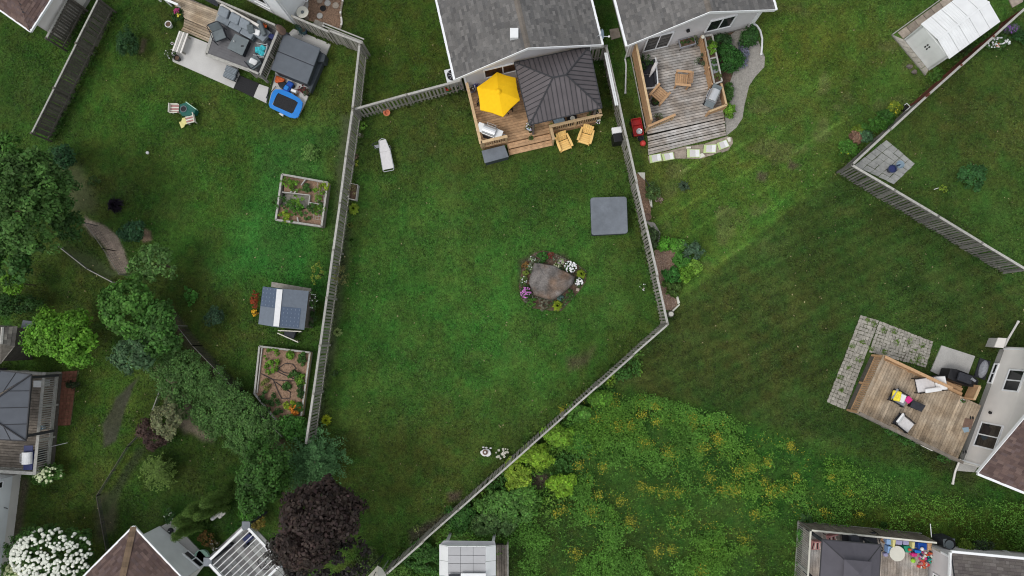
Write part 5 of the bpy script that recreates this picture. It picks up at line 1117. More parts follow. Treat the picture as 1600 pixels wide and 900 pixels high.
for a_, b_ in (((385, 165), (330, 240)), ((285, 290), (240, 340)), ((240, 290), (190, 330)), ((430, 460), (600, 490)), ((280, 650), (300, 735))): M().beam(V8(*a_, .52), V8(*b_, .52), .06, .42, .52).build('brace', 'gray_wood_cap', rb)
lt = M()
for k in range(13): t = k/12; lt.beam(V8(545-60*t, 200+470*t, .5), V8(665-75*t, 215+470*t, .5), .014, .49, .50)
for k in range(4): s = k/3; lt.beam(V8(545+100*s, 200+18*s, .5), V8(485+95*s, 670+10*s, .5), .014, .50, .512)
lt.build('lattice', 'gray_wood_cap', rb, kind='stuff')
veg = [crown_pts(V8(x, y, .5), (r_*1.3, r_*1.3, r_*.5), 14, 34, .1, cl) for x, y, r_, cl in ((170, 210, .3, G_BRIGHT), (270, 250, .28, G_BRIGHT), (400, 270, .2, G_MID), (620, 270, .22, G_YEL), (560, 350, .3, G_BRIGHT), (60, 470, .3, G_MID), (280, 440, .25, G_BRIGHT), (200, 600, .5, (.05, .14, .02)), (110, 640, .25, G_YEL), (400, 590, .32, G_MID), (520, 540, .35, G_MID), (560, 560, .25, G_BRIGHT), (300, 560, .3, (.05, .14, .02)), (220, 500, .3, G_MID))]
p, n_, c_ = cat3(veg); leafmesh('vegetables', p, n_, .08*rng.uniform(.6, 1.4, len(p)), c_, rb); nograss([(a.x, a.y) for a in O4])
# ---- small shed with patterned roof ------------------------------------------------------
C10 = K(340, 400, 3.103)
sh = wthing('garden_shed', 'small shed with blue gray checker roof and white ridge strip', 'shed', C10(320, 250)); ze_ = 1.7; zr2 = 2.05
TL, TR, BR, BL = C10(220, 148, ze_), C10(442, 170, ze_), C10(420, 358, ze_), C10(197, 330, ze_)
m0, m1 = C10(303, 158, zr2), C10(285, 345, zr2); TLr, BLr = m0, m1
nC = lambda a, b, c, d, t0, t1, s0, s1: [lerp(lerp(a, b, t), lerp(d, c, t), s) for t, s in ((t0, s0), (t1, s0), (t1, s1), (t0, s1))]
M().plate([TL, BL, m1, m0], .05).build('roof_panel', 'shed_panel', sh); M().plate([m0, m1, BR, TR], .05).build('roof_panel', 'shed_panel', sh)
dk = lambda q: [p+Vector((0, 0, .015)) for p in q]
for q in (nC(TL, m0, m1, BL, 0, 1, 0, .52), nC(m0, TR, BR, m1, .12, .80, .46, .97)):
    dp = M().plate(dk(q), .01).build('dark_roof_sheet', 'shed_dark', sh); dd = M()
    for i in range(5):
        for j in range(5):
            e = lerp(lerp(q[0], q[1], .1+.2*i), lerp(q[3], q[2], .1+.2*i), .1+.2*j); dd.box(e.x-.035, e.y-.035, e.z+.0, e.x+.035, e.y+.035, e.z+.012)
    dd.build('dot_pattern', 'shed_dot', dp, kind='stuff')
q = nC(m0, TR, BR, m1, -.10, .10, .02, .98); M().plate([p+Vector((0, 0, .05)) for p in q], .04).build('ridge_strip', 'white', sh)
ce = (TL+TR+BR+BL)/4; ce.z = 0
wl4 = [lerp(xy(p, 0), ce, .10) for p in (TL, TR, BR, BL)]; M().prism([p[:2] for p in wl4], 0, ze_-.03).build('wall', 'dark_wood', sh)
M().beam(wl4[3], lerp(wl4[3], wl4[2], 1), .02, .1, 1.3).build('door', 'gray_wood', sh)
q = [C10(262, 125, .1), C10(455, 158, .1), C10(450, 178, .1), C10(260, 150, .1)]; o = M().prism([p[:2] for p in q], 0, .12).build('timber_sleeper', 'paver', bevel=.01); tag(o, 'tan timber edging lying behind the checker-roofed shed', 'timber'); nograss(wl4); nograss(q)
T10 = lambda x, y: (340+x/3.103, 400+y/3.103)
small('rusty red flowering plant on the left side of the checker-roofed shed', 183, 215, (6, 13), (.16, .04, .02), 20, (.35, .06, .02), .04, T=T10, z=.45); small('orange yellow flowers at the front left corner of the checker-roofed shed', 180, 276, 5, (.2, .12, .02), 14, (.75, .42, .03), .05, T=T10)
small('white flowering bush on the right side of the checker-roofed shed', 465, 215, (8, 15), G_MID, 26, (.75, .78, .75), .04, T=T10, z=.7, n=24, name='shrub', cat='shrub'); small('dark green climbing plant at the rear right of the shed', 455, 300, (7, 14), G_DARK, T=T10, z=.6, n=22, name='shrub', cat='shrub')
c = C10(345, 380, .5); o = thing('sawhorse', 'wheelbarrow-like dark tub between two pale wooden rails below the small shed', 'wheelbarrow', (c.x, c.y, 0), math.radians(-8)); M().prism([(-.25, -.2), (.25, -.2), (.32, .2), (-.32, .2)], .2, .42).build('tub', 'charcoal', o, bevel=.02); M().beam((-.62, .12, 0), (.62, .24, 0), .05, .42, .47).build('rail', 'cream', o); M().beam((-.62, -.02, 0), (.55, -.34, 0), .05, .42, .47).build('rail', 'cream', o)
for x, y in ((-.5, .1), (.5, .2), (-.5, -.05), (.45, -.3)): M().box(x-.025, y-.025, 0, x+.025, y+.025, .42).build('leg', 'gray_wood', o)
# ---- five-sided raised bed ------------------------------------------------------------------
pb = wthing('raised_bed', 'five-sided raised bed with hose and vegetables near the long fence', 'raised bed', C10(320, 600)); zb_ = .42
pts = [C10(202, 438, zb_), C10(447, 468, zb_), C10(405, 775, zb_), C10(400, 800, zb_), C10(330, 855, zb_), C10(178, 668, zb_)]
for i, j in ((0, 1), (1, 2), (4, 5), (5, 0)):
    for lay in range(2): M().beam(pts[i], pts[j], .07, .02+.19*lay, .20+.19*lay).build('side_board', 'gray_wood' if lay == 0 else ('new_wood' if (i, j) == (1, 2) else 'gray_wood_cap'), pb)
    M().beam(pts[i], pts[j], .09, .395, zb_).build('cap_board', 'gray_wood_cap', pb)
q = [C10(214, 445, zb_), C10(190, 665, zb_)]; M().beam(q[0], q[1], .05, .3, .40).build('inner_board', 'gray_wood_cap', pb)
ce = sum(pts, Vector((0, 0, 0)))/6; flat(pb, 'potting_soil', 'mulch', [lerp(p, ce, .03) for p in pts], 0, .30)
n__ = 1500; a0 = pts[0]; X = rng.uniform(min(p.x for p in pts), max(p.x for p in pts), n__); Y = rng.uniform(min(p.y for p in pts), max(p.y for p in pts), n__); a, b = w2px(X, Y); pp = [tuple(float(v_) for v_ in w2px(np.array(p.x), np.array(p.y))) for p in pts]; k = pmask(a, b, pp, .5) > .6
leafmesh('mulch_chips', np.stack([X[k], Y[k], np.full(k.sum(), .315)], 1), rng.normal(0, .3, (k.sum(), 3))+np.array([0, 0, 1]), .06, np.array([.24, .15, .10])*rng.uniform(.5, 1.5, (k.sum(), 1)), pb, .4, m='painted_attr', kind='stuff')
M().tube([C10(x, y, .34) for x, y in ((290, 545), (320, 565), (360, 570), (380, 545), (365, 525), (330, 520), (300, 540), (290, 560))]+[C10(x, y, .34) for x, y in ((330, 580), (380, 600), (400, 608), (340, 605), (270, 600), (210, 570))]+[C10(x, y, .34) for x, y in ((270, 600), (290, 650), (310, 690), (350, 690), (352, 660), (320, 640), (280, 610))], .018, 5).build('soaker_hose', 'charcoal', pb)
veg = [crown_pts(C10(x, y, .42), (r_*1.25, r_*q_*1.25, r_*.5), 15, 38, .11, cl) for x, y, r_, q_, cl in ((265, 495, .35, 1.3, G_BRIGHT), (262, 540, .3, 1, G_BRIGHT), (350, 480, .16, 1, G_BRIGHT), (370, 575, .3, .6, G_MID), (405, 600, .22, 1, G_BRIGHT), (410, 500, .15, 2, G_MID), (335, 630, .15, 1, G_MID), (235, 625, .2, 1, (.1, .11, .04)), (245, 680, .34, .9, G_DARK), (285, 735, .34, .9, G_DARK), (350, 720, .22, 1, G_YEL), (375, 745, .2, 1, (.4, .16, .03)), (400, 655, .15, 2, G_DARK), (360, 800, .55, .9, (.045, .12, .03)), (395, 735, .2, 1, G_MID), (370, 850, .5, .8, (.045, .13, .02)))]
p, n_, c_ = cat3(veg); leafmesh('vegetables', p, n_, .09*rng.uniform(.6, 1.4, len(p)), c_, pb); nograss([(a.x, a.y) for a in pts])
# ---- fence-side mulch bed on the right --------------------------------------------------------
F8 = K(980, 260, 3.75)
bed('mulch_strip', [(45, 40), (105, 60), (105, 110), (140, 220), (135, 300), (105, 310)], 'mulch', 2500, .05, ((.48, .31, .21), (.28, .18, .13)), K_=F8, h=.03)
bed('mulch_bed', [(160, 490), (290, 490), (300, 590), (230, 640), (230, 740), (305, 790), (270, 845), (220, 840), (190, 700), (165, 600)], 'mulch', 6000, .055, ((.50, .36, .28), (.30, .21, .17)), K_=F8, h=.0)
bed('gravel_patch', [(105, 320), (160, 330), (195, 390), (185, 470), (160, 480), (170, 400), (135, 350)], 'gravel', 700, .035, ((.5, .48, .46), (.28, .27, .26)), K_=F8, h=.0)
T8 = lambda x, y: (980+x/3.75, 260+y/3.75); tf = {}
for lb, x, y, r_, cl, z in (('bright green leafy clump at the top of the right mulch bed', 235, 455, (12, 9), (.05, .15, .02), .35), ('bright green low clump beside the blue green bush', 300, 465, (11, 8), (.06, .15, .03), .3), ('dusty blue green bush at the right edge of the mulch bed', 385, 495, (12, 13), (.04, .075, .055), .4), ('leafy green clump right of the bare mulch', 318, 545, (10, 12), (.035, .11, .02), .3), ('yellow green spreading plant below the blue green bush', 385, 585, (10, 9), (.09, .17, .03), .3), ('light green leafy clump between two darker ones in the mulch', 340, 630, (11, 9), (.07, .15, .02), .3), ('dense deep green clump left of the light leafy one', 260, 640, (12, 10), (.025, .09, .02), .35), ('low dull green ground plant under the deep green clump', 262, 710, (11, 11), (.04, .075, .02), .2), ('dark shrub hugging the fence beside the gravel patch', 150, 425, (6, 17), (.03, .05, .025), .5)):
    a, b = T8(x, y); tree('shrub', lb, 'shrub', a, b, z, (r_[0]*1.2, r_[1]*1.2), 26, 44, tuple(v_*1.25 for v_ in cl), .09, .2)
hosta('gray green star-shaped plant alone on the upper right lawn', *T8(328, 120), 11, (.075, .12, .07), 30, wid=.08); 
a, b = T8(150, 150); tree('shrub', 'green plant with drying pink blooms beside the tall mulch strip', 'shrub', a, b, .4, (12, 12), 26, 36, (.06, .11, .04), .08, .2); small('dried pinkish bloom clump at the end of that plant near the mulch strip', 185, 190, 6, (.14, .12, .1), 10, (.4, .28, .28), .03, T=T8)
c0 = F8(110, 85, .6); c1 = F8(135, 135, .1); o = wthing('shepherd_hook', 'bent dark metal garden hook leaning near the mulch strip', 'garden hook', (c0.x, c0.y, 0)); M().tube([F8(105, 75, .7), F8(130, 115, .5), F8(105, 135, .3), F8(150, 110, .4), F8(160, 150, .1)], .025, 6).build('rod', 'charcoal', o)
for lb, pts_ in (('white stone block at the head of the mulch strip', [(60, 35), (105, 35), (103, 80), (80, 60)]), ('pale stone beside the drying plant by the fence', [(128, 190), (145, 195), (148, 240), (135, 232)])):
    o = M().prism([F8(x, y, .12)[:2] for x, y in pts_], 0, .13).build('edging_stone', 'cream', bevel=.02); tag(o, lb, 'stone')
cu = F8(120, 295, .3); o = wthing('clay_drum', 'round brown drum at the foot of the mulch strip', 'drum', (cu.x, cu.y, 0)); M().lathe(cu.x, cu.y, [(.19, 0), (.2, .32), (.16, .33), (.15, .25)], 16).build('drum', 'brown', o)
for lb, pts_, mm_ in (('white rocks edging the lower mulch bed', [(285, 755), (298, 758), (310, 800), (296, 808)], 'cream'), ('pale edging board along the lower end of the mulch', [(262, 845), (305, 805), (310, 812), (268, 852)], 'cream')):
    o = M().prism([F8(x, y, .1)[:2] for x, y in pts_], 0, .12).build('edging_stone', mm_, bevel=.02); tag(o, lb, 'stone')
cu = F8(255, 865, .2); o = wthing('round_post', 'round tan log upright beside the corner of the right fence', 'log', (cu.x, cu.y, 0)); M().cyl(cu.x, cu.y, 0, .32, .12, n=14).build('log', 'cream', o); M().cyl(cu.x, cu.y, 0, .25, .17, n=14).build('base', 'dark_wood', o)
# ---- top-left yard ------------------------------------------------------------------------------
C2 = K(230, 0, 4.0); L6 = K(260, 0, 6.922); L7 = K(400, 90, 8.1833); L8 = K(430, 0, 9.0)
# patio slabs
pt = [C2(262, 222, .06), C2(380, 270, .06), C2(560, 400, .06), C2(578, 465, .06), C2(540, 552, .06), C2(160, 385, .06), C2(150, 330, .06)]
o = M().prism([p[:2] for p in pt], -.05, .08).build('concrete_patio', 'concrete_pale', bevel=.015); tag(o, None, None, None, 'structure'); nograss(pt)
pt2 = [C2(700, 525, .06), C2(760, 545, .06), C2(745, 645, .06), C2(662, 605, .06)]; o = M().prism([p[:2] for p in pt2], -.05, .08).build('concrete_pad', 'concrete_pale', bevel=.015); o['kind'] = 'structure'; nograss(pt2)
pt3 = [C2(915, 180, .06), C2(1148, 275, .06), C2(1000, 620, .06), C2(940, 738, .06), C2(760, 650, .06), C2(800, 460, .06), C2(830, 260, .06)]; o = M().prism([p[:2] for p in pt3], -.05, .09).build('spa_slab', 'concrete_pale', bevel=.02); o['kind'] = 'structure'; nograss(pt3)
q = [C2(575, 470, .1), C2(698, 520, .1), C2(662, 608, .1), C2(542, 550, .1)]; o = M().prism([p[:2] for p in q], .0, .10).build('rubber_mat', 'rubber', bevel=.01); tag(o, 'black rubber mat lying between two pale slabs by the gray deck', 'mat'); nograss(q)
# weathered lower deck
wz = .38; q = [C2(300, -70, wz), C2(470, 35, wz), C2(385, 262, wz), C2(230, 165, wz), C2(190, 25, wz), C2(120, -60, wz)]
ld = wthing('deck', 'weathered tan plank deck with steps beside the gray lounge deck', 'deck', q[2]); Q0, Q1, Q2, Q3 = C2(180, -55, wz), C2(520, 85, wz), C2(440, 205, wz), C2(185, 95, wz)
boards(ld, C2(100, -60, wz), C2(480, 80, wz), C2(430, 200, wz), C2(235, 115, wz), wz, .14, m='deck_tan'); skirt(ld, [C2(150, -60, wz), C2(480, 80, wz), C2(430, 200, wz), C2(235, 115, wz)], wz, 'dark_wood')
boards(ld, C2(232, 118, .25), C2(428, 200, .25), C2(412, 245, .25), C2(226, 165, .25), .25, .15, m='deck_tan', name='step_board'); boards(ld, C2(226, 167, .12), C2(412, 247, .12), C2(392, 268, .12), C2(212, 190, .12), .13, .15, m='deck_tan', name='step_board')
flat(ld, 'dark_door_mat', 'charcoal', [C2(320, -20, wz+.02), C2(440, 42, wz+.02), C2(455, -10, wz+.02), C2(380, -50, wz+.02)], wz+.004, wz+.02)
nograss([C2(60, -80), C2(500, 60), C2(385, 268), C2(210, 190)])
q = [C2(105, -8, .8), C2(190, 28, .8)]; o = wthing('white_handrail', 'white railing end at the upper left of the weathered deck', 'railing', q[0]); M().beam(q[0]+(q[0]-q[1]), q[1], .12, .74, .8).build('rail_cap', 'white_trim', o)
for t in (.1, .5, .95): p = lerp(q[0]+(q[0]-q[1]), q[1], t); M().box(p.x-.04, p.y-.04, 0, p.x+.04, p.y+.04, .74).build('post', 'white_trim', o)
# gray lounge deck
gzd = .55; G4 = [L6(600, 45, gzd), L6(1225, 320, gzd), L6(1000, 800, gzd), L6(430, 590, gzd)]
gd = wthing('deck', 'gray composite lounge deck carrying the sectional sofa', 'deck', sum(G4, Vector((0, 0, 0)))/4-Vector((0, 0, gzd)))
boards(gd, G4[3], G4[2], G4[1], G4[0], gzd, .14, m='composite', gap=.006); skirt(gd, G4, gzd, 'dark_wood')
for i, j in ((0, 3), (3, 2)): M().beam(G4[i], G4[j], .16, gzd+.003, gzd+.03).build('edge_board', 'gray_wood_cap', gd)
railing(gd, L6(1200, 340, 1.45), L6(1008, 800, 1.45), gzd, 1.45, 'gray_wood', .13, .12, capm='gray_wood_cap'); railing(gd, L6(545, 0, 1.45), L6(1165, 265, 1.45), gzd, 1.45, 'gray_wood', .10, .12, capm='gray_wood_cap'); railing(gd, L6(880, 745, 1.45), L6(1000, 800, 1.45), gzd, 1.45, 'gray_wood', .10, .14, capm='gray_wood_cap', posts=1.)
nograss(G4)
def P6(x, y, z): return L6(x, y, z)
aS = ang(P6(610, 180, gzd), P6(950, 370, gzd)); c = P6(770, 255, .9)
so_ = thing('sectional_sofa', 'gray wicker sectional sofa with plump blue gray pillows along the deck railing', 'sofa', (c.x, c.y, gzd), aS)
M().box(-1.15, -.38, .0, 1.15, .42, .30).build('frame', 'wicker', so_, bevel=.02); M().box(-1.2, .34, .0, 1.2, .48, .62).build('backrest', 'siding_beige', so_, bevel=.02)
for x in (-.75, 0, .75): M().box(x-.36, -.40, .30, x+.36, .32, .42).build('seat_cushion', 'cushion_gray', so_, bevel=.04)
for x, t in ((-.82, .35), (-.12, .3), (.5, .5)): cushion(so_, (x, .12, .60), 0, .58, .50, .16, 'cushion_gray', t, name='pillow')
cushion(so_, (.92, .05, .58), .6, .35, .45, .14, 'wicker', .6, name='pillow')
c = P6(1010, 340, .9); s2 = thing('chaise_lounge', 'slanted gray lounge with a white cushion in the deck corner', 'sofa', (c.x, c.y, gzd), aS-.15); M().box(-.5, -.35, 0, .55, .35, .3).build('frame', 'wicker', s2, bevel=.02); cushion(s2, (-.08, -.15, .42), .3, .42, .30, .12, 'white', .2, name='pillow'); cushion(s2, (.05, .2, .5), -.5, .9, .28, .18, 'wicker', .5, name='back_cushion'); M().box(-.45, -.33, .3, .5, .33, .36).build('seat_cushion', 'cushion_gray', s2, bevel=.03)
c = P6(570, 375, .95); armchair('gray wicker armchair facing the square coffee table', (c.x, c.y, gzd), ang(P6(545, 300, 1), P6(600, 450, 1))-math.pi/2, 'charcoal', 'table_gray', w=.72)
c = P6(770, 480, 1.0); q = [P6(742, 362, .95), P6(895, 432, .95), P6(820, 600, .95), P6(655, 520, .95)]; ct = wthing('coffee_table', 'square gray coffee table in the middle of the lounge deck', 'table', (c.x, c.y, gzd)); flat(ct, 'tabletop', 'table_gray', q, .90, .95, .015); ce = sum(q, Vector((0, 0, 0)))/4; flat(ct, 'body', 'charcoal', [lerp(p, ce, .08) for p in q], gzd, .895)
o = thing('cup', 'tiny white cup on the gray coffee table', 'cup', P6(735, 452, .96)); M().lathe(0, 0, [(.025, 0), (.035, .09), (.03, .085), (.02, .02)], 10).build('cup', 'white', o); q_ = P6(820, 498, .96); o = M().box(q_.x-.07, q_.y-.03, .951, q_.x+.07, q_.y+.03, .975).build('remote', 'black'); tag(o, 'small dark object lying on the gray coffee table', 'remote')
c = P6(955, 680, .9); ch2 = armchair('rounded gray chair with a white pillow by the railing corner', (c.x, c.y, gzd), ang(P6(985, 700, 1), P6(930, 630, 1))-math.pi/2, 'charcoal', 'table_gray', w=.72); cushion(ch2, (.0, -.02, .55), .5, .30, .40, .12, 'white', .4, name='pillow')
c = P6(1035, 560, .9); ch3 = armchair('chair draped with bright turquoise towels beside the railing', (c.x, c.y, gzd), ang(P6(1060, 560, 1), P6(960, 540, 1))-math.pi/2, 'steel', 'table_gray', w=.66)
for (x, y, a_) in ((0, .15, .3), (-.15, -.1, 1.), (.12, -.05, -.4)): cushion(ch3, (x, y, .52+.03*a_), a_, .34, .30, .09, 'turquoise', .2, name='towel')
c = P6(1100, 460, .8); o = M().prism([P6(x, y, .8)[:2] for x, y in ((1060, 420), (1150, 450), (1110, 520), (1045, 480))], gzd, .82).build('ottoman', 'charcoal', bevel=.04); tag(o, 'dark square ottoman beside the turquoise towel chair', 'ottoman')
c = P6(1140, 370, .8); o = M().prism([P6(x, y, .8)[:2] for x, y in ((1090, 350), (1180, 380), (1150, 430), (1075, 390))], gzd, .86).build('ottoman', 'navy', bevel=.04); tag(o, 'dark navy cushion block in the railing corner near the brown umbrella', 'ottoman')
c = P6(1055, 275, 1.0); pot('orange flowers in a pot behind the slanted gray lounge', (c.x, c.y, gzd), .14, .3, 'charcoal', G_DARK, .18, fl=(.6, .12, .04), nf=24, fs=.05)
c = P6(1200, 275, 1.9); o = wthing('closed_umbrella', 'closed mauve brown umbrella standing in the deck corner', 'umbrella', (c.x, c.y, gzd)); M().lathe(c.x, c.y, [(.09, .9), (.19, 1.15), (.17, 1.6), (.06, 1.95)], 12).build('cloth', 'rose', o) if False else M().lathe(c.x, c.y, [(.12, 1.0), (.21, 1.2), (.17, 1.6), (.05, 1.95)], 12).build('cloth', 'brown', o); M().cyl(c.x, c.y, gzd, 2.0, .025, n=8).build('pole', 'charcoal', o); M().cyl(c.x, c.y, gzd, gzd+.07, .22, n=16).build('base', 'charcoal', o)
# ottomans on slab, bench, pots
for lb, x, y in (('striped gray footstool nearer the deck, on the pale slab', 520, 432), ('striped gray footstool in front of the other one, on the pale slab', 508, 468)):
    q_ = C2(x, y, .5); o = thing('footstool', lb, 'footstool', (q_.x, q_.y, .08), math.radians(-24), 'striped footstools'); M().box(-.33, -.16, .22, .33, .16, .36).build('cushion', 'cushion_gray', o, bevel=.03)
    for k in range(4): M().box(-.32, -.13+.075*k, .358, .32, -.105+.075*k, .366).build('stripe', 'wicker', o)
    for sx in (-.28, .28):
        for sy in (-.12, .12): M().box(sx-.02, sy-.02, 0, sx+.02, sy+.02, .22).build('leg', 'charcoal', o)
    M().box(-.33, -.17, .17, .33, .17, .22).build('frame', 'charcoal', o)
q_ = C2(205, 262, .5); bn = thing('slatted_bench', 'pale slatted bench at the end of the weathered deck steps', 'bench', (q_.x, q_.y, .05), ang(C2(245, 190), C2(195, 330))-math.pi/2)
for k in range(5): M().box(-.27+.112*k, -.58, .40, -.18+.112*k, .58, .44).build('slat', 'gray_wood_cap' if k % 2 else 'siding_beige', bn)
for y in (-.45, .45):
    for x in (-.22, .22): M().box(x-.035, y-.035, 0, x+.035, y+.035, .36).build('leg', 'gray_wood', bn)
    M().box(-.27, y-.04, .36, .27, y+.04, .398).build('brace', 'gray_wood', bn)
q_ = C2(130, 150, .3); pot('white ringed empty pot standing alone on the grass', (q_.x, q_.y, 0), .17, .3, 'white')
q_ = C2(152, 268, .2); pot('tiny white pot beside the pale bench', (q_.x, q_.y, 0), .07, .15, 'white')
q_ = C2(195, 80, .5); sb = shrub('dark bush with magenta and yellow flowers beside the weathered deck', 230+195/4, 92/4, 10, G_DARK, 26, 40, .08, z=.35, name='flower_bush'); blooms(sb, 230+190/4, 72/4, .5, 5.5, 24, (.38, .05, .16), .045); blooms(sb, 230+198/4, 98/4, .5, 3, 8, (.7, .6, .08), .04, 'yellow_blossoms')
q_ = C2(185, 362, .3); pot('black pot with a dark plant and tiny white flowers at the slab corner', (q_.x, q_.y, .02), .15, .3, 'black'); shrub('loose dark plant with tiny white flowers spilling by the black pot', 230+145/4, 340/4, 9, (.03, .055, .02), 20, 20, .07, z=.3, name='flower_bush', nf=14, fs=.025)
# hot tub
hz_ = 1.0; hot_tub('gray folding-cover hot tub beside the lounge deck', [C2(855, 205, hz_), C2(1083, 300, hz_), C2(1000, 525, hz_), C2(770, 432, hz_)][::1], hz_, 'cover_gray', 'tub_side', True)
q = [C2(1075, 318, .7), C2(1115, 340, .7), C2(1105, 385, .7), C2(1060, 385, .7)]; o = M().prism([p[:2] for p in q], .09, .7).build('cover_lifter', 'tub_side', bevel=.04); tag(o, 'dark rounded step box at the side of the folding-cover hot tub', 'step')
q = [C2(1060, 392, .45), C2(1098, 392, .45), C2(1020, 575, .45), C2(1000, 530, .45)]; o = M().prism([p[:2] for p in q], .09, .45).build('spa_step', 'tub_side', bevel=.03); tag(o, 'long low dark step along the hot tub edge', 'step')
# trampoline
tz = .35; TO = [L7(x, y, tz) for x, y in ((255, 405), (330, 410), (450, 455), (560, 525), (597, 575), (590, 640), (540, 760), (500, 778), (430, 765), (180, 640), (165, 600), (195, 480), (220, 430))]; TI = [L7(x, y, tz) for x, y in ((270, 448), (545, 568), (470, 722), (218, 612))]
tr_ = wthing('trampoline', 'small rectangular trampoline with bright blue padding', 'trampoline', L7(380, 590)); ce = sum(TI, Vector((0, 0, 0)))/4
m_ = M(); OO = ccw([(p.x, p.y) for p in TO]); n_o = len(OO); II = []
for x, y in OO:
    d_ = Vector((x-ce.x, y-ce.y, 0)); II.append(d_)
u_ = (TI[1]-TI[0]).normalized(); v2_ = Vector((-u_.y, u_.x, 0)); hu = ((TI[1]-TI[0]).length+(TI[2]-TI[3]).length)/4; hv = ((TI[3]-TI[0]).length+(TI[2]-TI[1]).length)/4
inn = []
for d_ in II:
    a_, b_ = d_.dot(u_), d_.dot(v2_); s_ = 1/max(abs(a_)/hu, abs(b_)/hv); inn.append(Vector((ce.x, ce.y, 0))+d_*s_)
vs = [(x, y, tz+.02) for x, y in OO]+[(p.x, p.y, tz+.035) for p in inn]+[(x, y, tz-.03) for x, y in OO]
m_._add(vs, [(i, (i+1) % n_o, n_o+(i+1) % n_o, n_o+i) for i in range(n_o)]+[(2*n_o+i, 2*n_o+(i+1) % n_o, (i+1) % n_o, i) for i in range(n_o)]); m_.build('padding', 'blue', tr_)
flat(tr_, 'jumping_mat', 'rubber', [lerp(p, ce, -.03) for p in TI], tz-.0, tz+.01)
for p in TI: e = lerp(p, ce, -.12); M().stick((e.x, e.y, .0), (e.x, e.y, tz-.03), .025, 6).build('leg', 'steel', tr_)
q = [L7(x, y, .1) for x, y in ((305, 705), (355, 725), (340, 752), (288, 715))]; o = M().prism([p[:2] for p in q], 0, .12).build('foam_block', 'white', bevel=.02); tag(o, 'small white block at the outer edge of the trampoline', 'foam block')
# toys around it
q = [L7(x, y, .3) for x, y in ((250, 220), (370, 270), (340, 320), (235, 310))]; o = M().prism([p[:2] for p in q], .09, .3).build('beach_bag', 'orange', bevel=.05); tag(o, 'crumpled orange bag between the hot tub and trampoline', 'bag')
q = [L7(x, y, .3) for x, y in ((270, 320), (370, 305), (400, 330), (340, 400), (300, 375))]; o = M().prism([p[:2] for p in q], .09, .34).build('cloth_bag', 'black', bevel=.05); tag(o, 'black heap of fabric next to the orange bag', 'bag')
q_ = L7(400, 375, .4); o = thing('toy_car', 'deep blue ride-on toy behind the trampoline', 'toy car', (q_.x, q_.y, .09), ang(L7(440, 320), L7(370, 430))-math.pi/2); M().box(-.17, -.36, .08, .17, .30, .28).build('body', 'blue_dark', o, bevel=.05); M().box(-.12, -.05, .28, .12, .18, .40).build('seat', 'blue', o, bevel=.03)
for sx in (-.18, .18):
    for sy in (-.22, .2): M().stick((sx-.03, sy, .09), (sx+.03, sy, .09), .09, 10).build('wheel', 'rubber', o)
q = [L7(x, y, .35) for x, y in ((455, 392), (520, 420), (505, 448), (440, 425))]; o = M().prism([p[:2] for p in q], .09, .35).build('plastic_bin', 'white', bevel=.02); tag(o, 'white plastic box behind the trampoline', 'box')
q_ = L7(590, 400, .5); pot('pot of dark red foliage at the hot tub corner', (q_.x, q_.y, .09), .15, .3, 'charcoal', (.12, .02, .03), .24, pn=260); q_ = L7(640, 440, .5); pot('dark pot with spiky plant at the outer corner of the spa slab', (q_.x, q_.y, .09), .13, .3, 'black', (.03, .05, .03), .22, pn=160); q_ = L7(500, 455, .3); pot('small terracotta tray beside the white box', (q_.x, q_.y, .09), .12, .08, 'brown')
o = wthing('long_pole', 'dark thin pole lying across the slab joint left of the trampoline', 'pole', L7(170, 450)); M().tube([L7(245, 215, .25), L7(185, 375, .15), L7(130, 520, .12)], .022, 6).build('pole', 'charcoal', o)
M().tube([L7(255, 365, .2), L7(180, 460, .15), L7(135, 565, .12)], .018, 6).build('second_pole', 'charcoal', o)
# play table set
N2 = K(250, 140, 12.86)
o = thing('patio_set_table', 'dark green round-topped plastic table with a black hole and pointed wing', 'table', N2(470, 390)); ctr = N2(472, 388, .45)
o.location = (ctr.x, ctr.y, 0); wr = lambda pts_: [(N2(x, y, .45).x-ctr.x, N2(x, y, .45).y-ctr.y) for x, y in pts_]
M().prism(wr(((390, 290), (520, 250), (715, 395), (680, 480), (560, 520), (430, 520), (380, 440))), .05, .42).build('body', 'green_plastic', o, bevel=.03); M().lathe(0, 0, [(.17, .42), (.185, .46), (.15, .465), (.145, .43)], 20).build('rim', 'table_gray', o); M().cyl(0, 0, .41, .435, .145, n=20).build('opening', 'black', o)
p0, p1 = N2(515, 245, .5), N2(725, 395, .5); M().beam((p0.x-ctr.x, p0.y-ctr.y, 0), (p1.x-ctr.x, p1.y-ctr.y, 0), .04, .3, .5).build('wing_edge', 'mint', o)
for lb, x, y, a0, a1 in (('striped cream and maroon child chair left of the green table', 295, 380, (215, 385), (370, 385)), ('striped cream and maroon child chair below the green table', 610, 585, (690, 570), (530, 610))):
    q_ = N2(x, y, .3); ch = thing('striped_chair', lb, 'chair', (q_.x, q_.y, 0), ang(N2(*a0), N2(*a1))-math.pi/2, 'striped child chairs'); 
    for k in range(6): M().box(-.25+.085*k, -.24, .30, -.18+.085*k, .24, .33).build('slat', ('cream', 'rose')[k % 2], ch)
    M().box(-.26, -.27, .28, .26, -.22, .50).build('backrest', 'cream', ch, bevel=.02)
    for s in (-.26, .22): M().box(s, -.24, .36, s+.05, .2, .40).build('armrest', 'cream', ch, bevel=.01)
    for sx in (-.22, .18):
        for sy in (-.2, .18): M().box(sx, sy, 0, sx+.04, sy+.04, .30).build('leg', 'cream', ch)
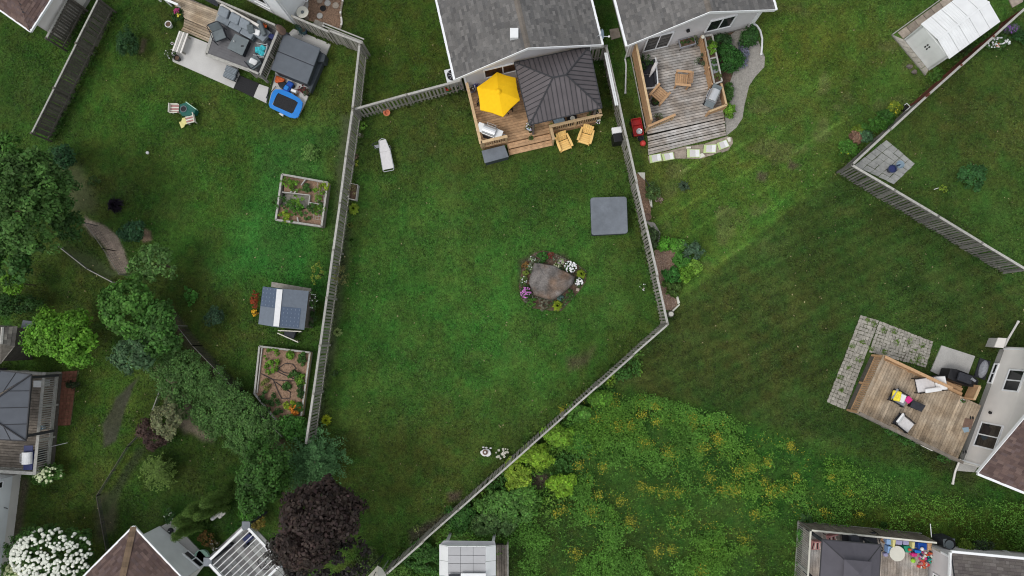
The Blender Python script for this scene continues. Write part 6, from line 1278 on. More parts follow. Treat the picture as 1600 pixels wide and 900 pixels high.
o = wthing('foam_mat', 'creased pale yellow seat mat folded beside the striped chair', 'mat', N2(455, 660, .2)); M().plate([N2(450, 570, .32), N2(500, 560, .32), N2(550, 690, .2), N2(500, 700, .2), N2(425, 640, .25)], .04).build('upper_fold', 'yellow_pale', o); M().plate([N2(380, 650, .12), N2(425, 640, .25), N2(505, 700, .2), N2(480, 750, .08), N2(430, 780, .05)], .04).build('lower_fold', 'yellow_pale', o)
# white house top-left
wb = [C2(560, -30, 0), C2(925, 157, 0)]; hh = wthing('house', 'white sided house at the top edge behind the lounge deck', 'house', wb[1]); du = (wb[1]-wb[0]).normalized(); nu2 = Vector((du.y, -du.x, 0))
if nu2.y > 0: nu2 = -nu2
wbk = wb[0]-du*4; lap_wall(hh, wbk, wb[1], .3, 4.6, 'siding_white', out=nu2); lap_wall(hh, wb[1], wb[1]-nu2*6, .3, 4.6, 'siding_white', out=du); M().beam(wb[1]-du*.04+nu2*.03, wb[1]+du*.06+nu2*.03, .06, .28, 4.6).build('corner_trim', 'white_trim', hh)
M().prism([p[:2] for p in (wbk, wb[1]-du*.02, wb[1]-du*.02-nu2*6, wbk-nu2*6)], 0, .3).build('foundation', 'concrete', hh); M().plate([wbk+nu2*.4+Vector((0, 0, 4.6)), wb[1]+nu2*.4+du*.4+Vector((0, 0, 4.6)), wb[1]+du*.4-nu2*3+Vector((0, 0, 6.4)), wbk-nu2*3+Vector((0, 0, 6.4))], .1).build('roof', 'charcoal', hh)
window(hh, wb[1], -du, nu2, 1.1, 2.5, 1.2, 2.3, 2, 'glass'); window(hh, wb[1], -du, nu2, 1.2, 2.2, .42, .8, 1, 'glass', name='basement_window')
downspout('double white downspout on the corner of the white sided house', [Vector((wb[1].x+du.x*.12, wb[1].y+du.y*.12+.05, 4.4)), Vector((wb[1].x+du.x*.12, wb[1].y+du.y*.12+.05, .2)), C2(905, 100, .1)])
nograss([wbk, wb[1], wb[1]-nu2*6, wbk-nu2*6])
# side patio with round table, mulch with stepping stones
q = [L8(-60, -60), L8(460, -60), L8(470, 80), L8(430, 230), L8(250, 230)]; o = M().prism([p[:2] for p in q], -.05, .05).build('side_patio', 'concrete'); o['kind'] = 'structure'; nograss(q)
c = L8(385, 172, .7); o = thing('round_table', 'round cream garden table with central hole near the wooden gate', 'table', (c.x, c.y, 0)); M().lathe(0, 0, [(.30, .68), (.33, .72), (.10, .73), (.09, .70)], 28).build('tabletop', 'cream', o); M().cyl(0, 0, 0, .68, .12, n=12).build('pedestal', 'stone_slab', o); M().cyl(0, 0, .69, .738, .085, n=14).build('hub', 'table_gray', o)
o = wthing('white_chair', 'white chair frame cut by the top edge beside the round cream table', 'chair', L8(430, 10, .4)); M().tube([L8(395, -30, .5), L8(415, 20, .5), L8(450, 20, .5), L8(465, -30, .5)], .03, 6).build('frame', 'white', o); M().prism([L8(x, y, .4)[:2] for x, y in ((405, -40), (460, -40), (450, 5), (415, 5))], .36, .4).build('seat', 'white_fabric', o)
for p in (L8(405, -30), L8(460, -30), L8(415, 5), L8(450, 5)): M().box(p.x-.02, p.y-.02, 0, p.x+.02, p.y+.02, .36).build('leg', 'white', o)
bed('mulch_garden', [(450, 100), (500, -60), (960, -60), (930, 100), (910, 200), (940, 290), (905, 420), (640, 330), (470, 290)], 'mulch', 1500, .05, ((.26, .17, .12), (.15, .1, .08)), K_=L8, h=.0)
SL = (('tan stepping stone cut by the top edge', 625, 5, 45, 'stone_slab'), ('pale blue gray round stepping stone beside the black one', 735, 42, 48, 'concrete'), ('tan stepping stone nearest the curved edging', 850, 75, 50, 'stone_slab'), ('black stepping stone in the mulch', 670, 115, 44, 'black'), ('gray stepping stone nearest the round cream table', 625, 220, 46, 'concrete'))
for lb, x, y, r_, m__ in SL: c = L8(x, y, .05); o = M().cyl(c.x, c.y, -.01, .06, r_/9*H/FPX, n=9).build('stepping_stone', m__, bevel=.012); tag(o, lb, 'stepping stone', 'stepping stones in the mulch')
EG = [L8(x, y, .08) for x, y in ((955, -60), (945, 20), (930, 90), (915, 190), (930, 260), (935, 320), (905, 425))]; eg = wthing('stone_edging', 'curved pale stone edging along the mulch garden', 'edging', EG[3])
for i in range(len(EG)-1):
    for k in range(3): M().beam(lerp(EG[i], EG[i+1], k/3+.02), lerp(EG[i], EG[i+1], (k+1)/3-.02), .09, 0, .10).build('edging_block', 'stone_slab' if rnd.random() < .4 else 'siding_beige', eg)
q = [L8(555, 255, .3), L8(680, 310, .3), L8(650, 390, .3), L8(500, 350, .3)]; o = M().prism([p[:2] for p in q], 0, .18).build('stone_step', 'paver', bevel=.02); tag(o, 'rough tan stone step at the wooden gate', 'step')
# gate panels and lattice fence
fence('double-railed wooden gate panels leaning over the hot tub lawn', (430+240/9, 225/9), (430+760/9, 450/9), 1.5, pitch=.16)
gt = fence('weathered gate section with three parallel white top rails', (430+760/9, 430/9), (430+1225/9, 605/9), 1.6, pitch=.13, m='gray_wood')
for off_ in (.0, .13): 
    a_ = L8(650, 345, 1.55)+Vector((off_*.5, off_, 0)); b_ = L8(1225, 575, 1.55)+Vector((off_*.5, off_, 0)); M().beam(a_, b_, .06, 1.42, 1.47).build('rail_cap', 'gray_wood_cap', gt)
c = L8(350, 370, .8); o = pot('dark blue gray potted evergreen beside the house corner', (c.x, c.y, 0), .2, .4, 'navy', (.02, .05, .06), .34, pn=500)
# kids items right of tub lawn etc.
shrub('dark round bush on the lawn near the left house fence', 200, 68, (17, 22), (.018, .05, .02), 40, 60, .09, z=.8, rc=.25)
# brown roof house in the corner and its fences
C1 = K(0, 0, 4.0); e0_ = C1(190, 197, 2.7); e1_ = C1(-60, 20, 2.7); e2_ = C1(330, -20, 2.7)
h2 = wthing('house', 'brown-roofed house corner with white gutters in the upper left corner', 'house', (e0_.x, e0_.y, 0)); du1 = (e1_-e0_).normalized(); du2 = (e2_-e0_).normalized(); E1x, E2x = e0_+du1*8, e0_+du2*8; bi = Vector((0, 0, 2.2))
apx = e0_+(du1+du2)*4+bi; 
rf_ = M().plate([e0_, E1x, apx], .08).build('roof', 'charcoal', h2); M().plate([e0_, E2x, apx], .08).build('roof_slope', 'charcoal', h2)
shingle_plane(rf_, e0_, E1x, apx+Vector((0, 0, .01)), apx, BROWN_SH, slab=False); shingle_plane(rf_, e0_, E2x, apx+Vector((0, 0, .01)), apx, BROWN_SH, slab=False)
for E_ in (E1x, E2x): gutter(h2, e0_, E_, 2.72)
w0 = e0_+(du1+du2)*.45; lap_wall(h2, w0, w0+du1*7, .3, 2.6, 'siding_beige', out=-du2); lap_wall(h2, w0, w0+du2*7, .3, 2.6, 'siding_beige', out=-du1); M().prism([p[:2] for p in (w0+(du1+du2)*.03, w0+du1*7, w0+(du1+du2)*7, w0+du2*7)], 0, .3).build('foundation', 'concrete', h2)
fence('long dark weathered fence at the far left running down to the big tree', (153, -2), (49, 208), 1.55, m='dark_wood', pitch=.14, bw=.125, capw=.08)
fence('short dark picket fence beside the brown-roofed house corner', (106, -5), (72, 60), 1.6, m='dark_wood', pitch=.16)
# ---- left garden trees and shrubs ----------------------------------------------------------------
C7 = K(0, 200, 3.2143)
tree('broadleaf_tree', 'big dark green tree filling the left edge above the bright round tree', 'tree', 38, 325, 4.5, (72, 84), 230, 95, (.042, .095, .026), .15, .46, hz=2.6, extra=((85, 300, 3.0, 40, 40, 70, (.042, .095, .03)), (105, 350, 2.5, 24, 22, 60, (.025, .065, .018)), (20, 410, 3, 38, 40, 70, (.028, .075, .02)), (18, 250, 4, 35, 36, 70, (.03, .08, .015))), base=(60, 335))
tree('broadleaf_tree', 'small yellow green branchy tree under the big left tree', 'tree', 20, 442, 1.6, (16, 14), 30, 50, (.065, .15, .015), .13, .3)
tree('shrub', 'dark blue green bush under the end of the far left fence', 'shrub', 98, 245, .8, (20, 18), 44, 60, (.022, .065, .03), .1, .28); 
small('low green shrub right of the dark blue green bush', 147, 282, 9, (.03, .06, .02), T=lambda x, y: (x, y))
ps_ = hosta('spiky dark purple shrub alone on the left lawn', 184, 322, 15, (.014, .009, .018), 44, name='shrub', cat='shrub', wid=.09, rise=.35)
tree('shrub', 'dark green bush beside the tan bare soil crescent', 'shrub', 207, 362, .7, (19, 16), 44, 60, (.02, .058, .03), .1, .26)
tree('sapling', 'tall loose pale-leaved sapling at the end of the bare path', 'tree', 240, 412, 2.2, (33, 32), 46, 46, (.06, .125, .04), .13, .3)
tree('broadleaf_tree', 'fresh green tree behind the loose sapling', 'tree', 200, 478, 2.6, (44, 42), 90, 80, (.045, .115, .024), .15, .36)
tree('broadleaf_tree', 'deep green tree next to the dark hedge shadow', 'tree', 250, 515, 2.4, (32, 40), 66, 80, (.036, .095, .022), .15, .36)
tree('broadleaf_tree', 'dusty blue green tree at the lower left of the hedge trees', 'tree', 212, 553, 2.4, (36, 27), 66, 80, (.05, .10, .055), .14, .32)
# hedge
HG = [(275, 560), (310, 590), (340, 615), (370, 640), (400, 665), (275, 600), (300, 625), (350, 660), (380, 685), (330, 645), (262, 575), (290, 578), (325, 603), (356, 628), (388, 655), (412, 680), (395, 690)]
hd = wthing('hedge', 'wide clipped hedge running diagonally beside the dirt path', 'hedge', P(330, 625)); L_ = [crown_pts(P(x+rnd.uniform(-4, 4), y, .9), (.9, .9, .55), 30, 90, .3, (.052, .112, .036), .4) for x, y in HG]; p, n_, c_ = cat3(L_); leafmesh('foliage', p, n_, .10*rng.uniform(.7, 1.3, len(p)), c_, hd); m_ = M()
for x, y in HG: q_ = P(x, y); m_.cyl(q_.x, q_.y, 0, .9, .03, n=6)
m_.build('stems', 'bark', hd)
tree('shrub', 'gray green silvery shrub over the purple bush', 'shrub', 262, 655, 1.5, (28, 22), 56, 70, (.12, .135, .085), .10, .25); tree('shrub', 'dark purple barberry bush under the silvery shrub', 'shrub', 240, 678, 1.0, (24, 22), 50, 70, (.045, .028, .03), .09, .25)
tree('shrub', 'small pale gray bush on the tan ground by the hedge end', 'shrub', 333, 678, .4, (16, 7), 22, 30, (.08, .11, .06), .08, .18); tree('shrub', 'pale dusty bush above the silvery shrub', 'shrub', 275, 630, .8, (14, 14), 28, 40, (.09, .115, .07), .09, .22)
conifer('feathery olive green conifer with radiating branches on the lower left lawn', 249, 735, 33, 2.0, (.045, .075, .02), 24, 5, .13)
# low wire fences
def wire_fence(label, pts_, h, m='fence_dark', cap=None, step=1.6):
    W_ = [P(x, y, h) for x, y in pts_]; o = wthing('wire_fence', label, 'fence', W_[0]-Vector((0, 0, h)))
    for i in range(len(W_)-1):
        a_, b_ = xy(W_[i], 0), xy(W_[i+1], 0); M().beam(a_, b_, .035 if cap else .014, h-.05, h).build('top_rail', cap or m, o); n__ = max(1, round((b_-a_).length/step))
        for k in range(n__+1): p_ = lerp(a_, b_, k/n__); M().box(p_.x-.02, p_.y-.02, 0, p_.x+.02, p_.y+.02, h+.02).build('post', m, o)
        w_ = M()
        for k in range(int((b_-a_).length/.12)): p_ = lerp(a_, b_, k/((b_-a_).length/.12)); w_.box(p_.x-.004, p_.y-.004, .03, p_.x+.004, p_.y+.004, h-.05)
        for k in range(4): w_.beam(a_, b_, .008, h*.2*(k+1)-.004, h*.2*(k+1)+.004)
        w_.build('wire_mesh', 'charcoal', o, kind='stuff')
    return o
wire_fence('low dark chain fence beside the tan bare crescent', [(132, 348), (160, 388), (186, 428)], 1.1); wire_fence('thin wire fence continuing along the dark hedge shadow', [(252, 478), (300, 540), (370, 612), (440, 682)], 1.1)
wire_fence('low white edging fence under the big left tree', [(92, 386), (135, 420), (175, 441)], .35, 'gray_wood_cap', 'gray_wood_cap'); wire_fence('low pale garden edging beside the silvery shrub', [(251, 605), (238, 640)], .35, 'gray_wood_cap', 'gray_wood_cap'); wire_fence('low pale garden edging curving below the barberry', [(222, 672), (198, 698), (150, 775), (165, 860)], .35, 'dark_wood')
shrub('small light green weed clump left of the small blue green pine', 298, 461, 13, (.04, .13, .025), 20, 40, .09, z=.25, name='shrub'); tree('shrub', 'small dark blue green pine with a bare brown center', 'shrub', 335, 496, .7, (14, 14), 34, 50, (.022, .05, .032), .08, .22)
fs_ = conifer('flat pale green fern-like sapling on the left lawn', 486, 239, 16, .7, (.052, .10, .03), 34, 3, .09, name='sapling')
q_ = P(229, 238, .15); o = thing('garden_ball', 'tiny white ball ornament on the left lawn', 'ornament', (q_.x, q_.y, .06)); M().ball((0, 0, 0), .09, 10).build('ball', 'white', o)
tree('broadleaf_tree', 'bright lime green round tree beside the gray utility cabinet', 'tree', 100, 527, 2.6, (50, 40), 130, 95, (.065, .16, .018), .13, .38, extra=((125, 548, 2.4, 24, 24, 80, (.06, .15, .02)), (75, 505, 2.4, 22, 20, 80, (.075, .17, .02))), base=(110, 527))
# ---- lower left ------------------------------------------------------------------------------------
C11 = K(0, 420, 3.2143); C12 = K(0, 660, 3.75); S4 = K(0, 560, 4.5); S9 = K(0, 480, 9.0)
# weathered-roof shed at the left edge
s3 = wthing('garden_shed', 'old shed with curled weathered shingle roof at the left edge', 'shed', S9(40, 420)); a_, b_, c_, d_ = S9(245, 270, 2.1), S9(205, 555, 2.1), S9(10, 800, 2.1), S9(-150, 255, 2.1)
top0, top1 = S9(40, 280, 2.5), S9(20, 520, 2.5); SH3 = [(.22, .205, .18), (.16, .15, .135), (.27, .25, .22), (.12, .11, .10)]
for q in ([b_, a_, top0, top1], [c_, b_, top1, S9(-180, 560, 2.5)], [a_, d_, S9(-180, 280, 2.5), top0]): M().plate(q, .06).build('roof', 'dark_wood', s3)
shingle_plane(s3, b_, a_, top0, top1, SH3, .22, .22, slab=False); shingle_plane(s3, c_, b_, top1, S9(-180, 560, 2.5), SH3, .22, .22, slab=False); shingle_plane(s3, a_, d_, S9(-180, 280, 2.5), top0, SH3, .22, .22, slab=False)
M().stick(top0, top1, .07, 5).build('ridge_board', 'gray_wood_cap', s3); ce = (a_+b_+c_+d_)/4; M().prism([lerp(xy(p, 0), xy(ce, 0), .12)[:2] for p in (a_, b_, c_, d_)], 0, 2.05).build('wall', 'dark_wood', s3)
q = [S9(320, 180, 1.3), S9(470, 200, 1.3), S9(400, 555, 1.3), S9(228, 515, 1.3)]; o = wthing('utility_cabinet', 'pale gray lidded cabinet between the old shed and the lime tree', 'cabinet', (q[0]+q[2])/2-Vector((0, 0, 1.3))); flat(o, 'lid', 'tub_cover', q, 1.24, 1.3, .01); ce = sum(q, Vector((0, 0, 0)))/4; flat(o, 'body', 'navy', [lerp(p, ce, .05)+Vector((.06, 0, 0)) for p in q], 0, 1.235)
q = [S9(370, 565, .3), S9(500, 570, .3), S9(500, 605, .3), S9(370, 595, .3)]; o = M().prism([p[:2] for p in q], 0, .3).build('wood_block', 'gray_wood_cap', bevel=.01); tag(o, 'small gray wooden block at the foot of the lidded cabinet', 'block')
tree('shrub', 'dark feathery evergreen at the left edge above the old shed', 'shrub', 22, 478, 1.2, (38, 18), 50, 60, (.02, .055, .014), .11, .32)
# deck + gazebo left
lz = .55; rzt = 1.5; dT = S4(308, 110, rzt); dBt = S4(240, 810, rzt); nL = (dBt-dT).normalized(); tt = Vector((dT.x, dT.y, 0)); bb = Vector((dBt.x, dBt.y, 0)); lft = Vector((nL.y, -nL.x, 0)); lft = lft if lft.x < 0 else -lft
dk_ = wthing('deck', 'old dark deck with slatted railing under the slate blue gazebo', 'deck', tt)
boards(dk_, tt, tt+lft*5, bb+lft*5, bb, lz, .14, m='deck_old'); skirt(dk_, (tt, tt+lft*5, bb+lft*5, bb), lz, 'dark_wood'); nograss((tt, tt+lft*5, bb+lft*5, bb))
railing(dk_, tt, bb, lz, rzt, 'gray_wood_cap', .16, .115, bm='gray_wood_cap', bw=.04); railing(dk_, tt+lft*5, tt+lft*.15, lz, rzt, 'gray_wood_cap', .12, .13, bm='gray_wood_cap'); railing(dk_, bb+lft*5, bb+lft*.15, lz, rzt, 'gray_wood_cap', .16, .13, bm='gray_wood_cap')
M().beam(tt-nL*0-lft*.02, bb-lft*.02, .03, .42, .6).build('fascia_board', 'gray_wood_cap', dk_)
gz2 = 2.7; g4 = [S4(-210, 60, gz2), S4(222, 112, gz2), S4(183, 578, gz2), S4(-250, 560, gz2)]; gcc = sum(g4, Vector((0, 0, 0)))/4; gg = wthing('gazebo', 'slate blue panelled metal gazebo over the old dark deck', 'gazebo', (gcc.x, gcc.y, 0)); hip_roof_panels(gg, g4, gcc+Vector((0, .15, 1.1)), gcc+Vector((0, -.15, 1.1)), 'slate_roof', .78, ribm='seam', ribh=.02, ribw=.03); posts_under(gg, g4, lz, .25, 'seam')
for i in range(4): M().beam(lerp(g4[i], gcc, .05), lerp(g4[(i+1) % 4], gcc, .05), .07, gz2-.16, gz2-.05).build('beam', 'seam', gg)
c = S4(262, 180, 1.2); o = M().box(c.x-.22, c.y-.17, lz, c.x+.22, c.y+.17, 1.2).build('side_table', 'white', bevel=.02); tag(o, 'small white square table in the corner of the old dark deck', 'table')
c = S4(200, 705, 1.4); grill('white-lidded gas grill in the railing corner of the old dark deck', (c.x, c.y+.05, lz), math.pi/2+.03, 'navy', 'white', .60, .32, shelf='navy')
c = S4(315, 490, .9); o = thing('hanging_planter', 'pale blue bucket behind the deck railing slats', 'bucket', (c.x-.3, c.y, lz)); M().lathe(0, 0, [(.1, 0), (.15, .3), (.12, .29), (.08, .05)], 14).build('bucket', 'bluegray', o)
q = [S4(330, 100, .02), S4(560, 85, .02), S4(540, 150, .02), S4(500, 470, .02), S4(340, 470, .02)]; o = M().prism([p[:2] for p in q], -.05, .03).build('brick_paving', 'joint_soil'); o['kind'] = 'structure'; nograss(q)
A_, B_, C_, D_ = S4(330, 100, .03), S4(545, 85, .03), S4(495, 470, .03), S4(320, 475, .03); pv = wthing('paved_strip', 'red brown paving blocks along the slatted deck railing', 'paving', A_); pavers(pv, A_, B_, C_, D_, 8, 16, .05, 'paving_red', .05, .008, .006, 'brick')
tree('shrub', 'black green clump on the red brown paving', 'shrub', 113, 601, .3, (12, 5), 16, 30, (.015, .025, .012), .08, .14)
o = wthing('metal_pole', 'thin pale pole sticking out from the slatted railing over the grass', 'pole', S4(400, 610)); M().stick(S4(360, 620, .5), S4(475, 593, .5), .018, 6).build('pole', 'steel', o)
tree('hydrangea', 'small hydrangea with cream heads at the lower corner of the old deck', 'shrub', 78, 740, .7, (24, 15), 40, 50, (.04, .1, .02), .1, .25); blooms(bpy.data.objects['hydrangea'], 79, 741, .75, (23, 13), 46, (.62, .68, .42), .085)
hy = tree('hydrangea', 'huge hydrangea covered in white flower heads at the bottom left', 'shrub', 88, 862, 1.8, (66, 42), 150, 60, (.03, .075, .018), .12, .36, hz=1.2); blooms(hy, 90, 864, 1.9, (65, 42), 420, (.78, .80, .70), .085); 
hy2 = tree('hydrangea', 'yellowish cream hydrangea part next to the huge white one, at the very bottom', 'shrub', 32, 892, 1.2, (22, 16), 40, 50, (.05, .11, .02), .11, .3); blooms(hy2, 32, 892, 1.3, (21, 15), 60, (.66, .70, .40), .085)
# white house left
wA = C12(124, 300, 0); wB = C12(50, 900, 0); duw = (wB-wA).normalized(); nw = Vector((-duw.y, duw.x, 0)); nw = nw if nw.x > 0 else -nw; wB2 = wA+duw*9; wA2 = wA-duw*0
hl = wthing('house', 'white sided house wall with pale foundation at the lower left edge', 'house', wA); lap_wall(hl, wA2, wB2, .62, 4.5, 'siding_white', out=nw); M().prism([p[:2] for p in (wA2+nw*.015, wB2+nw*.015, wB2-nw*6, wA2-nw*6)], 0, .62).build('foundation', 'siding_beige', hl); lap_wall(hl, wA2, wA2-nw*6, .62, 4.5, 'siding_white', out=-duw)
M().plate([wA2+nw*.15-duw*.2+Vector((0, 0, 4.5)), wB2+nw*.15+Vector((0, 0, 4.5)), wB2-nw*3+Vector((0, 0, 6.2)), wA2-nw*3-duw*.4+Vector((0, 0, 6.2))], .1).build('roof', 'charcoal', hl)
window(hl, wA, duw, nw, .10, .48, 1.25, 1.65, 1, 'glass', fr=.05); window(hl, wA, duw, nw, 1.95, 2.95, 1.35, 2.6, 2, 'glass'); M().tube([wA+duw*1.55+nw*.02+Vector((0, 0, .95)), wA+duw*1.55+nw*.14+Vector((0, 0, .95)), wA+duw*1.62+nw*.14+Vector((0, 0, .85))], .02, 6).build('tap', 'charcoal', hl)
nograss((wA2, wB2, wB2-nw*6, wA2-nw*6))
# brown hip-roof house bottom left
Z6 = K(190, 760, 6.43); ze4 = 2.45; c0 = Z6(120, 403, ze4); f1 = Z6(0, 523, ze4); f2 = Z6(590, 900, ze4); d1 = (f1-c0).normalized(); d2 = (f2-c0).normalized()
h4 = wthing('house', 'brown shingle hip-roofed house with beige wall at the bottom left', 'house', (c0.x, c0.y, 0)); E1_, E2_ = c0+d1*10, c0+d2*8; ap4 = c0+(d1+d2)*4+Vector((0, 0, 2.1)); ap5 = ap4+d1*2
r4 = M().plate([c0, E1_, ap5, ap4], .08).build('roof', 'charcoal', h4); M().plate([c0, E2_, ap4], .08).build('roof_slope', 'charcoal', h4); shingle_plane(r4, c0, E1_, ap5, ap4, BROWN_SH, slab=False); shingle_plane(r4, c0, E2_, ap4+d1*.02, ap4, BROWN_SH, slab=False)
rc = M(); n__ = 26
for i in range(n__):
    a_ = lerp(c0, ap4, i/n__)+Vector((0, 0, .04)); b_ = lerp(c0, ap4, (i+1.1)/n__)+Vector((0, 0, .03)); s_ = (b_-a_).cross(Vector((0, 0, 1))).normalized()*.16; f = rnd.uniform(.8, 1.2); rc._add([a_-s_-Vector((0, 0, .03)), b_-s_-Vector((0, 0, .03)), b_, a_], [(0, 1, 2, 3)], (.17*f, .12*f, .08*f)); rc._add([a_, b_, b_+s_-Vector((0, 0, .03)), a_+s_-Vector((0, 0, .03))], [(0, 1, 2, 3)], (.17*f, .12*f, .08*f))
rc.build('hip_cap', 'shingle', r4, cols=True)
for E_ in (E1_, E2_): gutter(h4, c0, E_, ze4+.02)
b1 = Z6(392, 396, .0); b2 = Z6(842, 782, .0); dw = (b2-b1).normalized(); nw4 = Vector((-dw.y, dw.x, 0)); nw4 = nw4 if nw4.y > 0 else -nw4
lap_wall(h4, b1, b2, .12, 2.3, 'shed_white', out=nw4); lap_wall(h4, b1, b1-nw4*4, .12, 2.3, 'shed_white', out=-dw); lap_wall(h4, b2, b2-nw4*4, .12, 2.3, 'siding_beige', out=dw); M().prism([p[:2] for p in (b1, b2, b2-nw4*4, b1-nw4*4)], 0, .12).build('foundation', 'concrete', h4)
window(h4, b1, dw, nw4, 1.95, 3.15, .15, .70, 2, 'glass'); nograss((b1, b2, b2-nw4*4, b1-nw4*4))
q = [Z6(400, 400, .03), Z6(500, 345, .03), Z6(860, 720, .03), Z6(830, 790, .03)]; o = M().prism([p[:2] for p in q], -.05, .05).build('side_path', 'concrete'); o['kind'] = 'structure'; nograss(q)
c = Z6(495, 445, .4); o = thing('kettle_grill', 'small round black kettle grill on the gray side path', 'barbecue', (c.x, c.y, .05)); M().ball((0, 0, .38), .16, 14, (1, 1, .8)).build('bowl', 'black', o); M().ball((0, 0, .53), .03, 6).build('knob', 'white', o)
for k in range(3): M().stick((.1*math.cos(k*2.09), .1*math.sin(k*2.09), .3), (.17*math.cos(k*2.09), .17*math.sin(k*2.09), 0), .012, 5).build('leg', 'steel', o)
q = [Z6(700, 630, .3), Z6(880, 690, .3), Z6(860, 730, .3), Z6(830, 760, .3)]; o = wthing('window_well', 'pale green curved window well cover at the beige wall', 'window well', q[1]-Vector((0, 0, .3))); M().lathe(Z6(820, 700).x, Z6(820, 700).y, [(.36, 0), (.38, .22), (.35, .22), (.34, .05)], 16).build('well_wall', 'mint', o)
# cedars, statue
for i, (lb, bx, by, tx, ty, r_) in enumerate((('upper columnar cedar of the leaning group, nearest the dark round tree', 362, 768, 330, 780, 15), ('columnar cedar right behind the white figure', 352, 785, 322, 798, 13), ('long middle columnar cedar of the group', 338, 778, 306, 795, 15), ('columnar cedar of the group at the side path', 322, 792, 290, 812, 15), ('lowest columnar cedar beside the kettle grill', 318, 812, 292, 832, 13))):
    g_ = P(bx, by, 0); t_ = P(tx, ty, 2.8); o = wthing('columnar_cedar', lb, 'tree', g_, 'columnar cedars'); L_ = []
    for k in range(9): f = k/8; cc__ = lerp(Vector((g_.x, g_.y, .25)), Vector((g_.x*.6+t_.x*.4, g_.y*.6+t_.y*.4, 3.1)), f); rr_ = r_*H/FPX*(1-.62*f)*.95; L_.append(crown_pts(cc__, (rr_, rr_, .3), 16, 60, .15, (.045, .085, .018), .3))
    p, n_, c_ = cat3(L_); leafmesh('crown', p, n_, .07, c_, o, .45); M().stick((g_.x, g_.y, 0), (g_.x, g_.y, 2.4), .05, 6).build('trunk', 'bark', o)
st = wthing('statue', 'white reclining garden figure under the leaning cedars', 'statue', Z6(970, 285)); h0 = Z6(920, 320, .35)
body = [(Z6(920, 320, .35), .10), (Z6(950, 290, .3), .12), (Z6(985, 275, .22), .13), (Z6(1020, 262, .18), .10), (Z6(1040, 275, .12), .06)]
m_ = M()
for i in range(len(body)-1): m_.stick(body[i][0], body[i+1][0], body[i][1], 10, body[i+1][1])
m_.stick(Z6(985, 275, .2), Z6(1000, 312, .12), .07, 8, .04); m_.build('body', 'siding_beige', st, smooth=True); M().ball(Z6(914, 322, .42), .11, 12).build('head', 'white', st); M().prism([Z6(x, y, .06)[:2] for x, y in ((935, 270), (1010, 235), (1050, 270), (985, 325))], 0, .1).build('base', 'siding_beige', st)
small('green bush at the tip of the side path', 190+480/6.43, 760+290/6.43, (9, 12), (.03, .07, .025), 6, (.75, .8, .7), .03, T=lambda x, y: (x, y), n=22, name='shrub', cat='shrub')
small('russet leafed patch between the side path and the pergola', 190+860/6.43, 760+530/6.43, (14, 12), (.09, .055, .02), T=lambda x, y: (x, y), n=22, name='shrub', cat='shrub'); small('white flowered plant at the left side of the pergola', 190+930/6.43, 760+585/6.43, (8, 9), (.06, .06, .03), 12, (.8, .8, .8), .03, T=lambda x, y: (x, y), n=14)
# pergola
Z5 = K(300, 800, 9.0); pz = 2.6; pg = wthing('pergola', 'white-beamed pergola with thin slats over a gray patio', 'pergola', Z5(740, 600))
PT, PR, PL = Z5(755, 195, pz), Z5(1260, 730, pz), Z5(215, 705, pz); PB = PL+(PR-PT)
for a_, b_ in ((lerp(PT, PL, .09), lerp(PT, PL, .93)), (lerp(PT, PR, .07), lerp(PT, PR, .93)), (lerp(PL, PB, .06), lerp(PL, PB, .93)), (lerp(PR, PB, .06), lerp(PR, PB, .93))): M().beam(a_, b_, .12, pz-.14, pz).build('beam', 'white', pg)
for i in range(1, 10): a_ = lerp(PT, PR, i/10+.02); b_ = lerp(PL, PB, i/10+.02); M().beam(lerp(a_, b_, .02), lerp(a_, b_, .97), .032, pz-.10, pz-.03).build('slat', 'white', pg)
for p in (PT, PR, PL, PB): M().box(p.x-.05, p.y-.05, .03, p.x+.05, p.y+.05, pz-.15).build('post', 'charcoal', pg); M().box(p.x-.2, p.y-.2, pz-.15, p.x+.2, p.y+.2, pz-.02).build('post_cap', 'tub_cover', pg)
gq = [Z5(700, 60, 0), Z5(1330, 700, 0), Z5(900, 1200, 0), Z5(200, 640, 0)]; gq = [Z5(790, 110, 0), Z5(1430, 790, 0), Z5(820, 1380, 0), Z5(165, 690, 0)]
o = M().prism([p[:2] for p in gq], -.05, .02).build('pergola_patio', 'concrete_dark'); o['kind'] = 'structure'; nograss(gq); pv = wthing('pergola_paving', 'gray rectangular pavers in dark and light bands under the pergola', 'paving', gq[0]); 
for i in range(11):
    for j in range(10):
        f_ = lambda a, b: lerp(lerp(gq[0], gq[1], a), lerp(gq[3], gq[2], a), b); e_ = .004; M().prism([f_(a, b)[:2] for a, b in ((i/11+e_, j/10+e_), ((i+1)/11-e_, j/10+e_), ((i+1)/11-e_, (j+1)/10-e_), (i/11+e_, (j+1)/10-e_))], 0, .045).build('paving_slab', 'concrete_dark' if (j in (3, 5, 8) or i in (1,)) else 'paver_gray', pv)
def lounge_box(lb, pts_, z, m, cat, name): q_ = [Z5(x, y, z) for x, y in pts_]; o_ = M().prism([p[:2] for p in q_], .05, z).build(name, m, bevel=.03); tag(o_, lb, cat); return o_
lounge_box('dark navy garden bench seat under the pergola top corner', ((700, 380), (800, 300), (860, 360), (760, 450)), .5, 'navy', 'bench', 'outdoor_bench'); lounge_box('dark low table next to the navy bench under the pergola', ((710, 480), (760, 440), (800, 490), (745, 530)), .4, 'charcoal', 'table', 'low_table'); lounge_box('black strip planter along the left pergola beam', ((300, 620), (520, 440), (560, 470), (340, 650)), .4, 'charcoal', 'planter', 'long_planter')
c = Z5(1040, 700, .5); o = thing('wire_table', 'six-sided black wire-topped table under the lower pergola slats', 'table', (c.x, c.y, .04)); m_ = M(); 
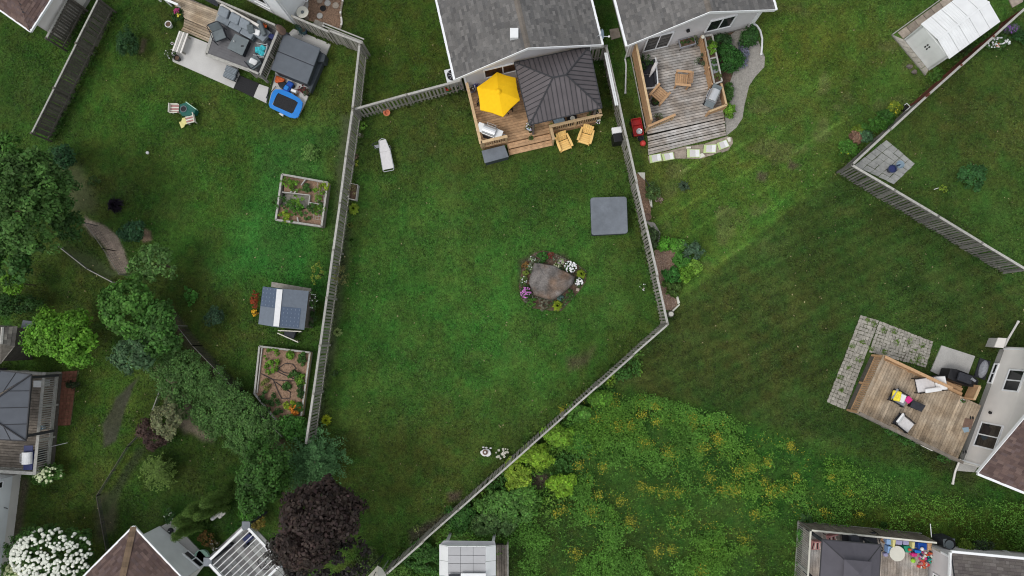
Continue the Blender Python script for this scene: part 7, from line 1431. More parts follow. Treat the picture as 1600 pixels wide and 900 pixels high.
for k in range(6): a_ = k*math.pi/3; b_ = a_+math.pi/3; m_.stick((.42*math.cos(a_), .42*math.sin(a_), .5), (.42*math.cos(b_), .42*math.sin(b_), .5), .02, 6); m_.stick((0, 0, .5), (.42*math.cos(a_), .42*math.sin(a_), .5), .012, 5)
for k in range(7): y_ = -.36+.12*k; x_ = .42-abs(y_)*.55; m_.stick((-x_, y_, .5), (x_, y_, .5), .008, 4)
m_.build('tabletop', 'black', o)
for k in range(3): M().stick((.3*math.cos(k*2.09), .3*math.sin(k*2.09), .5), (.36*math.cos(k*2.09), .36*math.sin(k*2.09), 0), .018, 6).build('leg', 'black', o)
# trees at the bottom centre
tree('broadleaf_tree', 'dark green round tree left of the blue green willow', 'tree', 412, 742, 3.0, (42, 50), 150, 90, (.026, .07, .015), .12, .38)
wl_ = conifer('blue green willowy tree at the end of the long fence', 492, 722, 60, 3.0, (.030, .072, .032), 44, 6, .15, name='willow_tree', up=.15)
tree('broadleaf_tree', 'large blackish purple tree at the bottom center', 'tree', 500, 812, 4.5, (57, 62), 170, 90, (.030, .021, .023), .16, .5, hz=2.4, extra=((462, 850, 3.5, 32, 40, 80, (.020, .018, .020)), (505, 880, 3.5, 60, 70, 80, (.017, .015, .0175)), (535, 800, 3.5, 34, 40, 80, (.022, .019, .0205))))
tree('shrub', 'bright green bush between the dark round tree and pergola', 'shrub', 390, 795, .8, (15, 17), 40, 60, (.04, .12, .02), .1, .25); tree('shrub', 'orange tinged bush at the pergola top corner', 'shrub', 402, 816, .7, (13, 9), 26, 50, (.12, .10, .025), .09, .2)
tree('shrub', 'leafy green bush at the tip of the five-sided bed', 'shrub', 458, 668, .7, (20, 20), 50, 60, (.04, .12, .025), .11, .28)
tree('shrub', 'leafy undergrowth at the foot of the purple tree by the fence end', 'shrub', 575, 875, .4, (22, 18), 36, 40, (.045, .075, .025), .1, .24); tree('shrub', 'mid green undergrowth beside the white canopy', 'shrub', 555, 893, .5, (16, 10), 24, 40, (.06, .09, .025), .1, .22)
Q5 = K(570, 800, 6.4); cn_ = wthing('white_canopy', 'white domed canopy cut by the bottom edge next to the fence end', 'canopy', Q5(120, 660)); ap_ = Q5(128, 545, 2.2); rim = [Q5(x, y, 1.9) for x, y in ((30, 640), (90, 580), (128, 535), (170, 560), (210, 620), (225, 680), (150, 760), (50, 740))]; m_ = M(); cc3 = Q5(128, 650, 2.4)
for i in range(len(rim)): m_._add([rim[i], rim[(i+1) % len(rim)], cc3], [(0, 1, 2)])
m_.build('cloth', 'cream', cn_); M().stick((cc3.x, cc3.y, 0), cc3, .03, 8).build('pole', 'steel', cn_)
o = wthing('canopy_rope', 'dark guy poles crossing over the white canopy', 'pole', Q5(180, 430)); M().stick(Q5(185, 425, .3), Q5(0, 610, 2.3), .025, 5).build('pole', 'charcoal', o); M().stick(Q5(185, 430, .3), Q5(90, 640, 2.45), .02, 5).build('second_pole', 'charcoal', o)
fence('low post and rail stub at the bottom end of the diagonal fence', (604, 893), (596, 905), 1.6, post=1)
# bottom gazebo with pale roof
gz3 = 2.7; g4 = [Q5(745, 330, gz3), Q5(1310, 335, gz3), Q5(1310, 940, gz3), Q5(745, 940, gz3)]; i4 = [Q5(832, 348, 3.1), Q5(1210, 350, 3.1), Q5(1210, 940, 3.1), Q5(832, 940, 3.1)]
g3 = wthing('gazebo', 'pale gray panelled gazebo roof at the bottom center', 'gazebo', (sum(g4, Vector((0, 0, 0)))/4)); g3.location.z = 0
tl, tr2 = Q5(790, 285, gz3-.1), Q5(1300, 292, gz3-.1)
M().plate([tl, tr2, g4[1], g4[0]], .04).build('front_flap', 'steel_roof', g3)
for a_, b_, c_, d_ in ((g4[0], g4[1], i4[1], i4[0]), (g4[1], g4[2], i4[2], i4[1]), (g4[3], g4[0], i4[0], i4[3])):
    for k in range(4): M().plate([lerp(a_, b_, k/4+.003), lerp(a_, b_, (k+1)/4-.003), lerp(d_, c_, (k+1)/4-.003), lerp(d_, c_, k/4+.003)], .03).build('edge_panel', 'white_metal', g3)
for i in range(3):
    for j in range(7): f_ = lambda a, b: lerp(lerp(i4[0], i4[1], a), lerp(i4[3], i4[2], a), b); M().plate([f_(a, b) for a, b in ((i/3+.004, j/7+.004), ((i+1)/3-.004, j/7+.004), ((i+1)/3-.004, (j+1)/7-.004), (i/3+.004, (j+1)/7-.004))], .03).build('roof_panel', 'steel_roof', g3)
M().plate([p-Vector((0, 0, .05)) for p in i4], .02).build('under_frame', 'seam', g3)
q = [Q5(960, 615, 3.3), Q5(1210, 615, 3.3), Q5(1210, 720, 3.3), Q5(960, 720, 3.3)]; M().plate(q, .05).build('raised_vent', 'white_metal', g3); M().plate([Q5(840, 625, 3.25), Q5(950, 625, 3.25), Q5(950, 720, 3.25), Q5(840, 720, 3.25)], .03).build('vent_opening', 'charcoal', g3)
posts_under(g3, g4, 0, .3, 'white_metal')
w0_, w1_ = Q5(1330, 340, .35), Q5(1430, 340, .35); dkb = wthing('wooden_boardwalk', 'strip of old brown deck planks beside the pale gazebo', 'deck', w0_); boards(dkb, Q5(1315, 330, .35), Q5(1315, 940, .35), Q5(1428, 940, .35), Q5(1420, 330, .35), .35, .15, m='deck_old'); skirt(dkb, [Q5(1315, 330, .35), Q5(1315, 940, .35), Q5(1428, 940, .35), Q5(1420, 330, .35)], .35, 'dark_wood'); M().beam(Q5(1428, 330, .8), Q5(1432, 940, .8), .09, .74, .8).build('rail_cap', 'gray_wood', dkb)
for k in range(5): p = lerp(Q5(1428, 330, .8), Q5(1432, 940, .8), k/4); M().box(p.x-.04, p.y-.04, 0, p.x+.04, p.y+.04, .74).build('post', 'gray_wood', dkb)
# vines below the diagonal fence
for lb, x, y, z, r_, cl, n__ in (('yellow green vine mound below the diagonal fence, upper end', 940, 622, .7, (22, 12), (.055, .13, .02), 46), ('pale leafy vine bush along the diagonal fence, second from the upper end', 905, 645, .7, (20, 13), (.05, .125, .025), 46), ('bright yellow green bush below the middle of the diagonal fence', 872, 680, .9, (26, 16), (.085, .165, .022), 66), ('lime bush touching the fence above the bare brown patch', 838, 712, .9, (26, 18), (.11, .19, .022), 70), ('yellowish bush left of the bare brown patch', 808, 742, .9, (24, 22), (.12, .185, .025), 74), ('round lime bush right of the bare brown patch', 878, 758, .8, (20, 20), (.10, .185, .02), 56), ('large mid green leafy thicket above the pale gazebo', 790, 790, 1.0, (42, 30), (.05, .115, .03), 130), ('gray green thicket directly over the pale gazebo roof', 770, 818, .9, (36, 20), (.055, .105, .04), 90), ('green thicket spreading right of the gazebo top', 822, 780, .8, (24, 26), (.05, .12, .025), 70), ('dark leafy thicket against the lower fence', 720, 808, .7, (22, 22), (.025, .075, .018), 60), ('deep green thicket between the fence end and pale gazebo', 660, 872, .7, (34, 26), (.03, .08, .02), 90), ('leafy bush low beside the fence near the bottom edge', 625, 895, .6, (24, 14), (.045, .095, .02), 46), ('small leafy mound above the meadow flowers', 905, 690, .5, (18, 14), (.035, .11, .02), 40)):
    tree('bush', lb, 'bush', x, y, z*.62, (r_[0]*.9, r_[1]*.9), int(n__), 60, tuple(v_*1.25 for v_ in cl), .11, .22, hz=z*.4)
# ---- right side: white shed, fences -------------------------------------------------------------------
R5 = K(1380, 0, 6.427)
SF = [R5(205, 400, 0), R5(455, 708, 0)]; ush = (SF[1]-SF[0]).normalized(); wsh = (SF[1]-SF[0]).length; vsh = Vector((-ush.y, ush.x, 0)); vsh = vsh if vsh.y > 0 else -vsh; dep = 3.15; hsh = 1.75
s5 = wthing('garden_shed', 'white ribbed metal shed with gray double doors in the upper right', 'shed', (SF[0]+SF[1])/2)
lap_wall(s5, SF[0]+vsh*dep, SF[0], .05, hsh, 'shed_white', out=-ush); lap_wall(s5, SF[1], SF[1]+vsh*dep, .05, hsh, 'shed_white', out=ush)
fr_ = [SF[0], SF[1]]; M().prism([p[:2] for p in (SF[0]+vsh*.03, SF[1]+vsh*.03, SF[1]+vsh*.1, SF[0]+vsh*.1)], 0, hsh).build('front_wall', 'shed_white', s5)
for a_, b_ in ((.02, .34), (.35, .655), (.665, .98)): M().prism([p[:2] for p in (lerp(SF[0], SF[1], a_)+vsh*.0, lerp(SF[0], SF[1], b_)+vsh*.0, lerp(SF[0], SF[1], b_)+vsh*.028, lerp(SF[0], SF[1], a_)+vsh*.028)], .05, hsh-.03).build('door_panel', 'shed_white', s5)
for k in range(2):
    for j in range(2): p = lerp(SF[0], SF[1], .47+.065*k)-vsh*.004; M().prism([x_[:2] for x_ in (p-ush*.04, p+ush*.04, p+ush*.04+vsh*.02, p-ush*.04+vsh*.02)], .85+.22*j, 1.0+.22*j).build('window_pane', 'black', s5)
rz5 = 2.0; oh = .06; q0, q1 = SF[0]-ush*.08-vsh*.05, SF[1]+ush*.10-vsh*.05; mid5 = (q0+q1)/2; dv5 = vsh*(dep+.1)
for a_, b_, nm in ((q0, mid5, 0), (mid5, q1, 1)):
    za, zb2 = (hsh+.02, rz5) if nm == 0 else (rz5, hsh+.02); n5 = 5
    for j in range(n5): t0, t1 = j/n5+.004, (j+1)/n5-.004; M().plate([a_+dv5*t0+Vector((0, 0, za)), b_+dv5*t0+Vector((0, 0, zb2)), b_+dv5*t1+Vector((0, 0, zb2)), a_+dv5*t1+Vector((0, 0, za))], .03).build('roof_panel', 'white_metal', s5)
    rb5 = M()
    for j in range(13): t0 = (j+.5)/22; rb5.stick(a_+dv5*t0+Vector((0, 0, za+.008)), b_+dv5*t0+Vector((0, 0, zb2+.008)), .014, 4)
    rb5.build('roof_ribs', 'white_metal', s5, kind='stuff')
M().beam(mid5, mid5+dv5, .10, rz5+.002, rz5+.02).build('ridge_cap', 'white_metal', s5)
nograss([SF[0], SF[1], SF[1]+vsh*dep, SF[0]+vsh*dep])
pvs = wthing('shed_paving', 'stone slab border with thin timber edge around the white shed', 'paving', SF[0]); o1, o2 = R5(88, 350, .05), R5(425, 755, .05); o3 = o1+vsh*5.
for i in range(7): 
    a_, b_ = lerp(o1, o2, i/7+.006), lerp(o1, o2, (i+1)/7-.006); c5 = lerp(SF[0], SF[1], (i+1)/7-.006)-vsh*.01; d5 = lerp(SF[0], SF[1], i/7+.006)-vsh*.01; M().prism([p[:2] for p in (a_+vsh*.03, b_+vsh*.03, c5, d5)], 0, .05).build('paving_slab', 'paver', pvs)
for i in range(8):
    a_ = o1+ush*.08+vsh*(.35+.55*i); b_ = a_+vsh*.52; w5 = (SF[0]-o1).dot(ush)-.14; M().prism([p[:2] for p in (a_, b_, b_+ush*w5, a_+ush*w5)], 0, .05).build('paving_slab', 'stone_slab', pvs)
M().beam(o1, o1+vsh*5, .05, 0, .09).build('timber_edge', 'gray_wood_cap', pvs); M().beam(o1, o2, .05, 0, .09).build('timber_edge', 'gray_wood', pvs); nograss([o1, o2, SF[1], SF[1]+vsh*1, o3])
for lb, x, y in (('rough gray rock at the front edge of the shed paving', 270, 665), ('second gray rock below the first by the shed paving', 320, 720)): c = R5(x, y, .1); o = M().ball((0, 0, 0), .17, 8, (1, .8, .6), jit=.4).build('garden_rock', 'rock'); o.location = (c.x, c.y, .05); tag(o, lb, 'rock')
q = [R5(1240, 0, 2.), R5(1420, -20, 2.), R5(1410, 40, .1), R5(1300, 75, .1)]; o = M().prism([R5(x, y, .05)[:2] for x, y in ((1250, -30), (1420, -60), (1400, 20), (1300, 75))], 0, .06).build('paving_slab', 'stone_slab'); tag(o, 'tan slab in the upper right corner by the red brown fence', 'paving slab')
fence('gray fence in the upper right whose outer half shows red brown boards', (1332, 257), (1450, 148), 1.75, pitch=.14, bw=.13, m='fence_dark', post=3); fence('red brown stained fence section beside the white shed', (1451, 147), (1603, 12), 2.0, m='red_wood', pitch=.15, bw=.145, post=2.4)
fence('tall weathered fence sloping down to the right edge', (1331, 257), (1604, 421), 1.75, pitch=.165, m='fence_dark')
for i, (lb, x, y, z, r_, cl, nf, fc) in enumerate((('green shrub with tiny yellow flowers at the fence corner', 1325, 232, .4, (15, 13), (.04, .11, .02), 5, (.6, .55, .05)), ('blue green clump beside the pinkish plant at the fence', 1352, 213, .4, (10, 9), (.045, .10, .06), 0, None), ('pinkish gray plant at the gray fence', 1337, 216, .4, (7, 9), (.16, .10, .09), 0, None), ('mid green bush along the middle of the gray fence', 1368, 195, .5, (16, 12), (.035, .10, .018), 0, None), ('yellow green flowering bush at the top end of the fence bed', 1397, 170, .5, (11, 11), (.10, .15, .02), 16, (.55, .5, .04)), ('small yellow green clump above the pinkish plant', 1342, 204, .3, (9, 6), (.09, .14, .02), 0, None), ('dark leafy bush between the gray fence and lantern', 1385, 183, .5, (12, 10), (.025, .075, .015), 0, None))):
    sb = tree('shrub', lb, 'shrub', x, y, z, r_, 30, 44, cl, .085, .2)
    if nf: blooms(sb, x, y, z, r_, nf, fc, .03)
tree('shrub', 'low green shrub between the white shed and red brown fence', 'shrub', 1465, 118, .3, (12, 9), 26, 30, (.04, .095, .02), .09, .2); tree('shrub', 'weedy shrub behind the white shed near the fence', 'shrub', 1545, 45, .4, (18, 12), 30, 40, (.04, .09, .02), .09, .25)
tree('shrub', 'dark strip of weeds along the shed side', 'shrub', 1505, 80, .25, (24, 10), 30, 30, (.03, .06, .02), .09, .2)
R4 = K(1200, 0, 4.0); c = R4(860, 672, .4); o = thing('garden_lantern', 'black lantern box with a white wire handle by the gray fence', 'lantern', (c.x, c.y, 0), .7); M().box(-.13, -.16, 0, .13, .16, .38).build('body', 'black', o, bevel=.01); M().tube([(-.1, -.12, .38), (-.1, -.12, .5), (.14, -.12, .5), (.14, .14, .5), (-.02, .14, .5)], .018, 6).build('handle', 'white', o)
wf = tree('flower_clump', 'white and orange flower drift on the far side of the red brown fence', 'plant', 1557, 66, .4, (22, 9), 40, 36, (.04, .09, .03), .08, .18); blooms(wf, 1556, 68, .45, (20, 8), 46, (.75, .78, .78), .045); blooms(wf, 1553, 72, .5, (9, 4), 9, (.5, .15, .04), .04, 'orange_blossoms')
wf = tree('flower_clump', 'purple flowering clump near the upper right corner', 'plant', 1578, 46, .4, (12, 8), 26, 36, (.05, .07, .07), .08, .18); blooms(wf, 1578, 46, .45, (11, 7), 46, (.25, .12, .40), .035)
tree('shrub', 'dark green bush at the right edge by the purple flowers', 'shrub', 1597, 58, .5, (12, 10), 26, 44, (.02, .06, .02), .09, .22)
tree('shrub', 'round open-centred shrub alone on the far right lawn', 'shrub', 1519, 276, .5, (22, 18), 46, 50, (.028, .085, .03), .10, .24)
# stone corner patio
R6 = K(1270, 160, 3.0); st_ = wthing('corner_patio', 'gray stone slab patio tucked in the fence corner', 'paving', R6(310, 280)); A_, B_, C_, D_ = R6(350, 178, .04), R6(480, 288, .04), R6(380, 385, .04), R6(195, 295, .04); A_ = R6(345, 175, .04)
o = M().prism([p[:2] for p in (A_, B_, C_, D_)], -.05, .015).build('patio_joint', 'joint_soil'); o['kind'] = 'structure'; pavers(st_, D_, A_, B_, C_, 6, 5, .045, 'paver_gray', .05, .014, .014, 'stone_slab'); nograss((A_, B_, C_, D_))
c = R6(380, 308, .5); o = thing('bird_bath', 'dark blue round basin pot on the corner patio', 'basin', (c.x, c.y, .04)); M().lathe(0, 0, [(.14, 0), (.21, .30), (.22, .34), (.18, .33), (.14, .1)], 18).build('basin', 'basin_blue', o); M().cyl(0, 0, .2, .29, .17, n=16).build('soil', 'navy', o)
c = R6(415, 288, .5); o = thing('glass_bowl', 'pale glassy blue bowl leaning beside the dark blue pot', 'bowl', (c.x+.02, c.y, .04)); M().lathe(0, 0, [(.05, .0), (.15, .16), (.21, .34), (.20, .34), (.13, .16)], 20).build('bowl', 'bluegray', o); M().stick((-.18, -.08, .35), (.05, .02, .2), .04, 8).build('spout', 'basin_blue', o)
o = wthing('garden_trowel', 'small white tool lying in the far right lawn', 'tool', R6(580, 403)); M().stick(R6(568, 408, .05), R6(592, 400, .05), .02, 6).build('handle', 'white', o); small('yellow green weed tuft beside the small white tool', 1270+612/3, 160+405/3, 6, (.12, .18, .03), T=lambda x, y: (x, y), n=10)
# ---- right middle: patio, deck, house ---------------------------------------------------------------
Y5 = K(1220, 480, 2.903); YY = K(1280, 480, 5.295); X5 = K(1480, 480, 5.625); X4 = K(1380, 560, 4.5)
pq = [YY(500, 113, .04), YY(945, 285, .04), YY(880, 500, .04), YY(412, 372, .04)]; pr_ = [YY(345, 65, .04), YY(497, 110, .04), YY(215, 850, .04), YY(62, 785, .04)]
pvL = wthing('weathered_patio', 'mossy old paving stone patio wrapping the tan deck', 'paving', pq[3])
for q in (pq, pr_): o = M().prism([p[:2] for p in q], -.05, .012).build('patio_joint', 'joint_soil'); o['kind'] = 'structure'; nograss([lerp(p, sum(q, Vector((0, 0, 0)))/4, .02) for p in q])
pavers(pvL, YY(500, 112, .04), YY(945, 285, .04), YY(885, 500, .04), YY(412, 372, .04), 17, 10, .04, 'paver', .05, .012, .016, skip=()); pavers(pvL, YY(345, 65, .04), YY(497, 110, .04), YY(215, 850, .04), YY(62, 785, .04), 6, 25, .043, 'paver', .05, .012, .016)
mo = [crown_pts(YY(x, y, .05), (r_, r_, .03), 10, 16, .10, (.08, .14, .03)) for x, y, r_ in ((405, 105, .12), (455, 140, .14), (540, 190, .16), (620, 200, .12), (750, 280, .2), (850, 310, .14), (800, 390, .3), (840, 440, .25), (360, 290, .15), (270, 320, .12), (175, 580, .15), (330, 430, .2), (640, 290, .14), (240, 490, .12), (180, 680, .12), (430, 340, .12), (540, 370, .15), (780, 460, .2))]
p, n_, c_ = cat3(mo); leafmesh('moss', p, n_, .045, c_, pvL, kind='stuff')
q = [Y5(730, 173, .04), Y5(882, 222, .04), Y5(845, 320, .04), Y5(790, 345, .04), Y5(680, 290, .04)]; o = M().prism([p[:2] for p in q], -.05, .05).build('concrete_slab', 'concrete', bevel=.015); tag(o, None, kind='structure'); nograss(q)
q = [Y5(780, 240, .06), Y5(828, 232, .06), Y5(855, 290, .06), Y5(815, 300, .06)]; 
# deck
tz_ = .55; rt_ = 1.45; dq = [Y5(470, 222, rt_), Y5(830, 392, rt_), Y5(925, 425, tz_), Y5(860, 665, tz_), Y5(340, 478, rt_)]
a_ = Y5(468, 222, rt_); b_ = Y5(352, 478, rt_); a_.z = b_.z = 0; nd_ = (b_-a_).normalized(); rt2 = Vector((-nd_.y, nd_.x, 0)); rt2 = rt2 if rt2.x > 0 else -rt2; wd_ = 5.75
td = wthing('deck', 'tan plank deck with three cushioned chairs at the right', 'deck', a_); boards(td, a_, b_, b_+rt2*wd_, a_+rt2*wd_, tz_, .14, m='deck_tan', gap=.012, joints=1); skirt(td, (a_, b_, b_+rt2*wd_, a_+rt2*wd_), tz_, 'dark_wood'); nograss((a_, b_, b_+rt2*wd_, a_+rt2*wd_))
railing(td, a_, b_, tz_, rt_, 'new_wood', .11, .11, bm='cedar', capm='deck_tan', bw=.05); railing(td, a_+rt2*.1, a_+rt2*3.55, tz_, rt_, 'cedar', .14, .12); railing(td, b_+rt2*.1, b_+rt2*(wd_-.3), tz_, rt_, 'gray_wood', .14, .12, capm='deck_old')
q0 = X4(445, 160, .55); 
for k in range(3):
    e0_, e1_ = X4(450, 165+22*k, .4-.13*k), X4(570, 215+22*k, .4-.13*k)
    M().beam(a_+rt2*3.75+Vector((0, 0, 0))-nd_*(.10+.24*k), a_+rt2*4.75-nd_*(.10+.24*k), .23, .02, .42-.14*k).build('step_board', 'cedar', td)
M().beam(a_+rt2*4.85-nd_*.7, a_+rt2*4.85+nd_*.02, .12, 1.3, 1.34).build('rail_cap', 'new_wood', td); M().beam(a_+rt2*4.85-nd_*.7, a_+rt2*4.85, .03, .5, 1.2).build('side_panel', 'cedar', td)
for y_ in (0, .7): p = a_+rt2*4.85-nd_*y_; M().box(p.x-.05, p.y-.05, 0, p.x+.05, p.y+.05, 1.3).build('post', 'cedar', td)
def lounge(lb, x, y, rot, white=True, w=.62, l=1.0, extra=None, group='cushioned chairs on the tan deck'):
    c_ = Y5(x, y, .95); r = thing('lounge_chair', lb, 'chair', (c_.x, c_.y, tz_), rot, group); M().box(-w/2, -l/2, .22, w/2, l/2, .27).build('seat_frame', 'charcoal', r)
    M().box(-w/2+.02, -l/2+.25, .27, w/2-.02, l/2, .36).build('seat_cushion', 'white_fabric' if white else 'cloth_gray', r, bevel=.04); M().plate([(-w/2+.02, -l/2+.27, .36), (w/2-.02, -l/2+.27, .36), (w/2-.02, -l/2-.05, .78), (-w/2+.02, -l/2-.05, .78)], .10).build('back_cushion', 'white' if white else 'cloth_gray', r, bevel=.04)
    for s in (-1, 1): M().tube([(s*w/2, l/2, 0), (s*w/2, l/2-.05, .45), (s*w/2, -l/2+.15, .5), (s*w/2, -l/2-.08, .8)], .025, 6).build('arm', 'black', r); M().stick((s*w/2, -l/2+.1, 0), (s*w/2, -l/2+.2, .45), .022, 6).build('leg', 'black', r)
    return r
r1 = lounge('white-cushioned lounge chair nearest the house steps', 672, 350, math.radians(158)-math.pi/2+math.pi/2*0, True, .72, 1.15); r1.rotation_euler.z = ang(Y5(725, 340), Y5(630, 355))-math.pi/2; cushion(r1, (-.28, -.1, .52), 0, .22, .85, .14, 'white', 0, name='side_cushion')
r2_ = lounge('chair covered with yellow, white and pink cloths in the deck center', 540, 412, 0, False, .62, .8); r2_.rotation_euler.z = ang(Y5(520, 395), Y5(580, 430))-math.pi/2
for x, y, m__, a__, w1, l1 in ((.05, -.34, 'yellow', .3, .5, .42), (-.02, .02, 'white', .1, .42, .34), (-.12, .34, 'pink', -.3, .32, .3)): cushion(r2_, (x, y, .52 if m__ != 'yellow' else .70), a__, w1, l1, .12, m__, .1, name='cloth')
r3 = lounge('white-cushioned chair by the dark lower deck rail', 562, 527, 0, True, .62, .85); r3.rotation_euler.z = ang(Y5(535, 505), Y5(592, 550))-math.pi/2
q = [Y5(598, 420, .9), Y5(658, 446, .9), Y5(638, 475, .9), Y5(585, 452, .9)]; o = wthing('low_table', 'dark rectangular footstool table beside the colourful chair', 'table', q[0]); o.location.z = tz_; flat(o, 'tabletop', 'charcoal', q, .86, .92, .02); ce = sum(q, Vector((0, 0, 0)))/4; flat(o, 'base', 'black', [lerp(p, ce, .15) for p in q], tz_, .858)
for lb, x, y, m__ in (('folded pale blue cloth by the house door on the tan deck', 582, 503, 'bluegray'),): q = [X4(x-25, y-15, .6), X4(x+20, y-20, .6), X4(x+25, y+12, .6), X4(x-10, y+20, .6)]; o = M().prism([p[:2] for p in q], tz_+.01, tz_+.035).build('folded_cloth', m__, bevel=.008); tag(o, lb, 'cloth')
q = [X4(580, 420, .6), X4(640, 430, .6), X4(620, 500, .6), X4(560, 485, .6)]; o = M().prism([p[:2] for p in q], tz_+.004, tz_+.02).build('door_mat', 'brown'); tag(o, 'brown mat on the tan deck before the house door', 'mat')
for lb, x, y in (('black shoe pair on the brown mat', 622, 418), ('black shoes near the lower deck rail by the house', 572, 658)):
    c = X4(x, y, .6); o = thing('shoes', lb, 'shoes', (c.x, c.y, tz_+.02))
    for s in (-.06, .06): M().ball((s, 0, .04), .06, 8, (.7, 1.5, .7)).build('shoe', 'black', o)
c = X4(560, 298, .7); pot('small pot of greens at the top of the cedar steps', (c.x, c.y, tz_), .09, .15, 'white', G_MID, .1, pn=80)
# covered barbecue
c = Y5(835, 322, 1.0); o = thing('covered_barbecue', 'barbecue under a black cover beside the cedar steps', 'barbecue', (c.x, c.y, .05), ang(Y5(775, 300), Y5(900, 345))); M().prism([(-.75, -.26), (-.45, -.32), (.45, -.30), (.78, -.16), (.78, .16), (.45, .28), (-.45, .30), (-.75, .24)], .05, [.85, .92, .92, .8, .8, .92, .92, .85]).build('cover', 'black', o, bevel=.05); M().box(-.38, -.22, .9, .34, .22, 1.06).build('lid_hump', 'charcoal', o, bevel=.06); M().plate([(.2, .02, 1.08), (.5, -.02, .99), (.55, .08, .98), (.25, .14, 1.07)], .01).build('pale_flap', 'cloth_gray', o)
for x in (-.6, .6): M().stick((x, -.2, .06), (x, .2, .06), .06, 10).build('wheel', 'rubber', o)
# house right
ze6 = 2.6; E1 = Y5(895, 752, ze6); c_t = Y5(990, 190, 0); c_b = Y5(806, 690, 0); u6 = (c_t-c_b).normalized(); v6 = Vector((u6.y, -u6.x, 0)); v6 = v6 if v6.x > 0 else -v6
h6 = wthing('house', 'beige sided house with brown shingle roof at the right edge', 'house', (c_b+c_t)/2); W6 = (c_t-c_b).length; side6 = .45; over6 = .55
e1w = c_b-u6*side6-v6*over6; e1w = xy(E1, 0); 
lap_wall(h6, c_b, c_t, .45, ze6, 'siding_beige', .5, ze6+1.7, out=-v6); M().prism([p[:2] for p in (c_b+v6*.01, c_t+v6*.01, c_t+v6*8, c_b+v6*8)], 0, .45).build('foundation', 'concrete', h6); lap_wall(h6, c_t, c_t+v6*8, .45, ze6, 'siding_beige', out=u6); lap_wall(h6, c_b, c_b+v6*8, .45, ze6, 'siding_beige', out=-u6)
for p in (c_b, c_t): M().beam(p-v6*.05-u6*.04, p-v6*.05+u6*.04, .06, .43, ze6).build('corner_trim', 'white_trim', h6)
midw = (c_b+c_t)/2; run = W6/2+side6; zR = ze6+1.9; F1 = Vector((e1w.x, e1w.y, ze6)); F2 = F1+u6*(2*run); FM = F1+u6*run+Vector((0, 0, 1.9)); dv = v6*8
rf = M(); rf.plate([F1, FM, FM+dv, F1+dv], .1); rf.plate([FM, F2, F2+dv, FM+dv], .1); RR = rf.build('roof', 'charcoal', h6); shingle_plane(RR, F1, F1+dv, FM+dv, FM, BROWN_SH, slab=False); shingle_plane(RR, F2, F2+dv, FM+dv, FM, BROWN_SH, slab=False)
for a5 in (F1, F2):
    t = M(); v_ = v6; t._add([a5-v_*.03+Vector((0, 0, .03)), FM-v_*.03+Vector((0, 0, .03)), FM-v_*.03-Vector((0, 0, .16)), a5-v_*.03-Vector((0, 0, .16)), a5+Vector((0, 0, .03)), FM+Vector((0, 0, .03)), FM-Vector((0, 0, .16)), a5-Vector((0, 0, .16))], [(0, 1, 2, 3), (4, 5, 1, 0), (7, 6, 5, 4), (3, 2, 6, 7)]); t.build('fascia', 'white_trim', h6)
o_ = -u6; M().beam(F1+o_*.055, F1+o_*.055+dv, .11, ze6-.09, ze6+.02).build('gutter', 'white_trim', h6); M().beam(F2-o_*.055, F2-o_*.055+dv, .11, ze6-.09, ze6+.02).build('gutter', 'white_trim', h6)
window(h6, c_b, u6, -v6, .85, 2.15, .75, 2.35, 2, 'glass'); window(h6, c_b, u6, -v6, 3.85, 5.0, 1.35, 2.5, 2, 'glass'); window(h6, c_b, u6, -v6, 4.15, 5.25, .12, .48, 2, 'glass', name='basement_window'); p = c_b+u6*2.65-v6*.05; M().stick((p.x, p.y, 1.2), (p.x-v6.x*.1, p.y-v6.y*.1, 1.2), .07, 10).build('wall_vent', 'black', h6)
nograss((c_b, c_t, c_t+v6*8, c_b+v6*8))
c = X5(325, 545, .15); o = thing('window_well', 'clear domed window well cover at the beige house wall', 'window well', (c.x, c.y, 0), ang(X5(300, 620), X5(350, 460))-math.pi/2); M().ball((0, 0, .0), .5, 16, (.42, 1.0, .6)).build('dome', 'cloth_gray', o, smooth=True); M().box(-.3, -.5, 0, .25, .5, .06).build('frame', 'charcoal', o)
q = [X5(450, 268, .75), X5(525, 272, .75), X5(495, 360, .75), X5(415, 350, .75)]; o = wthing('utility_box', 'beige box air conditioner at the top corner of the beige house', 'air conditioner', q[0]-Vector((0, 0, .75))); flat(o, 'lid', 'siding_beige', q, .68, .75, .01); ce = sum(q, Vector((0, 0, 0)))/4; flat(o, 'body', 'concrete', [lerp(p, ce, .06) for p in q], 0, .675)
downspout('cream downspout angled off the top corner of the beige house', [Vector((c_t.x+.1, c_t.y+.05, 2.4)), Vector((c_t.x+.05, c_t.y+.08, .3)), X5(535, 280, .15), X5(628, 122, .1)], .05, 'siding_beige'); downspout('cream downspout angled off the lower corner of the beige house', [Vector((c_b.x+.15, c_b.y-.08, 2.4)), Vector((c_b.x, c_b.y-.08, .35)), X4(540, 710, .2), X4(505, 800, .12), X4(488, 885, .1)], .05, 'siding_beige')
q = [X4(540, 720, .05), X4(680, 745, .05), X4(640, 800, .05), X4(520, 790, .05)]; o = M().prism([p[:2] for p in q], -.05, .05).build('concrete_slab', 'concrete'); o['kind'] = 'structure'; nograss(q)
q = [X4(262, 612, .08), X4(315, 605, .08), X4(388, 640, .08), X4(345, 652, .08)]; o = M().prism([p[:2] for p in q], 0, .09).build('paving_slab', 'siding_beige', bevel=.01); tag(o, 'pale loose slab lying beneath the lower rail of the tan deck', 'paving slab')
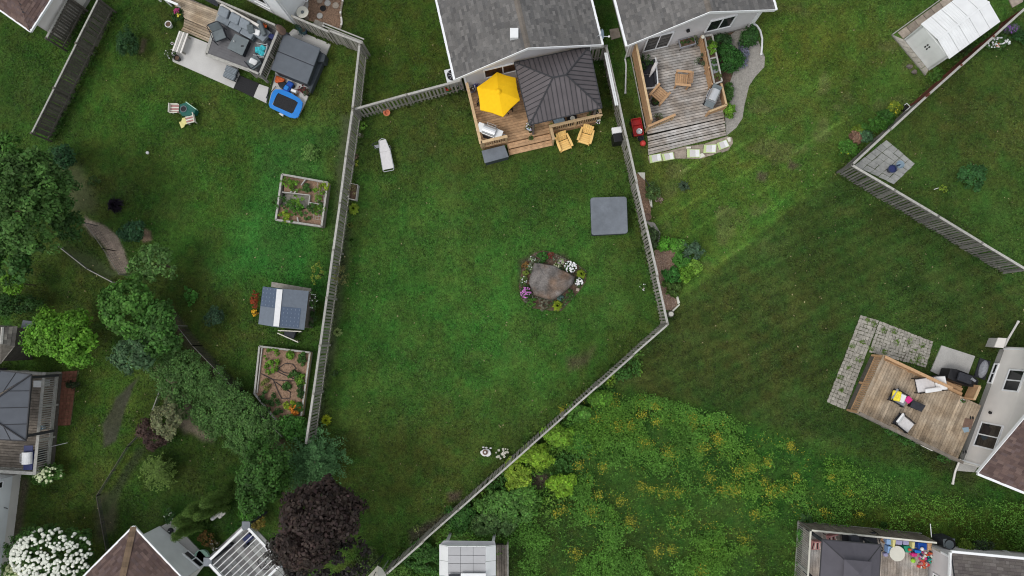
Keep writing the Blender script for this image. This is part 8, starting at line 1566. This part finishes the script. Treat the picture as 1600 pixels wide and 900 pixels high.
for lb, x, y in (('green weeds growing under the lower deck rail, left part', 1395, 672), ('green weeds growing under the lower deck rail, near the loose slab', 1418, 688), ('weeds below the house end of the lower deck rail', 1480, 712)): tree('shrub', lb, 'shrub', x, y, .25, (14, 8), 22, 30, (.03, .085, .02), .09, .18)
o = wthing('garden_wand', 'thin dark bent twig leaning on the deck rail over the old paving', 'branch', YY(690, 440)); M().tube([YY(720, 380, .3), YY(690, 445, .9), YY(680, 400, .4)], .012, 5).build('branch', 'bark', o)
# ---- lower right deck -----------------------------------------------------------------------------------
W5 = K(1220, 780, 4.2105); V6 = K(1360, 820, 6.6667)
fz = .75; rt3 = 1.65; a_ = W5(198, 205, rt3); b_ = W5(1050, 290, rt3); a_.z = b_.z = 0; u7 = (b_-a_).normalized(); v7 = Vector((u7.y, -u7.x, 0)); v7 = v7 if v7.y < 0 else -v7; w7 = (b_-a_).length; d7 = 4.
bd = wthing('deck', 'gray board deck strewn with toys in the lower right corner', 'deck', a_); boards(bd, a_, a_+v7*d7, b_+v7*d7, b_, fz, .14, m='deck_gray', gap=.012); skirt(bd, (a_, a_+v7*d7, b_+v7*d7, b_), fz, 'dark_wood'); nograss((a_, a_+v7*d7, b_+v7*d7, b_))
railing(bd, a_, b_-u7*.2, fz, rt3, 'gray_wood', .08, .10, capm='cream', bm='deck_old', bw=.06, zb=.06); railing(bd, a_, a_+v7*d7, fz, rt3, 'gray_wood_cap', .08, .10, capm='cream', zb=.06, bm='gray_wood_cap')
M().beam(a_-v7*.02, b_-v7*.02, .03, .0, .08).build('bottom_board', 'gray_wood_cap', bd)
gz7 = 2.9; g4 = [W5(272, 265, gz7), W5(660, 300, gz7), W5(640, 620, gz7), W5(250, 590, gz7)]; gcc = sum(g4, Vector((0, 0, 0)))/4; g7 = wthing('gazebo', 'dark gray soft-top gazebo on the toy-strewn deck', 'gazebo', (gcc.x, gcc.y, 0)); ti4 = [lerp(p, gcc, .62)+Vector((0, 0, .55)) for p in g4]
for i in range(4):
    j = (i+1) % 4
    for (s0, s1) in ((0, .5), (.5, 1)): M().plate([lerp(g4[i], g4[j], s0), lerp(g4[i], g4[j], s1), lerp(ti4[i], ti4[j], s1), lerp(ti4[i], ti4[j], s0)], .03).build('canopy_panel', 'gray_fabric', g7)
    M().stick(g4[i], ti4[i], .022, 5).build('seam', 'seam', g7); M().stick(g4[i], g4[j], .03, 5).build('edge_rail', 'seam', g7)
t5 = [lerp(p, gcc, .55)+Vector((0, 0, .72)) for p in g4]; apz = Vector((gcc.x, gcc.y, gz7+.95))
for i in range(4): M().plate([t5[i], t5[(i+1) % 4], apz], .03).build('top_tier', 'gray_fabric', g7)
posts_under(g7, g4, fz, .2, 'charcoal')
for lb, x, y, rot in (('coral patterned chair in the left deck corner', 238, 305, 0), ('coral patterned chair half hidden by the gray gazebo', 343, 262, .3)):
    c = W5(x, y, 1.3); o = thing('patterned_chair', lb, 'chair', (c.x, c.y, fz), rot, 'coral patterned chairs'); M().box(-.24, -.24, .38, .24, .24, .44).build('seat', 'rose', o, bevel=.03); M().box(-.24, .2, .44, .24, .27, .85).build('backrest', 'rose', o, bevel=.03)
    for k in range(4): M().beam((-.2+.13*k, -.2, 0), (-.07+.08*k, .18, 0), .045, .441, .447).build('pattern_stripe', 'cream' if k % 2 else 'black', o)
    for sx in (-.2, .2):
        for sy in (-.2, .2): M().box(sx-.015, sy-.015, 0, sx+.015, sy+.015, .38).build('leg', 'black', o)
c = W5(455, 255, 1.3); grill('black slatted grill against the deck rail above the gray gazebo', (c.x, c.y-.02, fz), 0, 'charcoal', 'charcoal', .4, .28, shelf='black'); c = W5(590, 262, 1.1); armchair('black folding chair near the rail right of the black grill', (c.x, c.y, fz), .2, 'black', 'charcoal', w=.6)
def prop(name, lb, cat, pts_, z0, z1, m, bevel=.02): q_ = [V6(x, y, z1) for x, y in pts_]; o_ = M().prism([p[:2] for p in q_], z0, z1).build(name, m, bevel=bevel); tag(o_, lb, cat); return o_
c = V6(280, 300, 1.2); o = thing('round_table', 'round cream plastic table on the toy-strewn deck', 'table', (c.x, c.y, fz)); M().cyl(0, 0, .42, .46, .37, n=32).build('tabletop', 'cream', o, bevel=.01)
for k in range(4): M().cyl(.24*math.cos(k*1.57+.7), .24*math.sin(k*1.57+.7), 0, .42, .03, n=8).build('leg', 'cream', o)
c = V6(145, 165, 1.0); o = thing('wicker_basket', 'small round amber basket at the deck rail', 'basket', (c.x, c.y, fz)); M().lathe(0, 0, [(.09, 0), (.14, .2), (.13, .2), (.08, .05)], 14).build('basket', 'cedar', o)
prop('toy_chair', 'periwinkle blue child chair at the upper left of the cream table', 'toy chair', ((170, 150), (230, 155), (225, 210), (170, 205)), fz, 1.12, 'skyblue'); prop('toy_chair', 'light blue child chair left of the cream table', 'toy chair', ((185, 225), (235, 230), (225, 305), (180, 295)), fz, 1.12, 'skyblue'); prop('toy_shelf', 'pale yellow toy stand behind the cream table', 'toy', ((232, 155), (268, 158), (255, 235), (235, 235)), fz, 1.3, 'yellow_pale')
prop('toy_kitchen', 'lilac play kitchen unit against the deck rail', 'toy', ((270, 158), (335, 165), (330, 212), (268, 205)), fz, 1.35, 'lilac'); prop('toy_kitchen', 'lilac and dark play cabinet right of the play kitchen unit', 'toy', ((345, 165), (405, 172), (400, 215), (342, 208)), fz, 1.3, 'lilac')
prop('toy_slide', 'pale yellow upright toy panel near the green toy table', 'toy', ((440, 180), (468, 182), (460, 250), (436, 245)), fz, 1.35, 'yellow_pale'); prop('toy_table', 'emerald green toy table right of the cream table', 'toy table', ((350, 222), (432, 222), (425, 290), (372, 290)), fz, 1.15, 'green_toy'); prop('orange_toy', 'small orange toy on the green toy table', 'toy', ((400, 250), (430, 250), (430, 275), (402, 278)), 1.16, 1.28, 'orange', .03)
prop('toy_bin', 'deep blue toy tub at the rail', 'toy bin', ((500, 185), (600, 195), (590, 265), (505, 255)), fz, 1.2, 'blue_dark'); c = V6(528, 245, 1.2); o = thing('toy_ball', 'white and blue ball in front of the deep blue tub', 'ball', (c.x, c.y, 1.29)); M().ball((0, 0, 0), .09, 14).build('ball', 'white', o, smooth=True)
prop('toy_box', 'tan wooden post box beside the deep blue tub', 'box', ((600, 190), (645, 195), (640, 270), (600, 265)), fz, 1.3, 'cedar')
c = V6(462, 382, 1.0); o = thing('toy_ball', 'lime green ball on the toy-strewn deck', 'ball', (c.x, c.y, fz+.11)); M().ball((0, 0, 0), .11, 16).build('ball', 'lime', o, smooth=True)
prop('pink_toy', 'hot pink toy seat below the blue toys', 'toy', ((432, 295), (495, 300), (490, 335), (440, 335)), fz, 1.05, 'pink', .04); prop('toy_truck', 'medium blue toy truck below the deep blue tub', 'toy', ((465, 262), (535, 270), (525, 300), (470, 295)), fz, 1.0, 'blue', .03); prop('lilac_toy', 'small lilac toy left of the cream table', 'toy', ((140, 300), (185, 295), (190, 330), (150, 335)), fz, .95, 'lilac', .03)
tp = [('small_toy', c__) for c__ in ()]
TC = (('turquoise', 'turquoise'), ('redball', 'red'), ('cream', 'cream'), ('navy', 'navy'), ('orange', 'coral'), ('green_toy', 'green'), ('lilac', 'lilac'), ('pink', 'pink'))
for i in range(70):
    low = i >= 40; x = rnd.uniform(520, 640) if not low else rnd.gauss(565, 25); y = rnd.uniform(285, 400) if not low else rnd.uniform(370, 455); mt, wd = TC[rnd.randrange(8)] if not low else (('redball', 'red'), ('orange', 'coral'), ('cream', 'cream'), ('rose', 'rose'))[rnd.randrange(4)]
    c = V6(x, y, .85); s = rnd.uniform(.035, .075); o = M().box(-s, -s*rnd.uniform(.5, 1), 0, s, s*.8, rnd.uniform(.05, .13)).build('toy_block', mt, bevel=.015); o.location = (c.x, c.y, fz+.003); o.rotation_euler = (0, 0, rnd.uniform(0, 3)); tag(o, 'small %s toy piece in the %s toy heap' % (wd, 'lower coral' if low else 'upper mixed'), 'toy', 'loose toys on the deck')
# angled rail / steps by the bin
q0 = V6(640, 235, 1.5); q1 = V6(745, 290, 1.5); M().beam(q0, q1, .1, 1.44, 1.5).build('rail_cap', 'gray_wood', bd)
o = wthing('white_stake', 'thin white pole standing at the rail of the toy-strewn deck', 'pole', V6(635, 100)); M().stick(V6(637, 130, 1.2), V6(624, -10, 1.0), .02, 6).build('pole', 'white', o)
q = [V6(760, 150, 1.0), V6(885, 145, 1.0), V6(880, 245, 1.0), V6(765, 235, 1.0)]; bn_ = wthing('compost_bin', 'dark gray square bin with a round opening beside the deck', 'bin', (q[0]+q[2])/2); bn_.location.z = 0; ce = sum(q, Vector((0, 0, 0)))/4; flat(bn_, 'body', 'charcoal', [lerp(p, ce, .06) for p in q], 0, .94, .03); flat(bn_, 'lid', 'table_gray', q, .942, 1.0, .03); M().cyl(ce.x+.03, ce.y-.02, 1.0, 1.03, .26, n=24).build('opening_rim', 'black', bn_); M().cyl(ce.x-.01, ce.y-.05, 1.0, 1.036, .21, n=24).build('inner_lid', 'table_gray', bn_)
# house bottom right
ze8 = 3.0; r0 = V6(845, 290, ze8); r1_ = V6(1600, 362, ze8); r2b = V6(872, 560, ze8); uu = (r1_-r0).normalized(); vv8 = Vector((uu.y, -uu.x, 0)); h8 = wthing('house', 'gray brown roofed house with white gutter in the bottom right corner', 'house', xy(r0, 0)); R1 = r0+uu*9; dr = vv8*5+Vector((0, 0, 1.6)); rr8 = M().plate([r0, R1, R1+dr, r0+dr], .1).build('roof', 'charcoal', h8)
shingle_plane(rr8, r0, R1, R1+dr, r0+dr, [(.13, .115, .105), (.15, .135, .125), (.115, .10, .095)], slab=False); gutter(h8, r0-vv8*.05, R1-vv8*.05, ze8+.02); M().beam(r0-uu*.03, r0-uu*.03+vv8*5, .09, ze8-.1, ze8+.03).build('fascia', 'white_trim', h8)
wo = xy(r0, 0)+uu*.45+vv8*.4; lap_wall(h8, wo, wo+vv8*5, .4, 2.9, 'siding', out=-uu); lap_wall(h8, wo, wo+uu*9, .4, ze8-.1, 'siding', out=-vv8); M().prism([p[:2] for p in (wo+uu*.02+vv8*.02, wo+uu*9, wo+uu*9+vv8*5, wo+vv8*5)], 0, .4).build('foundation', 'concrete', h8)
window(h8, wo, vv8, -uu, 1.15, 2.2, .95, 2.6, 1, 'glass'); M().beam(wo-uu*.03-vv8*.04, wo-uu*.03+vv8*.06, .06, .4, ze8).build('corner_trim', 'white_trim', h8); nograss((wo, wo+uu*9, wo+uu*9+vv8*5, wo+vv8*5))
for x in (1270, 1435): c = V6(x, 305, .3); o = thing('dryer_vent', 'white hooded wall vent, %s of the two on the house base' % ('nearer the bin' if x < 1300 else 'farther from the bin'), 'vent', (c.x, c.y, .0), 0, 'white wall vents'); M().ball((0, 0, .35), .14, 10, (1, .8, .8)).build('hood', 'white', o); M().box(-.1, -.1, 0, .1, .1, .3).build('duct', 'white', o)
tree('shrub', 'yellow green small bush right of the dark bin', 'shrub', 1508, 851, .35, (10, 8), 24, 34, (.08, .13, .02), .08, .2); tree('shrub', 'dark dead-looking bush along the bottom right house base', 'shrub', 1535, 852, .3, (14, 8), 24, 34, (.03, .05, .03), .08, .2); hosta('gray leafy weed clump at the left edge of the lower right lawn', 1258, 812, 13, (.06, .13, .04), 26)
tree('shrub', 'taller weed clump beside the outer corner of the toy-strewn deck', 'shrub', 1262, 838, .4, (16, 14), 34, 44, (.045, .12, .03), .1, .22)
hosta('big-leaved weed above the rail of the toy-strewn deck', 1378, 819, 7, (.04, .10, .02), 18)
# ---- ground last: the grass leaves room for everything that stands on it
build_ground(); build_grass(); build_meadow(); build_litter()
scene.cycles.pixel_filter_type = 'BLACKMAN_HARRIS'; scene.cycles.filter_width = 1.1
